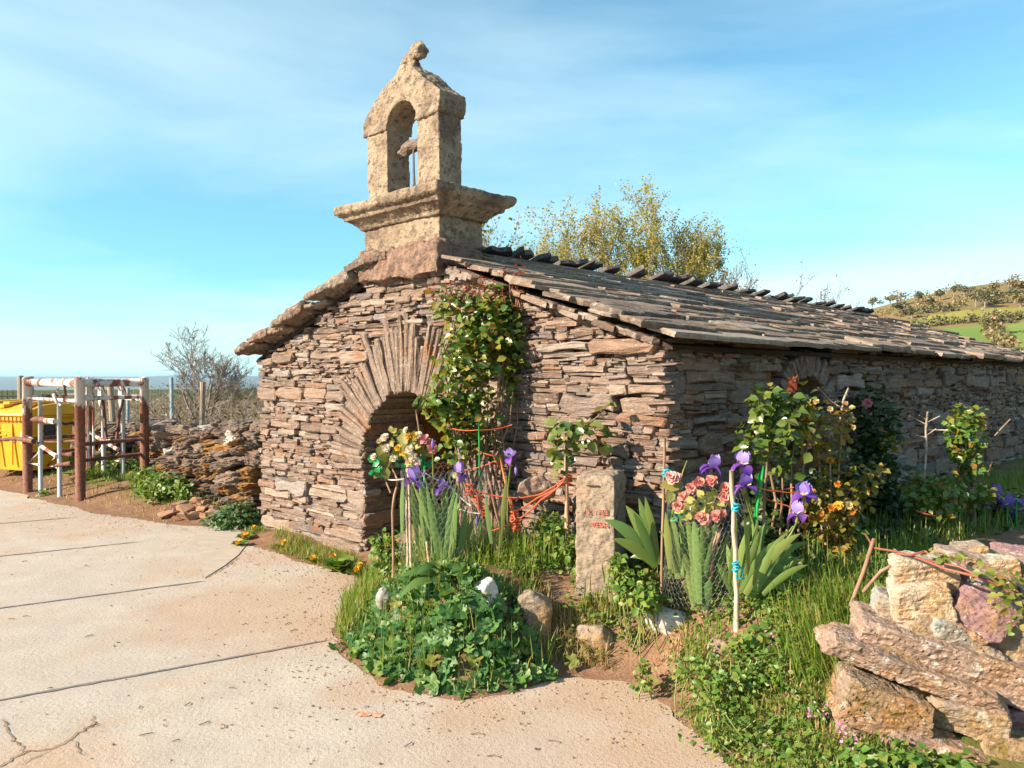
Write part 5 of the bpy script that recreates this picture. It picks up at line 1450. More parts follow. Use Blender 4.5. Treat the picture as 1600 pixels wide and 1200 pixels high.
for f in ((1552, 778), (1566, 792), (1592, 800)):
    p = P(*f, 6.2); a = gp(f[0] - 4, 6.25); stems(irE, [(wob(a, p - Vector((0, 0, .04)), 3, .01), .006)], M_greenstem); iris_flower(irE, p, 1.4, rw.uniform(0, 2), rw.uniform(-.1, .3), 0)
for b, t_, w_, bd in (((1560, 850), (1520, 805), 14, .03), ((1565, 850), (1598, 812), 14, .03), ((1580, 850), (1610, 822), 13, .03), ((1570, 850), (1560, 800), 12, 0), ((1585, 850), (1590, 806), 12, 0)): blade(irE, b, t_, w_, 6.2, bd)

# ------------------------------------------------------------------ roses
rose = thing_at('climbing_rose', 750, 5.5, 'tall climbing rose with red shoots against the gable beside the doorway', 'rose')
leaf_cloud(rose, [(748, 520, 66, 74, 5.5, .20, 640), (720, 580, 50, 55, 5.42, .16, 240), (796, 540, 42, 66, 5.55, .14, 300), (735, 640, 48, 45, 5.45, .14, 190), (770, 480, 45, 38, 5.55, .14, 130), (700, 470, 30, 30, 5.5, .10, 60), (680, 628, 30, 24, 5.35, .08, 80), (705, 650, 36, 44, 5.4, .10, 130), (760, 690, 40, 35, 5.5, .12, 80), (715, 700, 30, 45, 5.4, .10, 70), (800, 600, 22, 40, 5.6, .08, 50)],
           LEAF_T, M_roseleaf, .062, 300)
o = Vector(rose.location); L_ = []
for k in range(22):
    a = gp(rw.uniform(705, 805), 5.5 + rw.uniform(-.06, .1)); a.z -= .05; b = P(rw.uniform(690, 810), rw.uniform(470, 640), 5.5 + rw.uniform(-.1, .1)); L_.append((wob(a, b, 5, .03), [.011, .010, .009, .007, .006, .004]))
stems(rose, L_, M_stem)
L_ = []
for k in range(26):
    px = rw.gauss(725, 32) if k < 20 else rw.gauss(812, 5); y0 = 480 if k < 20 else 480; y1 = rw.uniform(436, 462) if k < 20 else rw.uniform(420, 445)
    L_.append((wob(P(px, y0, 5.5), P(px + rw.uniform(-8, 8), y1, 5.48), 3, .012), [.004, .004, .003, .002]))
stems(rose, L_, M_shoot, 'shoot', 5)
scatter('bud_leaves', LEAF_Q, np.array([tuple(P(rw.gauss(735, 38), rw.gauss(455, 14), 5.48) - o) for _ in range(150)] + [tuple(P(rw.gauss(812, 6), rw.gauss(440, 14), 5.48) - o) for _ in range(40)]), NP.normal(0, 1, (190, 3)) + np.array([0, 0, 1]), NP.uniform(.02, .04, 190), m_leaf('red_young_leaf', [(0, (.22, .045, .04)), (1, (.30, .10, .05))], rough=.4), rose)
rose2 = thing_at('rose_bush', 890, 4.85, 'small rose with a few glossy leaves tied to a stake behind the concrete post', 'rose')
leaf_cloud(rose2, [(900, 672, 46, 28, 4.78, .10, 56), (880, 700, 26, 28, 4.75, .08, 24), (930, 685, 28, 28, 4.78, .07, 22), (948, 634, 10, 8, 4.8, .03, 4), (882, 735, 12, 20, 4.8, .05, 5)], LEAF_T, M_bigrose, .075, 300, droop=-.5)
stems(rose2, [(wob(gp(886, 4.9), P(885, 690, 4.8), 4, .012), .008), (wob(P(885, 700, 4.8), P(948, 634, 4.8), 4, .02), .004), (wob(P(885, 690, 4.8), P(925, 690, 4.78), 3, .02), .004)], M_stem)
rose3 = thing_at('rose_bush', 1225, 4.75, 'bushy rose with large glossy leaves in front of the shaded side wall', 'rose')
leaf_cloud(rose3, [(1212, 680, 60, 64, 4.7, .20, 230), (1195, 630, 34, 30, 4.7, .12, 60), (1240, 635, 38, 36, 4.72, .12, 80), (1180, 690, 26, 32, 4.65, .1, 26), (1225, 735, 34, 26, 4.7, .1, 26)], LEAF_T, M_bigrose, .066, 300, shell=.6)
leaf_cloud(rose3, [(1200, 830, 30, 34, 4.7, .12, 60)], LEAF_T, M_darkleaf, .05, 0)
stems(rose3, [(wob(gp(1215 + q * 8, 4.8), P(1200 + q * 22, 690 - q * 6, 4.72), 4, .02), .008) for q in range(4)] + [(wob(P(1238, 640, 4.72), P(1239, 592, 4.7), 3, .008), .004)], M_stem)
o_ = Vector(rose3.location)
scatter('shoot_leaves', LEAF_Q, np.array([tuple(P(rw.gauss(1239, 5), rw.gauss(605, 9), 4.7) - o_) for _ in range(26)]), NP.normal(0, 1, (26, 3)) + np.array([0, 0, 1]), NP.uniform(.03, .055, 26), bpy.data.materials['red_young_leaf'], rose3)
rose4 = thing_at('rose_bush', 1295, 4.9, 'leggy rose with yellow blossoms and yellowing leaves right of the glossy rose', 'rose')
leaf_cloud(rose4, [(1285, 670, 42, 48, 4.85, .14, 110), (1312, 655, 24, 40, 4.9, .10, 50), (1300, 715, 36, 30, 4.85, .1, 50), (1262, 640, 22, 22, 4.8, .08, 24)], LEAF_T, M_yelleaf, .05, 240)
stems(rose4, [(wob(gp(1290 + q * 6, 4.95), P(1275 + q * 20, 680, 4.87), 4, .02), .007) for q in range(3)] + [([P(1312, 660, 4.9), P(1318, 625, 4.88), P(1326, 606, 4.87)], [.006, .007, .006]), ([P(1318, 640, 4.88), P(1298, 626, 4.85), P(1278, 606, 4.83)], .003), ([P(1316, 632, 4.88), P(1336, 638, 4.88)], .003), ([P(1310, 652, 4.88), P(1332, 645, 4.88)], .003)], M_birch)
for f, m_, s_ in (((1261, 672), B_yellow, .9), ((1262, 683), B_yellow, .9), ((1260, 656), B_orange, .8), ((1272, 692), B_yellow, .7), ((1257, 719), B_orange, .9), ((1297, 720), B_orange, .8), ((1275, 628), B_cream, .7), ((1255, 630), B_cream, .7), ((1263, 627), B_yellow, .6), ((1297, 640), B_cream, .7), ((1333, 668), B_cream, .6), ((1264, 698), B_pale, .6)): bloom(m_, rose4, P(*f, 4.72), s_)
rose5 = thing_at('orange_shrub', 1300, 4.75, 'straggly shrub with orange and yellow blossoms below the yellow rose', 'shrub')
leaf_cloud(rose5, [(1305, 800, 42, 58, 4.8, .14, 230), (1310, 865, 38, 44, 4.75, .14, 200), (1345, 745, 34, 22, 4.9, .08, 50), (1275, 770, 30, 30, 4.8, .1, 50), (1350, 770, 30, 26, 5, .1, 40), (1370, 735, 14, 14, 4.9, .05, 16)], LEAF_T, M_yelleaf, .05, 60, droop=-.5)
leaf_cloud(rose5, [(1300, 850, 44, 60, 4.85, .16, 180)], LEAF_T, M_roseleaf, .05, 0, droop=-.5)
stems(rose5, [(wob(gp(1295 + q * 8, 4.85), P(1285 + q * 20, 770, 4.8), 4, .025), .006) for q in range(4)] + [([P(1300, 800, 4.8), P(1340, 755, 4.88), P(1385, 725, 4.95)], .005)], M_stem)
for f, m_, s_ in (((1311, 791), B_yellow, 1.0), ((1300, 794), B_orange, .9), ((1327, 790), B_cream, .9), ((1332, 800), B_orange, .8), ((1269, 811), B_orange, .8), ((1257, 821), B_orange, .8), ((1284, 803), B_orange, .7), ((1260, 833), B_orange, .6), ((1282, 811), B_orange, .7), ((1310, 757), B_orange, .8), ((1270, 768), B_orange, .7)): bloom(m_, rose5, P(*f, 4.66), s_)
rose6 = thing_at('climbing_rose', 1365, 6.6, 'dark climbing rose with one pink bloom standing in the shade of the side wall', 'rose')
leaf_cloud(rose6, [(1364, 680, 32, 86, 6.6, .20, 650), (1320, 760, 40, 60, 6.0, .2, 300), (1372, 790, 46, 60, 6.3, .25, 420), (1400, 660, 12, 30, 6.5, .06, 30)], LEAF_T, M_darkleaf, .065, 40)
bloom(B_pink, rose6, P(1355, 631, 6.4), 1.5)
stems(rose6, [(wob(gp(1360 + q * 7, 6.6), P(1352 + q * 12, 640, 6.6), 5, .02), .009) for q in range(3)], M_stem)
leaf_cloud(rose6, [(1395, 690, 26, 22, 6.35, .08, 40)], LEAF_T, M_yelleaf, .05, 40)
bush7 = thing_at('clipped_bush', 1458, 5.75, 'round topped bush with a bare branched stick standing above it', 'bush')
leaf_cloud(bush7, [(1458, 775, 46, 42, 5.7, .20, 560), (1465, 815, 34, 26, 5.7, .15, 120)], LEAF_T, M_roseleaf, .05, 160, droop=-.5)
leaf_cloud(bush7, [(1462, 850, 26, 30, 5.7, .12, 60)], LEAF_T, M_yelleaf, .045, 0, droop=-.5)
stems(bush7, [(wob(gp(1440 + q * 4.5, 5.75 + (q % 3) * .04), P(1436 + q * 5, 790, 5.72), 3, .015), .006) for q in range(10)], M_stem)
stems(bush7, [(wob(P(1444, 750, 5.75), P(1450, 643, 5.75), 4, .006), .008)] + [([P(1449, y_, 5.75), P(1449 + dx, y_ - dy, 5.72)], .004) for y_, dx, dy in ((664, -28, 14), (660, 20, 10), (672, 32, 0), (680, 14, 10), (657, -12, 8), (684, -18, 4))], M_birch, 'bare_stick')
rose8 = thing_at('rose_bush', 1512, 6.05, 'upright rose with small leaves and a long bare cane leaning right', 'rose')
leaf_cloud(rose8, [(1508, 670, 30, 44, 6, .14, 240), (1512, 720, 30, 34, 6, .12, 150), (1525, 775, 34, 26, 5.95, .14, 110), (1500, 640, 12, 12, 6, .06, 20)], LEAF_T, M_roseleaf, .055, 90)
leaf_cloud(rose8, [(1530, 650, 12, 20, 6, .06, 24), (1545, 770, 16, 20, 5.9, .06, 24)], LEAF_T, M_yelleaf, .045, 0)
stems(rose8, [(wob(gp(1505 + q * 7, 6.05), P(1500 + q * 9, 660, 6.02), 4, .02), .007) for q in range(3)] + [(wob(gp(1520, 6), P(1528, 705, 5.98), 3, .01), .009), (wob(P(1528, 708, 5.98), P(1579, 655, 5.9), 4, .008), .006), (wob(P(1536, 760, 5.95), P(1551, 722, 5.9), 3, .005), .005), (wob(gp(1524, 5.95), P(1522, 700, 5.95), 3, .006), .012)], M_stem)
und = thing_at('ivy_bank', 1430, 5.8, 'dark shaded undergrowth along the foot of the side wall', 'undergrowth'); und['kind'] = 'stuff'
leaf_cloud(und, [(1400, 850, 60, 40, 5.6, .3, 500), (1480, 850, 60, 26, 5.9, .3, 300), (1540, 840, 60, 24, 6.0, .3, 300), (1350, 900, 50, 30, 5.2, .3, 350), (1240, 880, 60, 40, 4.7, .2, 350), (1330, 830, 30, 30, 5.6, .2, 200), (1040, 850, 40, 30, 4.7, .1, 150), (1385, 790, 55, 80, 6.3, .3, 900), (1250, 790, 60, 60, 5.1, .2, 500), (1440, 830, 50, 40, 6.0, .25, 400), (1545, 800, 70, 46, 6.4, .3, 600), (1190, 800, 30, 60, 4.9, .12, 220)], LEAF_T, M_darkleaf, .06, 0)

# ------------------------------------------------------------------ mallow patch
mal = thing_at('mallow_patch', 715, 4.3, 'dense patch of scalloped mallow leaves spilling onto the road edge', 'mallow')
mp_ = np.array([(-1.02, 4.95), (-.96, 4.55), (-.70, 4.14), (-.28, 3.93), (.0, 3.98), (.24, 4.18), (.20, 4.42), (-.1, 4.58), (-.35, 4.70), (-.6, 4.95), (-.85, 5.2)])
def sample_poly(poly, n_):
    lo, hi = poly.min(0), poly.max(0); out = []
    while len(out) < n_:
        q = NP.uniform(lo, hi, (n_ * 2, 2)); k = in_poly(q[:, 0], q[:, 1], [tuple(p) for p in poly]); out += q[k].tolist()
    return np.array(out[:n_])
q = np.concatenate([sample_poly(mp_, 760), sample_poly(mp_ * 1.0, 240) + NP.normal(0, .05, (240, 2))])
dm = np.full(len(q), 9.0)
for i in range(len(mp_)):
    a, b = mp_[i], mp_[(i + 1) % len(mp_)]; e = b - a; t_ = np.clip(((q - a) @ e) / (e @ e), 0, 1); dm = np.minimum(dm, np.hypot(*(q - a - t_[:, None] * e).T))
hz = ground_h(q[:, 0], q[:, 1]).clip(0) + .02 + .105 * sstep(0, .25, dm) * NP.uniform(.1, 1.35, len(q)) * (.75 + .5 * fbm(np.stack([q[:, 0] * 3.5, q[:, 1] * 3.5, q[:, 0] * 0 + 4], -1), 2)) + .03 * fbm(np.stack([q[:, 0] * 6, q[:, 1] * 6, q[:, 0] * 0], -1), 2)
pos = np.stack([q[:, 0], q[:, 1], hz], -1); pr = NP.random(len(q)); sz = NP.uniform(.04, .092, len(q))
ups = NP.normal(0, .48, pos.shape) + np.array([-.15, -.65, .75]); dirs = NP.normal(0, 1, pos.shape) * np.array([1, .6, .5]) + np.array([0, -.35, -.35])
B_ = basis(dirs, ups); me = leaf_mesh(LEAF_M, 'leaf', M_mallow); mo = Vector(mal.location)
order = np.argsort(-(sz / pos[:, 1]) - .01 * (hz)); 
for i in order[:300]:
    M = Matrix(B_[i].tolist()).to_4x4() @ Matrix.Diagonal((sz[i],) * 3 + (1,)); M.translation = Vector(pos[i]) - mo; inst('leaf', me, M, mal)
k = order[300:]; scatter('foliage', LEAF_M, pos[k] - np.array(mo), dirs[k], sz[k], M_mallow, mal, ups=ups[k])
mb = MB()
for i in range(0, len(q), 3):
    c = Vector(pos[i]) - mo; g = Vector((q[i][0] + rw.uniform(-.05, .05), q[i][1] + .06, gh(q[i][0], q[i][1] + .06))) - mo; mb.tube([g, g.lerp(c, .6) + Vector((0, 0, .03)), c], .0025, 3, cap=False)
o = mb.build('leaf_stalks', M_greenstem, mal); o['kind'] = 'stuff'
# ------------------------------------------------------------------ concrete post with faded red letters
M_conc = m_stone('painted_concrete', [(0, (.46, .37, .27)), (1, (.50, .40, .30))], grain=(9, 9, 9), lichen=.545, lichen_c=(.20, .145, .115), stain=.62, stain_c=(.34, .20, .13), vary=.4, bump=.8, bdist=.014, k=.66)
t = T('faded_red_paint'); nn_ = t.noise(t.coord(), 40, 4, .7)
t.base(t.mix(t.ramp(nn_, [(.48, 0), (.66, 1)]), (.46, .10, .075), (.36, .24, .18)), .9, .1); M_redp = t.m
pc = P(960, 800, 4.50); pz0 = gh(pc.x, pc.y) - .1
post = empty('concrete_post', (pc.x, pc.y, pz0), radians(-21)); tag(post, 'squat concrete post with faded red hand painted letters in front of the chapel corner', 'post')
PW, PD, PH = .225, .27, 1.035 - pz0
mb = MB(); vs = []
for z_, i_ in ((0, -.012), (PH - .025, 0), (PH - .006, .012), (PH, .03)): vs += [Vector((-PW + i_, i_, z_)), Vector((-i_, i_, z_)), Vector((-i_, PD - i_, z_)), Vector((-PW + i_, PD - i_, z_))]
mb.add(vs, [(3, 2, 1, 0)] + [(r_ * 4 + k, r_ * 4 + (k + 1) % 4, r_ * 4 + 4 + (k + 1) % 4, r_ * 4 + 4 + k) for r_ in range(3) for k in range(4)] + [(12, 13, 14, 15)])
link('shaft', remesh(mb.mesh('shaft', M_conc), .009, ((7, .008), (50, .005)), name='shaft'), post)
def letters(txt, x, z_, size):
    cu = bpy.data.curves.new('letters', 'FONT'); cu.body = txt; cu.size = size; cu.extrude = .0008
    ob = bpy.data.objects.new('tmp', cu); COL.objects.link(ob)
    dg = bpy.context.evaluated_depsgraph_get(); me = bpy.data.meshes.new_from_object(ob.evaluated_get(dg)); bpy.data.objects.remove(ob)
    me.name = 'letters'; me.materials.clear(); me.materials.append(M_redp)
    o = link('letters', me, post); o.matrix_local = Matrix.Translation((x, -.011, z_)) @ Matrix.Rotation(pi / 2, 4, 'X')
letters('K 1963', -.165, PH - .225, .044)
letters("VIESN", -.145, PH - .298, .042)
mb = MB(); mb.box((-.125, -.006, PH - .062), (.075, .006, .006)); mb.build('groove', M_blk, post)

# ------------------------------------------------------------------ stakes, cords and netting
M_stick = m_plain('bark_stick', (.34, .21, .14), .85, .2, c2=(.22, .13, .09), scale=25, grain=(1, 1, .4), bump=.5)
M_pale = m_plain('peeled_stick', (.52, .43, .32), .8, .25, c2=(.36, .26, .18), scale=20, grain=(1, 1, .3))
M_ora = m_plain('orange_stick', (.55, .22, .07), .7, .3, c2=(.36, .15, .06), scale=20)
M_grn = m_plain('green_plastic_stake', (.01, .30, .06), .4, .5, bump=0)
def stick(pts, r_, m, label, grp='sticks and stakes among the flowers', foot=True):
    """pts: (px, py, d) from the foot up"""
    w = [P(*q) for q in pts]
    if foot: w[0].z = gh(w[0].x, w[0].y) - .06
    o = w[0].copy(); root = None
    mb = MB(); n_ = len(w); path = []
    for a, b in zip(w[:-1], w[1:]):
        for k in range(4): path.append(a.lerp(b, k / 4) + Vector((rw.uniform(-1, 1), rw.uniform(-1, 1), 0)) * r_ * .35)
    path.append(w[-1])
    mb.tube([p - o for p in path], [r_ * (1.1 - .3 * i / len(path)) * rw.uniform(.9, 1.1) for i in range(len(path))], 7)
    ob = mb.build('stake', m, None, smooth=True); ob.location = o; tag(ob, label, 'stake', grp); return ob
stick([(615, 856, 5.0), (613, 800, 5.0), (621, 748, 5.0)], .009, M_stick, 'thin forked brown stake at the left end of the left wire netting')
stick([(643, 870, 4.95), (640, 790, 4.95), (636, 708, 4.95)], .009, M_pale, 'straight pale peeled stake left of the violet irises, the taller of two close together')
stick([(637, 842, 5.05), (634, 700, 5.05)], .008, M_pale, 'pale stake standing just behind the taller peeled stake in the left netting')
stick([(672, 862, 4.9), (661, 790, 4.9), (650, 724, 4.9)], .009, M_pale, 'pale stake leaning left across the iris leaves in the left netting')
stick([(734, 862, 4.95), (724, 800, 4.95), (712, 726, 4.95)], .014, M_stick, 'thick stub of peeled branch at the right edge of the left netting')
stick([(786, 880, 4.85), (755, 810, 4.87), (723, 748, 4.9)], .014, M_stick, 'thick brown branch leaning left with the red cord wound round it')
stick([(792, 880, 4.83), (770, 840, 4.85), (748, 795, 4.87)], .011, M_stick, 'shorter brown branch beside the leaning one with the red cord')
stick([(812, 862, 4.9), (798, 790, 4.92), (782, 715, 4.95)], .008, M_ora, 'bright orange stick leaning left where the red cords cross')
stick([(660, 740, 5.1), (657, 690, 5.1), (650, 640, 5.1)], .006, M_stick, 'thin twig standing above the cloth flowers before the dark doorway', foot=False)
stick([(752, 880, 5.2), (750, 760, 5.2), (748, 660, 5.2)], .007, M_grn, 'bright green plastic stake in the climbing rose')
stick([(887, 860, 4.9), (886, 780, 4.9), (884, 692, 4.9)], .014, M_pale, 'smooth wooden stake behind the concrete post holding the small rose')
stick([(1033, 895, 4.3), (1036, 790, 4.3), (1039, 684, 4.3)], .008, M_stick, 'thin straight brown stake between the dark iris fan and the salmon flowers')
stick([(1153, 982, 4.0), (1149, 860, 4.0), (1143, 735, 4.0)], .013, M_pale, 'pale stake with blue ties in front of the violet irises')
stick([(1100, 915, 4.2), (1112, 870, 4.2), (1130, 812, 4.22)], .017, M_stick, 'thick brown branch leaning right under the salmon cloth flowers')
stick([(1176, 870, 4.5), (1184, 790, 4.5), (1194, 728, 4.5)], .009, M_grn, 'bright green stake leaning right beside the glossy rose')
stick([(1172, 880, 4.52), (1178, 830, 4.52), (1186, 740, 4.52)], .007, M_grn, 'second green stake just left of the leaning one by the glossy rose')
stick([(1188, 880, 4.55), (1194, 790, 4.55), (1199, 722, 4.55)], .008, M_stick, 'brown cane tied next to the green stakes')
stick([(1590, 860, 6.1), (1589, 780, 6.1)], .008, M_grn, 'green stake among the far irises at the picture edge')
stick([(1576, 860, 6.1), (1575, 790, 6.1)], .008, M_grn, 'green stake left of another among the far irises')
M_cord = m_plain('red_cord', (.58, .085, .035), .7, .3, c2=(.50, .13, .06), scale=60, bump=0)
M_cordw = m_plain('white_cord', (.70, .68, .64), .7, .3, bump=0)
M_cordb = m_plain('blue_tie', (.03, .40, .50), .6, .3, bump=0)
def cord(lines, m, label, cat='cord', grp=None, r_=.0055):
    o = P(*lines[0][0]); root = empty('cord', o); tag(root, label, cat, grp)
    for pts in lines:
        w = [P(*q) for q in pts]; mb = MB(); path = []
        for a, b in zip(w[:-1], w[1:]):
            L = (b - a).length; k_ = max(2, int(L / .03))
            for k in range(k_): f = k / k_; path.append(a.lerp(b, f) + Vector((rw.uniform(-.003, .003), rw.uniform(-.003, .003), -.10 * L * 4 * f * (1 - f) * .5)))
        path.append(w[-1]); mb.tube([p - o for p in path], r_, 6); mb.build('strand', m, root, smooth=True)
    return root
def knot(root, px, py, d, r_, m, n=4, name='knot', h=1.0):
    o = Vector(root.location); mb = MB()
    for k in range(n):
        c = P(px + rw.uniform(-2, 2), py + k * 5 * h, d); an = rw.uniform(-.4, .4)
        mb.tube([c - o + Vector((r_ * cos(q * pi / 5), r_ * sin(q * pi / 5), an * r_ * cos(q * pi / 5))) for q in range(11)], .0055, 5, cap=False)
    mb.build(name, m, root)
rc = cord([((728, 760, 4.85), (800, 778, 4.86), (845, 772, 4.88), (888, 742, 4.88)), ((888, 745, 4.87), (845, 782, 4.86), (805, 815, 4.84), (757, 832, 4.82)), ((805, 812, 4.83), (798, 778, 4.85)), ((888, 750, 4.88), (840, 778, 4.87), (803, 800, 4.85)), ((728, 758, 4.83), (745, 770, 4.83), (748, 795, 4.83))], M_cord, 'orange red cord strung from the leaning branches to the stake behind the concrete post')
for a in ((732, 757, 4.88, .022), (748, 775, 4.87, .026), (757, 790, 4.86, .026), (803, 800, 4.88, .022), (808, 812, 4.88, .022), (886, 742, 4.9, .024)): knot(rc, *a, M_cord)
rc2 = cord([((700, 668, 5.35), (745, 672, 5.25), (800, 664, 5.35)), ((720, 735, 5.35), (770, 722, 5.25), (800, 728, 5.4)), ((668, 730, 5.0), (700, 726, 5.0), (716, 732, 5.0)), ((740, 700, 5.3), (770, 712, 5.25), (790, 740, 5.3))], M_cord, 'thin red cord tying the stems of the climbing rose together', r_=.004)
rc3 = cord([((1180, 760, 4.45), (1215, 768, 4.5), (1250, 768, 4.55)), ((1190, 775, 4.5), (1230, 790, 4.5), (1262, 806, 4.5)), ((1195, 765, 4.5), (1240, 762, 4.6))], M_cord, 'thin red cord tied across the orange shrub', r_=.004)
rc4 = cord([((1432, 798, 5.55), (1450, 804, 5.5), (1464, 806, 5.55))], M_cord, 'red cord belted round the round topped bush', r_=.006)
wc = cord([((606, 750, 4.95), (640, 746, 4.9), (665, 740, 4.9), (690, 752, 4.9), (712, 766, 4.9)), ((700, 794, 4.85), (722, 797, 4.85), (755, 803, 4.85)), ((705, 762, 4.86), (735, 790, 4.85)), ((688, 832, 4.86), (715, 834, 4.86))], M_cordw, 'white plastic cord looped through the left wire netting', r_=.0045)
bc = cord([((1036, 742, 4.28), (1042, 733, 4.28), (1052, 738, 4.28)), ((1146, 786, 3.98), (1152, 800, 3.98)), ((1150, 878, 3.98), (1160, 890, 3.98), (1164, 904, 3.98), (1152, 905, 3.98), (1150, 880, 3.98))], M_cordb, 'blue plastic ties on the stakes of the right netting', r_=.005)
for a in ((1040, 735, 4.28, .014), (1149, 788, 3.98, .015), (1151, 880, 3.98, .015)): knot(bc, *a, M_cordb, 3)
def netting(px, d, rad, z0, z1, label, a0=0, a1=2 * pi, lean=0.0):
    c = gp(px, d); root = empty('wire_netting', c); tag(root, label, 'wire netting', 'wire netting round the irises')
    cw_ = .034; n_ = max(6, int(rad * (a1 - a0) / cw_)); ch = cw_ * .86; m_ = int((z1 - z0) / ch)
    def pt(i, j):
        a = a0 + (a1 - a0) * i / n_; r_ = rad * (1 + .07 * sin(3 * a + j * .1))
        return Vector((r_ * cos(a), r_ * .8 * sin(a), z0 + j * ch + .012 * sin(a * 5)))
    mb = MB()
    for j in range(m_):
        for i in range(n_):
            o_ = .5 * (j % 2)
            A_ = pt(i + o_, j); B_2 = pt(i + o_, j + .45); mb.tube([A_, B_2], .00065, 3, cap=False)
            mb.tube([B_2, pt(i + o_ + .5, j + 1)], .00065, 3, cap=False); mb.tube([B_2, pt(i + o_ - .5, j + 1)], .00065, 3, cap=False)
    o = mb.build('netting', M_wire, root); return root
netting(690, 4.95, .27, .02, .60, 'galvanised wire netting cylinder round the left irises before the doorway')
netting(1100, 4.25, .21, .02, .66, 'galvanised wire netting cylinder round the salmon flowers and iris leaves on the right')
netting(742, 4.95, .16, .1, .50, 'loose roll of wire netting beside the leaning branches')
mb = MB()

# ------------------------------------------------------------------ cloth flower bouquets
M_cello = m_leaf('olive_cloth_leaf', [(0, (.17, .18, .035)), (1, (.28, .26, .06))], rough=.5)
M_plg = m_leaf('green_plastic_leaf', [(0, (.01, .20, .06)), (1, (.03, .30, .10))], rough=.35, trans=.15, spec=.5)
M_lime = m_leaf('lime_cloth_leaf', [(0, (.38, .36, .07)), (1, (.52, .48, .14))], rough=.6)
def bouquet(px, py, d, label):
    r_ = empty('bouquet', P(px, py, d)); tag(r_, label, 'cloth flowers', 'bouquets of cloth flowers tied to the netting'); return r_
def cloth_leaves(root, lst, mat, size, name='cloth_leaf'):
    o = Vector(root.location); me = leaf_mesh(LEAF_T, name, mat)
    for (px, py, d, s_) in lst:
        dr = Vector((rw.gauss(0, 1), rw.gauss(0, .4), rw.gauss(.2, 1))); up = Vector((rw.gauss(-.2, .4), -1, rw.gauss(.3, .4)))
        B = basis(np.array([dr]), np.array([up]))[0]; M = Matrix(B.tolist()).to_4x4() @ Matrix.Diagonal((size * s_,) * 3 + (1,)); M.translation = P(px, py, d) - o
        inst(name, me, M, root)
b1 = bouquet(612, 730, 5.0, 'weathered bouquet of cream and yellow cloth roses with green plastic leaves left of the netting')
for f, m_, s_ in (((601, 684), B_white, 1.05), ((604, 700), B_white, 1.0), ((615, 717), B_white, .9), ((622, 700), B_yellow, .9), ((628, 708), B_yellow, .7), ((584, 714), B_white, .8), ((592, 690), B_cream, .6)): bloom(m_, b1, P(*f, 4.93), s_)
cloth_leaves(b1, [(588 + rw.uniform(-8, 12), 725 + rw.uniform(-12, 14), 4.97, 1) for _ in range(16)] + [(622 + rw.uniform(-9, 9), 722 + rw.uniform(-6, 8), 4.97, .8) for _ in range(10)], M_plg, .055)
cloth_leaves(b1, [(602 + rw.uniform(-10, 10), 722 + rw.uniform(-16, 18), 4.97, 1.3) for _ in range(8)] + [(616 + rw.uniform(-6, 8), 682 + rw.uniform(-8, 8), 5, .7) for _ in range(10)], M_cello, .07)
stems(b1, [([P(596, 700, 5), P(598, 740, 5), P(610, 770, 5)], .006), ([P(606, 700, 4.97), P(612, 730, 4.97), P(620, 748, 4.97)], .006)], M_stick)
b2 = bouquet(648, 720, 4.95, 'bouquet of pink, cream and yellow cloth flowers in the middle of the left netting')
for f, m_, s_ in (((663, 687), B_pink, 1.25), ((676, 701), B_pink, 1.25), ((670, 692), B_pink, .9), ((638, 682), B_yellow, 1.0), ((648, 681), B_yellow, .9), ((654, 680), B_white, .9), ((634, 672), B_white, .7), ((640, 703), B_white, 1.0), ((645, 714), B_white, 1.1), ((652, 722), B_white, 1.05), ((640, 724), B_cream, 1.0), ((632, 710), B_yellow, .6)): bloom(m_, b2, P(*f, 4.88), s_)
cloth_leaves(b2, [(636 + rw.uniform(-8, 10), 695 + rw.uniform(-8, 10), 4.93, 1.6) for _ in range(9)] + [(655 + rw.uniform(-10, 10), 705 + rw.uniform(-12, 16), 4.95, 1.4) for _ in range(8)], M_cello, .075)
cloth_leaves(b2, [(664 + rw.uniform(-6, 6), 715 + rw.uniform(-10, 22), 4.95, 1) for _ in range(9)], M_plg, .05)
stems(b2, [([P(664, 700, 4.95), P(663, 730, 4.95), P(663, 762, 4.95)], .006), ([P(645, 715, 4.93), P(648, 750, 4.93)], .005)], M_grn)
b3 = bouquet(1105, 800, 4.25, 'bouquet of salmon cloth roses with lime leaves in the right netting')
for f, m_, s_ in (((1067, 777), B_salmon, 1.0), ((1060, 791), B_salmon, 1.1), ((1081, 763), B_salmon, 1.1), ((1094, 754), B_salmon, 1.1), ((1112, 752), B_salmon, 1.2), ((1134, 762), B_salmon, 1.1), ((1133, 777), B_salmon, 1.2), ((1101, 812), B_salmon, 1.2), ((1119, 807), B_salmon, 1.2), ((1129, 803), B_salmon, .9), ((1088, 756), B_salmon, .8), ((1094, 808), B_salmon, .9), ((1073, 772), B_salmon, .7)): bloom(m_, b3, P(*f, 4.12), s_)
cloth_leaves(b3, [(1100 + rw.gauss(0, 15), 786 + rw.gauss(0, 9), 4.17, 1) for _ in range(30)] + [(1080 + rw.gauss(0, 8), 796 + rw.gauss(0, 8), 4.18, .9) for _ in range(12)], M_lime, .058)
cloth_leaves(b3, [(1066 + rw.gauss(0, 10), 800 + rw.gauss(0, 10), 4.2, 1) for _ in range(10)], M_plg, .045)
stems(b3, [([P(1100 + k * 5, 775, 4.2), P(1103 + k * 3, 810, 4.2), P(1105, 850, 4.22)], .004) for k in range(-3, 4)], M_greenstem)
b4 = bouquet(1052, 750, 4.3, 'single pale pink cloth carnation with a long green leaf tied to the thin brown stake')
for f, s_ in (((1052, 748), 1.3), ((1047, 744), 1.0), ((1057, 746), 1.0)): bloom(B_pale, b4, P(*f, 4.22), s_)
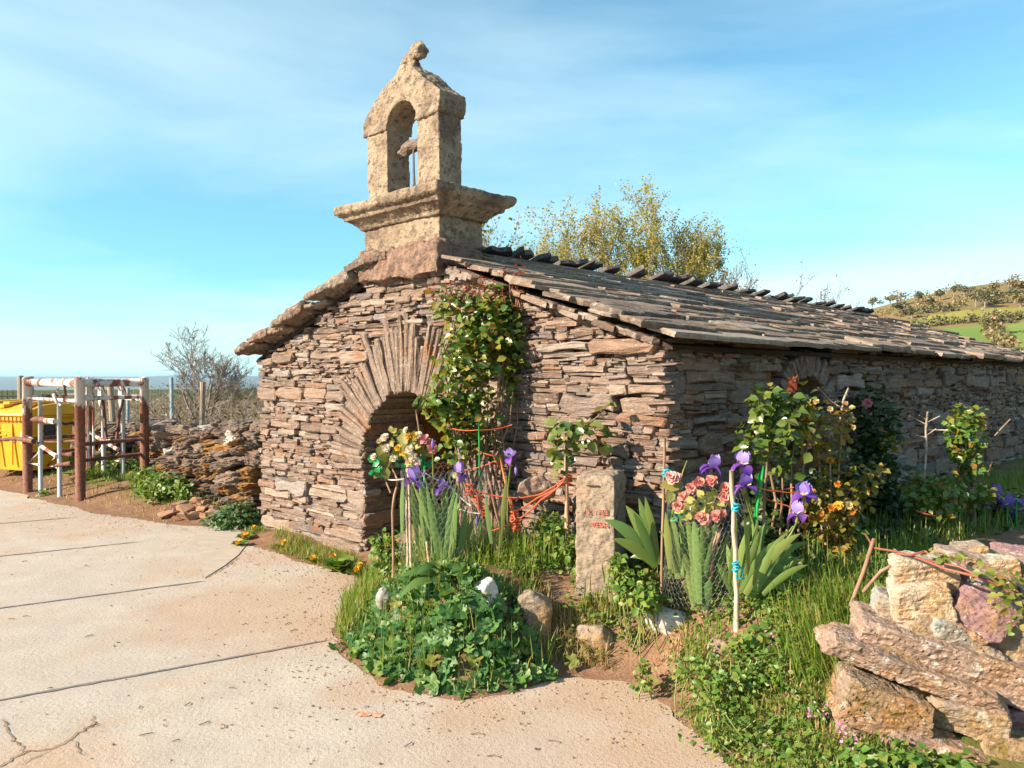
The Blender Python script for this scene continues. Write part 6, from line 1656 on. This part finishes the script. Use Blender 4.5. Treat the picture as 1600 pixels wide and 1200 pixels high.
cloth_leaves(b4, [(1068, 755, 4.25, 1.6), (1050, 766, 4.25, 1), (1056, 770, 4.25, 1)], M_cello, .08)
stems(b4, [([P(1052, 752, 4.25), P(1052, 800, 4.25)], .004), ([P(1060, 765, 4.26), P(1068, 735, 4.26), P(1074, 720, 4.26)], .004)], M_greenstem)

# ------------------------------------------------------------------ loose stones of the bed
def bed_rock(px, py, w, h, d, mat, label, tilt=0, deep=None, p=4):
    for q in np.arange(3.0, 6.5, .02):
        g = P(px, py + h * .36, q)
        if g.z <= gh(g.x, g.y): d = q; break
    d = min(d + w * d / FPX * .2, 5.05)
    s_ = d / FPX; c = P(px, py + 3, d); deep = deep or w * s_ * .8
    me = hull([Vector((v.x * w * s_, v.y * deep, v.z * h * s_)) for v in rock_pts(rw, 22, p)], 'stone', mat)
    me = remesh(me, max(.008, w * s_ / 26), ((8, .010), (45, .004)), name='stone', strata=(22, .006, 5))
    o = link('stone', me); o.matrix_world = Matrix.Translation(c) @ rot(0, radians(tilt), rw.uniform(-.3, .3)); tag(o, label, 'stone', 'stones edging the flower bed')
bed_rock(757, 930, 50, 62, 4.62, M_quartz, 'white rounded stone at the back edge of the mallow patch')
bed_rock(738, 948, 26, 26, 4.55, M_quartz, 'small white stone half under the mallow leaves beside the rounded white one')
bed_rock(598, 944, 30, 66, 4.72, M_near[3], 'pale upright split stone at the left of the mallow patch', 12, .12)
bed_rock(1044, 968, 88, 52, 4.15, M_quartz, 'broad white stone in the grass below the salmon flowers', 10)
bed_rock(838, 958, 62, 90, 4.55, M_near[4], 'sandy flat stone set in the bank right of the mallow patch', -20, .2)
bed_rock(932, 992, 70, 44, 4.25, M_near[4], 'low earthy stone in the dry grass below the concrete post', 5, .2)
bed_rock(1122, 1016, 36, 40, 3.9, M_near[2], 'small pinkish stone in the grass bank right of the dry grass', 30, .12)
bed_rock(1000, 1000, 20, 14, 4.2, M_near[2], 'little pink pebble stone beside the earthy stone', 0)
bed_rock(925, 800, 60, 40, 4.95, M_near[2], 'broken pinkish slab against the gable behind the concrete post', 10, .1)
bed_rock(840, 762, 70, 46, 5.05, M_near[2], 'broken pale slab leaning on the gable above the red cords', -16, .1)
# bramble cane and dead sticks over the wall end
br = empty('bramble', P(1365, 850, 3.9)); tag(br, 'red bramble cane arching from the shady path over the lichened wall end', 'bramble')
stems(br, [([P(1330, 948, 3.75), P(1350, 895, 3.75), P(1367, 842, 3.75)], .010)], M_stick, 'dead_stick', 7)
stems(br, [([P(1350, 925, 3.7), P(1378, 893, 3.6), P(1402, 880, 3.5)], .008)], M_stick, 'dead_stick', 7)
stems(br, [([P(1352, 834, 3.8), P(1367, 857, 3.75), P(1400, 862, 3.6), P(1440, 874, 3.35), P(1480, 890, 3.22), P(1530, 902, 3.15)], .006), ([P(1440, 874, 3.35), P(1500, 886, 3.2), P(1570, 920, 3.1), P(1610, 955, 3.05)], .005), ([P(1400, 866, 3.6), P(1425, 868, 3.4), P(1444, 862, 3.35)], .005), ([P(1530, 900, 3.15), P(1560, 915, 3.1), P(1600, 930, 3.1)], .004)], M_shoot, 'cane', 6)
M_bramble = m_leaf('bramble_leaf', [(0, (.10, .15, .025)), (.5, (.18, .21, .035)), (.85, (.25, .22, .045)), (1, (.26, .13, .05))], rough=.45, trans=.3)
leaf_cloud(br, [(1560, 905, 44, 16, 3.12, .10, 46), (1580, 935, 36, 18, 3.08, .08, 36), (1475, 872, 26, 10, 3.3, .06, 22), (1515, 878, 16, 10, 3.3, .05, 10), (1590, 975, 20, 14, 3.1, .05, 10)], LEAF_T, M_bramble, .036, 130)

# ------------------------------------------------------------------ grass and weeds
M_grass = m_leaf('grass_blade', [(0, (.10, .20, .025)), (.45, (.15, .24, .035)), (.75, (.22, .26, .05)), (.9, (.27, .24, .07)), (1, (.36, .28, .12))], rough=.5, trans=.3)
M_dry = m_leaf('dry_grass', [(0, (.34, .23, .10)), (.6, (.40, .28, .13)), (1, (.26, .20, .06))], rough=.7, trans=.2)
M_weed = m_leaf('weed_leaf', [(0, (.065, .15, .022)), (.5, (.11, .20, .032)), (.85, (.17, .23, .04)), (1, (.22, .20, .05))], rough=.45, trans=.3)
M_nettle = m_leaf('nettle_leaf', [(0, (.025, .07, .02)), (.6, (.045, .105, .025)), (1, (.09, .15, .035))], rough=.5, trans=.25)
def grass_field(name, xy, hmin, hmax, wd, mat, label, lean=.35, cat='grass', hmul=None, away=None):
    n_ = len(xy); z = ground_h(xy[:, 0], xy[:, 1]); h = NP.uniform(hmin, hmax, n_) * (1 if hmul is None else hmul)
    an = NP.uniform(0, 2 * pi, n_); ln = np.abs(NP.normal(0, lean, n_))
    d = np.stack([np.cos(an) * ln, np.sin(an) * ln, np.ones(n_)], -1)
    if away is not None: d[:, :2] += away
    d /= np.linalg.norm(d, axis=1, keepdims=True)
    sd = np.stack([-np.sin(an + NP.normal(0, .8, n_)), np.cos(an), np.zeros(n_)], -1); sd /= np.linalg.norm(sd, axis=1, keepdims=True)
    base = np.stack([xy[:, 0], xy[:, 1], z - .01], -1)
    mid = base + d * (h * .55)[:, None]; dr = d.copy(); dr[:, 2] -= ln * 1.1 + .1; tip = mid + dr * (h * .5)[:, None]
    w_ = (wd * NP.uniform(.6, 1.3, n_))[:, None]
    V = np.stack([base - sd * w_ / 2, base + sd * w_ / 2, mid - sd * w_ * .42, mid + sd * w_ * .42, tip], 1).reshape(-1, 3)
    F_ = (np.array([(0, 1, 3), (0, 3, 2), (2, 3, 4)])[None] + (np.arange(n_) * 5)[:, None, None]).reshape(-1, 3)
    o = link(name, np_mesh(name, V, F_, mat, np.repeat(NP.random(n_), 3))); tag(o, label, cat, kind='stuff'); return o
def patch_pts(poly, n_, thr=None, sc=3.0):
    poly = np.array(poly, float); q = sample_poly(poly, n_)
    q = q[road_dist(q[:, 0], q[:, 1]) > .0]
    if thr is not None: q = q[fbm(np.stack([q[:, 0] * sc, q[:, 1] * sc, q[:, 0] * 0 + 9], -1), 3) > thr]
    return q
bank = [(.85, 2.3), (.80, 3.9), (.55, 4.2), (.25, 4.3), (.05, 4.6), (-.2, 4.8), (-.6, 5.1), (-.95, 5.6), (-1.0, 6.2), (-.8, 6.2), (-.2, 5.6), (.5, 5.0), (.95, 4.6), (1.6, 5.2), (2.5, 5.6), (2.2, 4.3), (1.6, 3.5), (1.5, 2.3)]
xy = patch_pts(bank, 30000, -.35)
# the trodden soil below the post stays bare
bare = np.hypot((xy[:, 0] - .55) / .42, (xy[:, 1] - 4.18) / .20); xy = xy[bare > NP.uniform(.75, 1.25, len(xy))]
gn = np.clip(fbm(np.stack([xy[:, 0] * 4, xy[:, 1] * 4, xy[:, 0] * 0 + 2], -1), 3) * .7 + .45, 0, 1.3)
hm = (.40 + .7 * sstep(3.3, 4.5, xy[:, 1])) * (.35 + 1.1 * gn ** 1.5) * NP.uniform(.5, 1.3, len(xy))
grass_field('grass', xy, .04, .14, .0075, M_grass, 'green grass and seedlings growing all over the flower bed bank', .6, hmul=hm)
q = patch_pts([(.15, 4.3), (.75, 4.15), (1.0, 4.0), (.9, 4.5), (.4, 4.8), (.1, 4.75)], 3000, -.2); grass_field('dry_grass', q, .04, .14, .005, M_dry, 'tawny dry grass round the earthy stone below the concrete post', .5)
q = patch_pts([(-.35, 4.85), (.0, 4.75), (.45, 4.65), (.42, 5.0), (.0, 5.35), (-.3, 5.4)], 2600, -.5); grass_field('tall_grass', q, .10, .27, .007, M_grass, 'lush tall grass between the mallow patch and the gable', .45)
q = NP.normal(0, 1, (900, 2)) * np.array([.14, .16]) + np.array([1.70, 3.92]); grass_field('tussock', q, .14, .30, .006, M_grass, 'long drooping grass tussock hanging beside the right hand wall', .45, away=np.array([-.35, -.45]))
q = NP.normal(0, 1, (500, 2)) * np.array([.10, .10]) + np.array([1.45, 3.6]); grass_field('tussock', q, .14, .30, .006, M_grass, 'smaller grass tussock under the long slab of the wall end', .45, away=np.array([-.3, -.3]))
q = patch_pts([(-1.28, 4.75), (-1.0, 4.75), (-.92, 5.2), (-1.0, 5.8), (-.95, 6.3), (-1.35, 6.35)], 3200); grass_field('verge_grass', q, .06, .20, .005, M_grass, 'bright grass fringe along the road left of the mallow patch', .4)
q = patch_pts([(-2.72, 7.9), (-2.6, 8.05), (-1.35, 6.75), (-1.2, 6.35), (-1.45, 6.45), (-2.1, 7.1)], 2800, -.45, 5); grass_field('wall_foot_grass', q, .03, .15, .005, M_grass, 'thin weedy grass along the foot of the gable', .5)
q = patch_pts([(-2.72, 7.9), (-2.6, 8.05), (-1.35, 6.75), (-1.2, 6.35), (-1.45, 6.45), (-2.1, 7.1)], 1500, -.3, 5); grass_field('dry_grass', q, .03, .14, .005, M_dry, 'dry straw along the foot of the gable', .6)
q = patch_pts([(-3.1, 9.0), (-3.9, 9.1), (-4.8, 10.1), (-5.2, 10.6), (-6.4, 11.5), (-8.2, 13.2), (-8, 14), (-5.4, 12.2), (-4.3, 10.5)], 8000, -.05, 1.6); grass_field('yard_grass', q, .05, .20, .009, M_grass, 'ragged green grass round the pipe frame and along the dry stone wall', .4)
q = patch_pts([(-3.0, 8.75), (-3.9, 8.6), (-5.0, 9.6), (-6.6, 10.8), (-8.5, 12.6), (-8, 14), (-5.4, 12.2), (-4.3, 10.5)], 3000, -.1, 1.2); grass_field('dry_grass', q, .03, .10, .009, M_dry, 'dry trampled straw round the feet of the pipe frame', .8)
q = np.concatenate([patch_pts([(-2.9, 9.6), (-14, 19), (-40, 40), (-9, 44), (-4, 20)], 9000)]); grass_field('rough_grass', q, .15, .5, .02, M_dry, 'rough tawny grass on the land behind the fence', .4)
q = patch_pts([(1.1, 4.9), (2.0, 4.5), (4.5, 6.5), (6, 9.0), (3, 7.3)], 5000); grass_field('shade_grass', q, .06, .24, .007, M_grass, 'grass along the shaded path between the chapel and the wall', .4)
def weeds(name, ells, mat, size, label, cat='weeds', n_obj=0, tpl=LEAF_T, droop=-.3, grp=None):
    e = ells[0]; r_ = empty(name, gp(e[0], e[4])); tag(r_, label, cat, grp); leaf_cloud(r_, ells, tpl, mat, size, n_obj, droop=droop, shell=.45)
    o = Vector(r_.location); L_ = []
    for (px, py, rx, ry, d, dr, n_) in ells:
        for k in range(min(14, n_ // 12)): L_.append((wob(gp(px + rw.uniform(-.7, .7) * rx, d + rw.uniform(-dr, dr) * .6), P(px + rw.uniform(-.8, .8) * rx, py - ry * rw.uniform(0, .8), d), 3, .012), .003))
    mb = MB()
    for pts, rr_ in L_: mb.tube([p - o for p in pts], rr_, 4, cap=False)
    s_ = mb.build('stems', M_greenstem, r_); s_['kind'] = 'stuff'; return r_
q = patch_pts([(.85, 2.3), (.82, 3.6), (1.1, 3.9), (1.55, 3.7), (1.5, 2.3)], 9000, -.3, 4); grass_field('short_grass', q, .03, .085, .006, M_grass, 'short yellow green grass on the lower bank in front of the wall end', .6)
q = patch_pts([(.85, 2.3), (.82, 3.6), (1.1, 3.9), (1.55, 3.7), (1.5, 2.3)], 2500, -.1, 4); grass_field('dry_grass', q, .03, .10, .005, M_dry, 'dead straw mixed into the lower bank', .8)
q = patch_pts(bank, 21000, -.2, 5)
bare = np.hypot((q[:, 0] - .60) / .36, (q[:, 1] - 4.12) / .16); q = q[bare > NP.uniform(.7, 1.4, len(q))]
q = q[(q[:, 0] > .97 + .10 * NP.normal(0, 1, len(q))) | (q[:, 1] > 3.9)]
gz = ground_h(q[:, 0], q[:, 1]) + NP.exponential(.022, len(q)) + .006
o = scatter('ground_cover', LEAF_T, np.stack([q[:, 0], q[:, 1], gz], -1), NP.normal(0, 1, (len(q), 3)) * np.array([1, 1, .35]), NP.uniform(.010, .036, len(q)), M_weed, ups=NP.normal(0, .4, (len(q), 3)) + np.array([-.2, -.3, 1])); tag(o, 'mat of small leaved ground cover plants carpeting the flower bed', 'ground cover')
q = patch_pts([(-1.05, 4.9), (-.7, 4.1), (-.2, 3.95), (.25, 4.2), (.1, 4.6), (-.6, 5.0)], 700); grass_field('grass', q, .12, .26, .005, M_grass, 'grass blades poking up through the mallow leaves', .5)
weeds('nettles', [(372, 808, 38, 24, 8.35, .25, 420), (345, 812, 26, 16, 8.5, .2, 160)], M_nettle, .06, 'dark green nettles filling the corner between the chapel and the dry stone wall')
weeds('weed_clump', [(255, 762, 42, 26, 9.6, .3, 420), (232, 745, 30, 20, 10.2, .25, 160), (285, 765, 18, 12, 9.3, .15, 80)], M_weed, .07, 'bright green weed clump in front of the mossy dry stone wall')
weeds('weed_clump', [(150, 745, 24, 20, 11.6, .2, 160), (185, 735, 28, 24, 11.5, .25, 200), (130, 750, 14, 10, 11.2, .15, 60)], M_weed, .08, 'green weeds growing inside the pipe frame')
weeds('weed_clump', [(70, 772, 14, 8, 10.6, .1, 60)], M_weed, .05, 'little tuft of weeds at the foot of the pipe frame')
weeds('weed_clump', [(612, 870, 34, 34, 5.5, .2, 220), (600, 850, 22, 22, 5.6, .12, 90)], M_weed, .05, 'fresh green weeds at the foot of the doorway jamb')
weeds('weed_clump', [(862, 840, 40, 46, 4.95, .16, 420), (835, 870, 36, 36, 4.9, .15, 220), (890, 870, 26, 36, 4.75, .1, 150)], M_weed, .042, 'lush dark green weeds between the red cords and the concrete post')
weeds('weed_clump', [(990, 915, 36, 32, 4.35, .12, 170), (1010, 935, 34, 22, 4.25, .1, 110), (965, 885, 16, 24, 4.4, .08, 60)], M_weed, .048, 'leafy weeds right of the concrete post')
weeds('weed_clump', [(1215, 985, 50, 32, 3.95, .15, 240), (1255, 965, 34, 28, 4.0, .12, 130), (1180, 1010, 40, 24, 3.8, .12, 140)], M_weed, .045, 'leafy weeds below the biggest iris fan')
weeds('weed_clump', [(1090, 1035, 50, 34, 3.78, .2, 180), (1150, 1060, 60, 40, 3.62, .2, 320), (1115, 1090, 40, 30, 3.55, .15, 130), (1200, 1050, 50, 40, 3.65, .15, 240)], M_weed, .027, 'low mat of small leaved weeds on the bank beside the road')
weeds('weed_clump', [(1150, 1140, 90, 30, 3.35, .2, 220), (1270, 1120, 40, 36, 3.4, .15, 120), (1230, 1180, 70, 26, 3.18, .15, 130)], M_weed, .026, 'short clover like weeds on the lower bank')
weeds('weed_clump', [(1420, 1190, 60, 18, 2.95, .08, 120), (1350, 1185, 34, 20, 3.0, .1, 90), (1490, 1196, 50, 14, 2.95, .08, 80)], M_weed, .04, 'fresh leaves along the foot of the lichened wall end', tpl=LEAF_T)
weeds('weed_clump', [(1010, 1045, 16, 12, 3.95, .06, 40), (1005, 1065, 20, 12, 3.9, .06, 40)], M_weed, .03, 'small weed tuft at the edge of the bare soil')
weeds('weed_clump', [(298, 815, 10, 8, 8.8, .06, 40)], M_weed, .05, 'small weed sprig in the reddish rubble heap')
DG = 'dandelions along the foot of the gable'
M_dand = m_leaf('dandelion_petal', [(0, (.70, .34, .01)), (1, (.78, .46, .02))], rough=.6, trans=.2, tcol=(1.2, 1, .5))
B_dand = bloom_mesh('flower_head', M_dand, .024, ((6, .5, 1.1, .2), (9, .8, .6, .1), (12, 1, .15, -.1)), 0)
for i, (px, py, d, w_) in enumerate(((384, 853, 7.75, 'next to the left corner of the gable'), (372, 866, 7.45, 'lowest at the road edge by the left corner of the gable'), (443, 848, 7.25, 'in the middle of the left half of the gable foot'), (489, 874, 6.75, 'left of the big leaf rosette'), (521, 870, 6.65, 'above the big leaf rosette'), (562, 884, 6.35, 'at the doorway jamb'), (557, 890, 6.3, 'just below its twin at the doorway jamb'), (396, 826, 8.05, 'on the corner against the nettles'), (380, 850, 7.7, 'half behind its neighbour at the left corner'))):
    p = P(px, py, d); g = gp(px, d); r_ = empty('dandelion', g); tag(r_, 'yellow dandelion flower ' + w_, 'dandelion', DG)
    p.z = max(p.z, g.z + .04); bloom(B_dand, r_, p, 1.25, (-.2, -.6, .8), 'flower_head'); stems(r_, [([g, g.lerp(p, .5) + Vector((.01, 0, 0)), p], .003)], M_greenstem)
    L_ = 8; scatter('rosette', LEAF_T, np.array([(0, 0, .01)] * L_), np.array([(cos(k * .8), sin(k * .8), .45) for k in range(L_)]), NP.uniform(.07, .12, L_), M_weed, r_, ups=np.array([(0, 0, 1.)] * L_))
ros = thing_at('leaf_rosette', 530, 6.45, 'big dandelion leaf rosette at the foot of the gable left of the doorway', 'plant')
k = 26; a_ = NP.uniform(0, 6.3, k); scatter('leaves', LEAF_T, np.array([(0, 0, .01)] * k) + NP.normal(0, .03, (k, 3)) * np.array([1, 1, .2]), np.stack([np.cos(a_), np.sin(a_), NP.uniform(.2, .9, k)], -1), NP.uniform(.12, .22, k), M_weed, ros, ups=np.array([(0, 0, 1.)] * k))
PG = 'pink dead nettles at the foot of the wall end'
M_pk = m_leaf('pink_floret', [(0, (.52, .20, .36)), (1, (.66, .38, .52))], rough=.6, trans=.2, tcol=(1.1, 1, 1.1))
for px, py, d, w_ in ((1287, 1112, 3.3, 'highest one beside the mossy lower block'), (1266, 1126, 3.3, 'left of the mossy lower block'), (1318, 1150, 3.12, 'against the lowest small block'), (1332, 1162, 3.08, 'tallest group in front of the wall'), (1207, 1022, 3.75, 'alone in the tall grass on the bank')):
    p = P(px, py, d); g = gp(px, d); p.z = max(p.z, g.z + .05); r_ = empty('dead_nettle', g); tag(r_, 'pink flowering dead nettle ' + w_, 'wild flower', PG)
    stems(r_, [([g, p], .003)], M_shoot); n_ = 22; o = p - g
    scatter('florets', LEAF_Q, np.array(o) + NP.normal(0, 1, (n_, 3)) * np.array([.014, .014, .022]), NP.normal(0, 1, (n_, 3)) + np.array([0, -.4, .4]), NP.uniform(.010, .02, n_), M_pk, r_)
    scatter('leaves', LEAF_T, np.array(o) * NP.uniform(.1, .8, (14, 1)) + NP.normal(0, .01, (14, 3)), NP.normal(0, 1, (14, 3)) * np.array([1, 1, .4]), NP.uniform(.02, .04, 14), M_weed, r_)
# ------------------------------------------------------------------ grit and litter on the road
M_grit = m_plain('road_grit', (.40, .30, .22), .95, .1, c2=(.24, .15, .10), scale=3)
n_ = 26000
q = NP.uniform((-7, 2.3), (1.2, 10), (n_ * 3, 2)); dd_ = road_dist(q[:, 0], q[:, 1])
q = q[(dd_ < .02) & (dd_ > -2.2) & (NP.random(len(q)) < np.exp(np.minimum(dd_, 0) / .30) + .012)]
s_ = NP.uniform(.0015, 1, len(q)) ** 3 * .009 + .002; TV = np.array([(1, 0, 0), (-.5, .87, 0), (-.5, -.87, 0), (0, 0, .9)]); TF = np.array([(0, 1, 3), (1, 2, 3), (2, 0, 3)])
an = NP.uniform(0, 6.3, len(q)); ca_, sa_ = np.cos(an), np.sin(an)
V = np.stack([TV[None, :, 0] * ca_[:, None] - TV[None, :, 1] * sa_[:, None], TV[None, :, 0] * sa_[:, None] + TV[None, :, 1] * ca_[:, None], np.repeat(TV[None, :, 2], len(q), 0)], -1) * s_[:, None, None] + np.concatenate([q, np.zeros((len(q), 1)) + .001], 1)[:, None, :]
F_ = (TF[None] + (np.arange(len(q)) * 4)[:, None, None]).reshape(-1, 3)
o = link('road_grit', np_mesh('road_grit', V.reshape(-1, 3), F_, M_grit, np.repeat(NP.random(len(q)), 3))); tag(o, 'loose grit and small stones scattered along the road edge', 'grit', kind='stuff')
mb = MB()
for k in range(70):
    px, py = rw.uniform(20, 1000), rw.uniform(800, 1195); p = R(px, py)
    if float(road_dist(np.array([p.x]), np.array([p.y]))[0]) > -.05: continue
    a_ = rw.uniform(0, 3); L = rw.uniform(.015, .06); mb.tube([(p.x, p.y, .004), (p.x + L * .5 * cos(a_), p.y + L * .5 * sin(a_), .008), (p.x + L * cos(a_ + .3), p.y + L * sin(a_ + .3), .004)], .0022, 4)
o = mb.build('twig_litter', M_browntwig); tag(o, 'bits of twig and straw lying on the concrete', 'litter', kind='stuff')
# ------------------------------------------------------------------ the air
t = T('air'); t.nt.nodes.remove(t.b)
pv = t.n('ShaderNodeVolumePrincipled'); pv.inputs['Color'].default_value = (.50, .76, 1, 1); pv.inputs['Density'].default_value = 4.5e-5; pv.inputs['Anisotropy'].default_value = .2
t.l(pv.outputs[0], t.out.inputs['Volume'])
mb = MB(); mb.box((0, 0, -250), (60000, 60000, 760)); hz_ = mb.build('haze', t.m); tag(hz_, None, None, None, 'stuff')
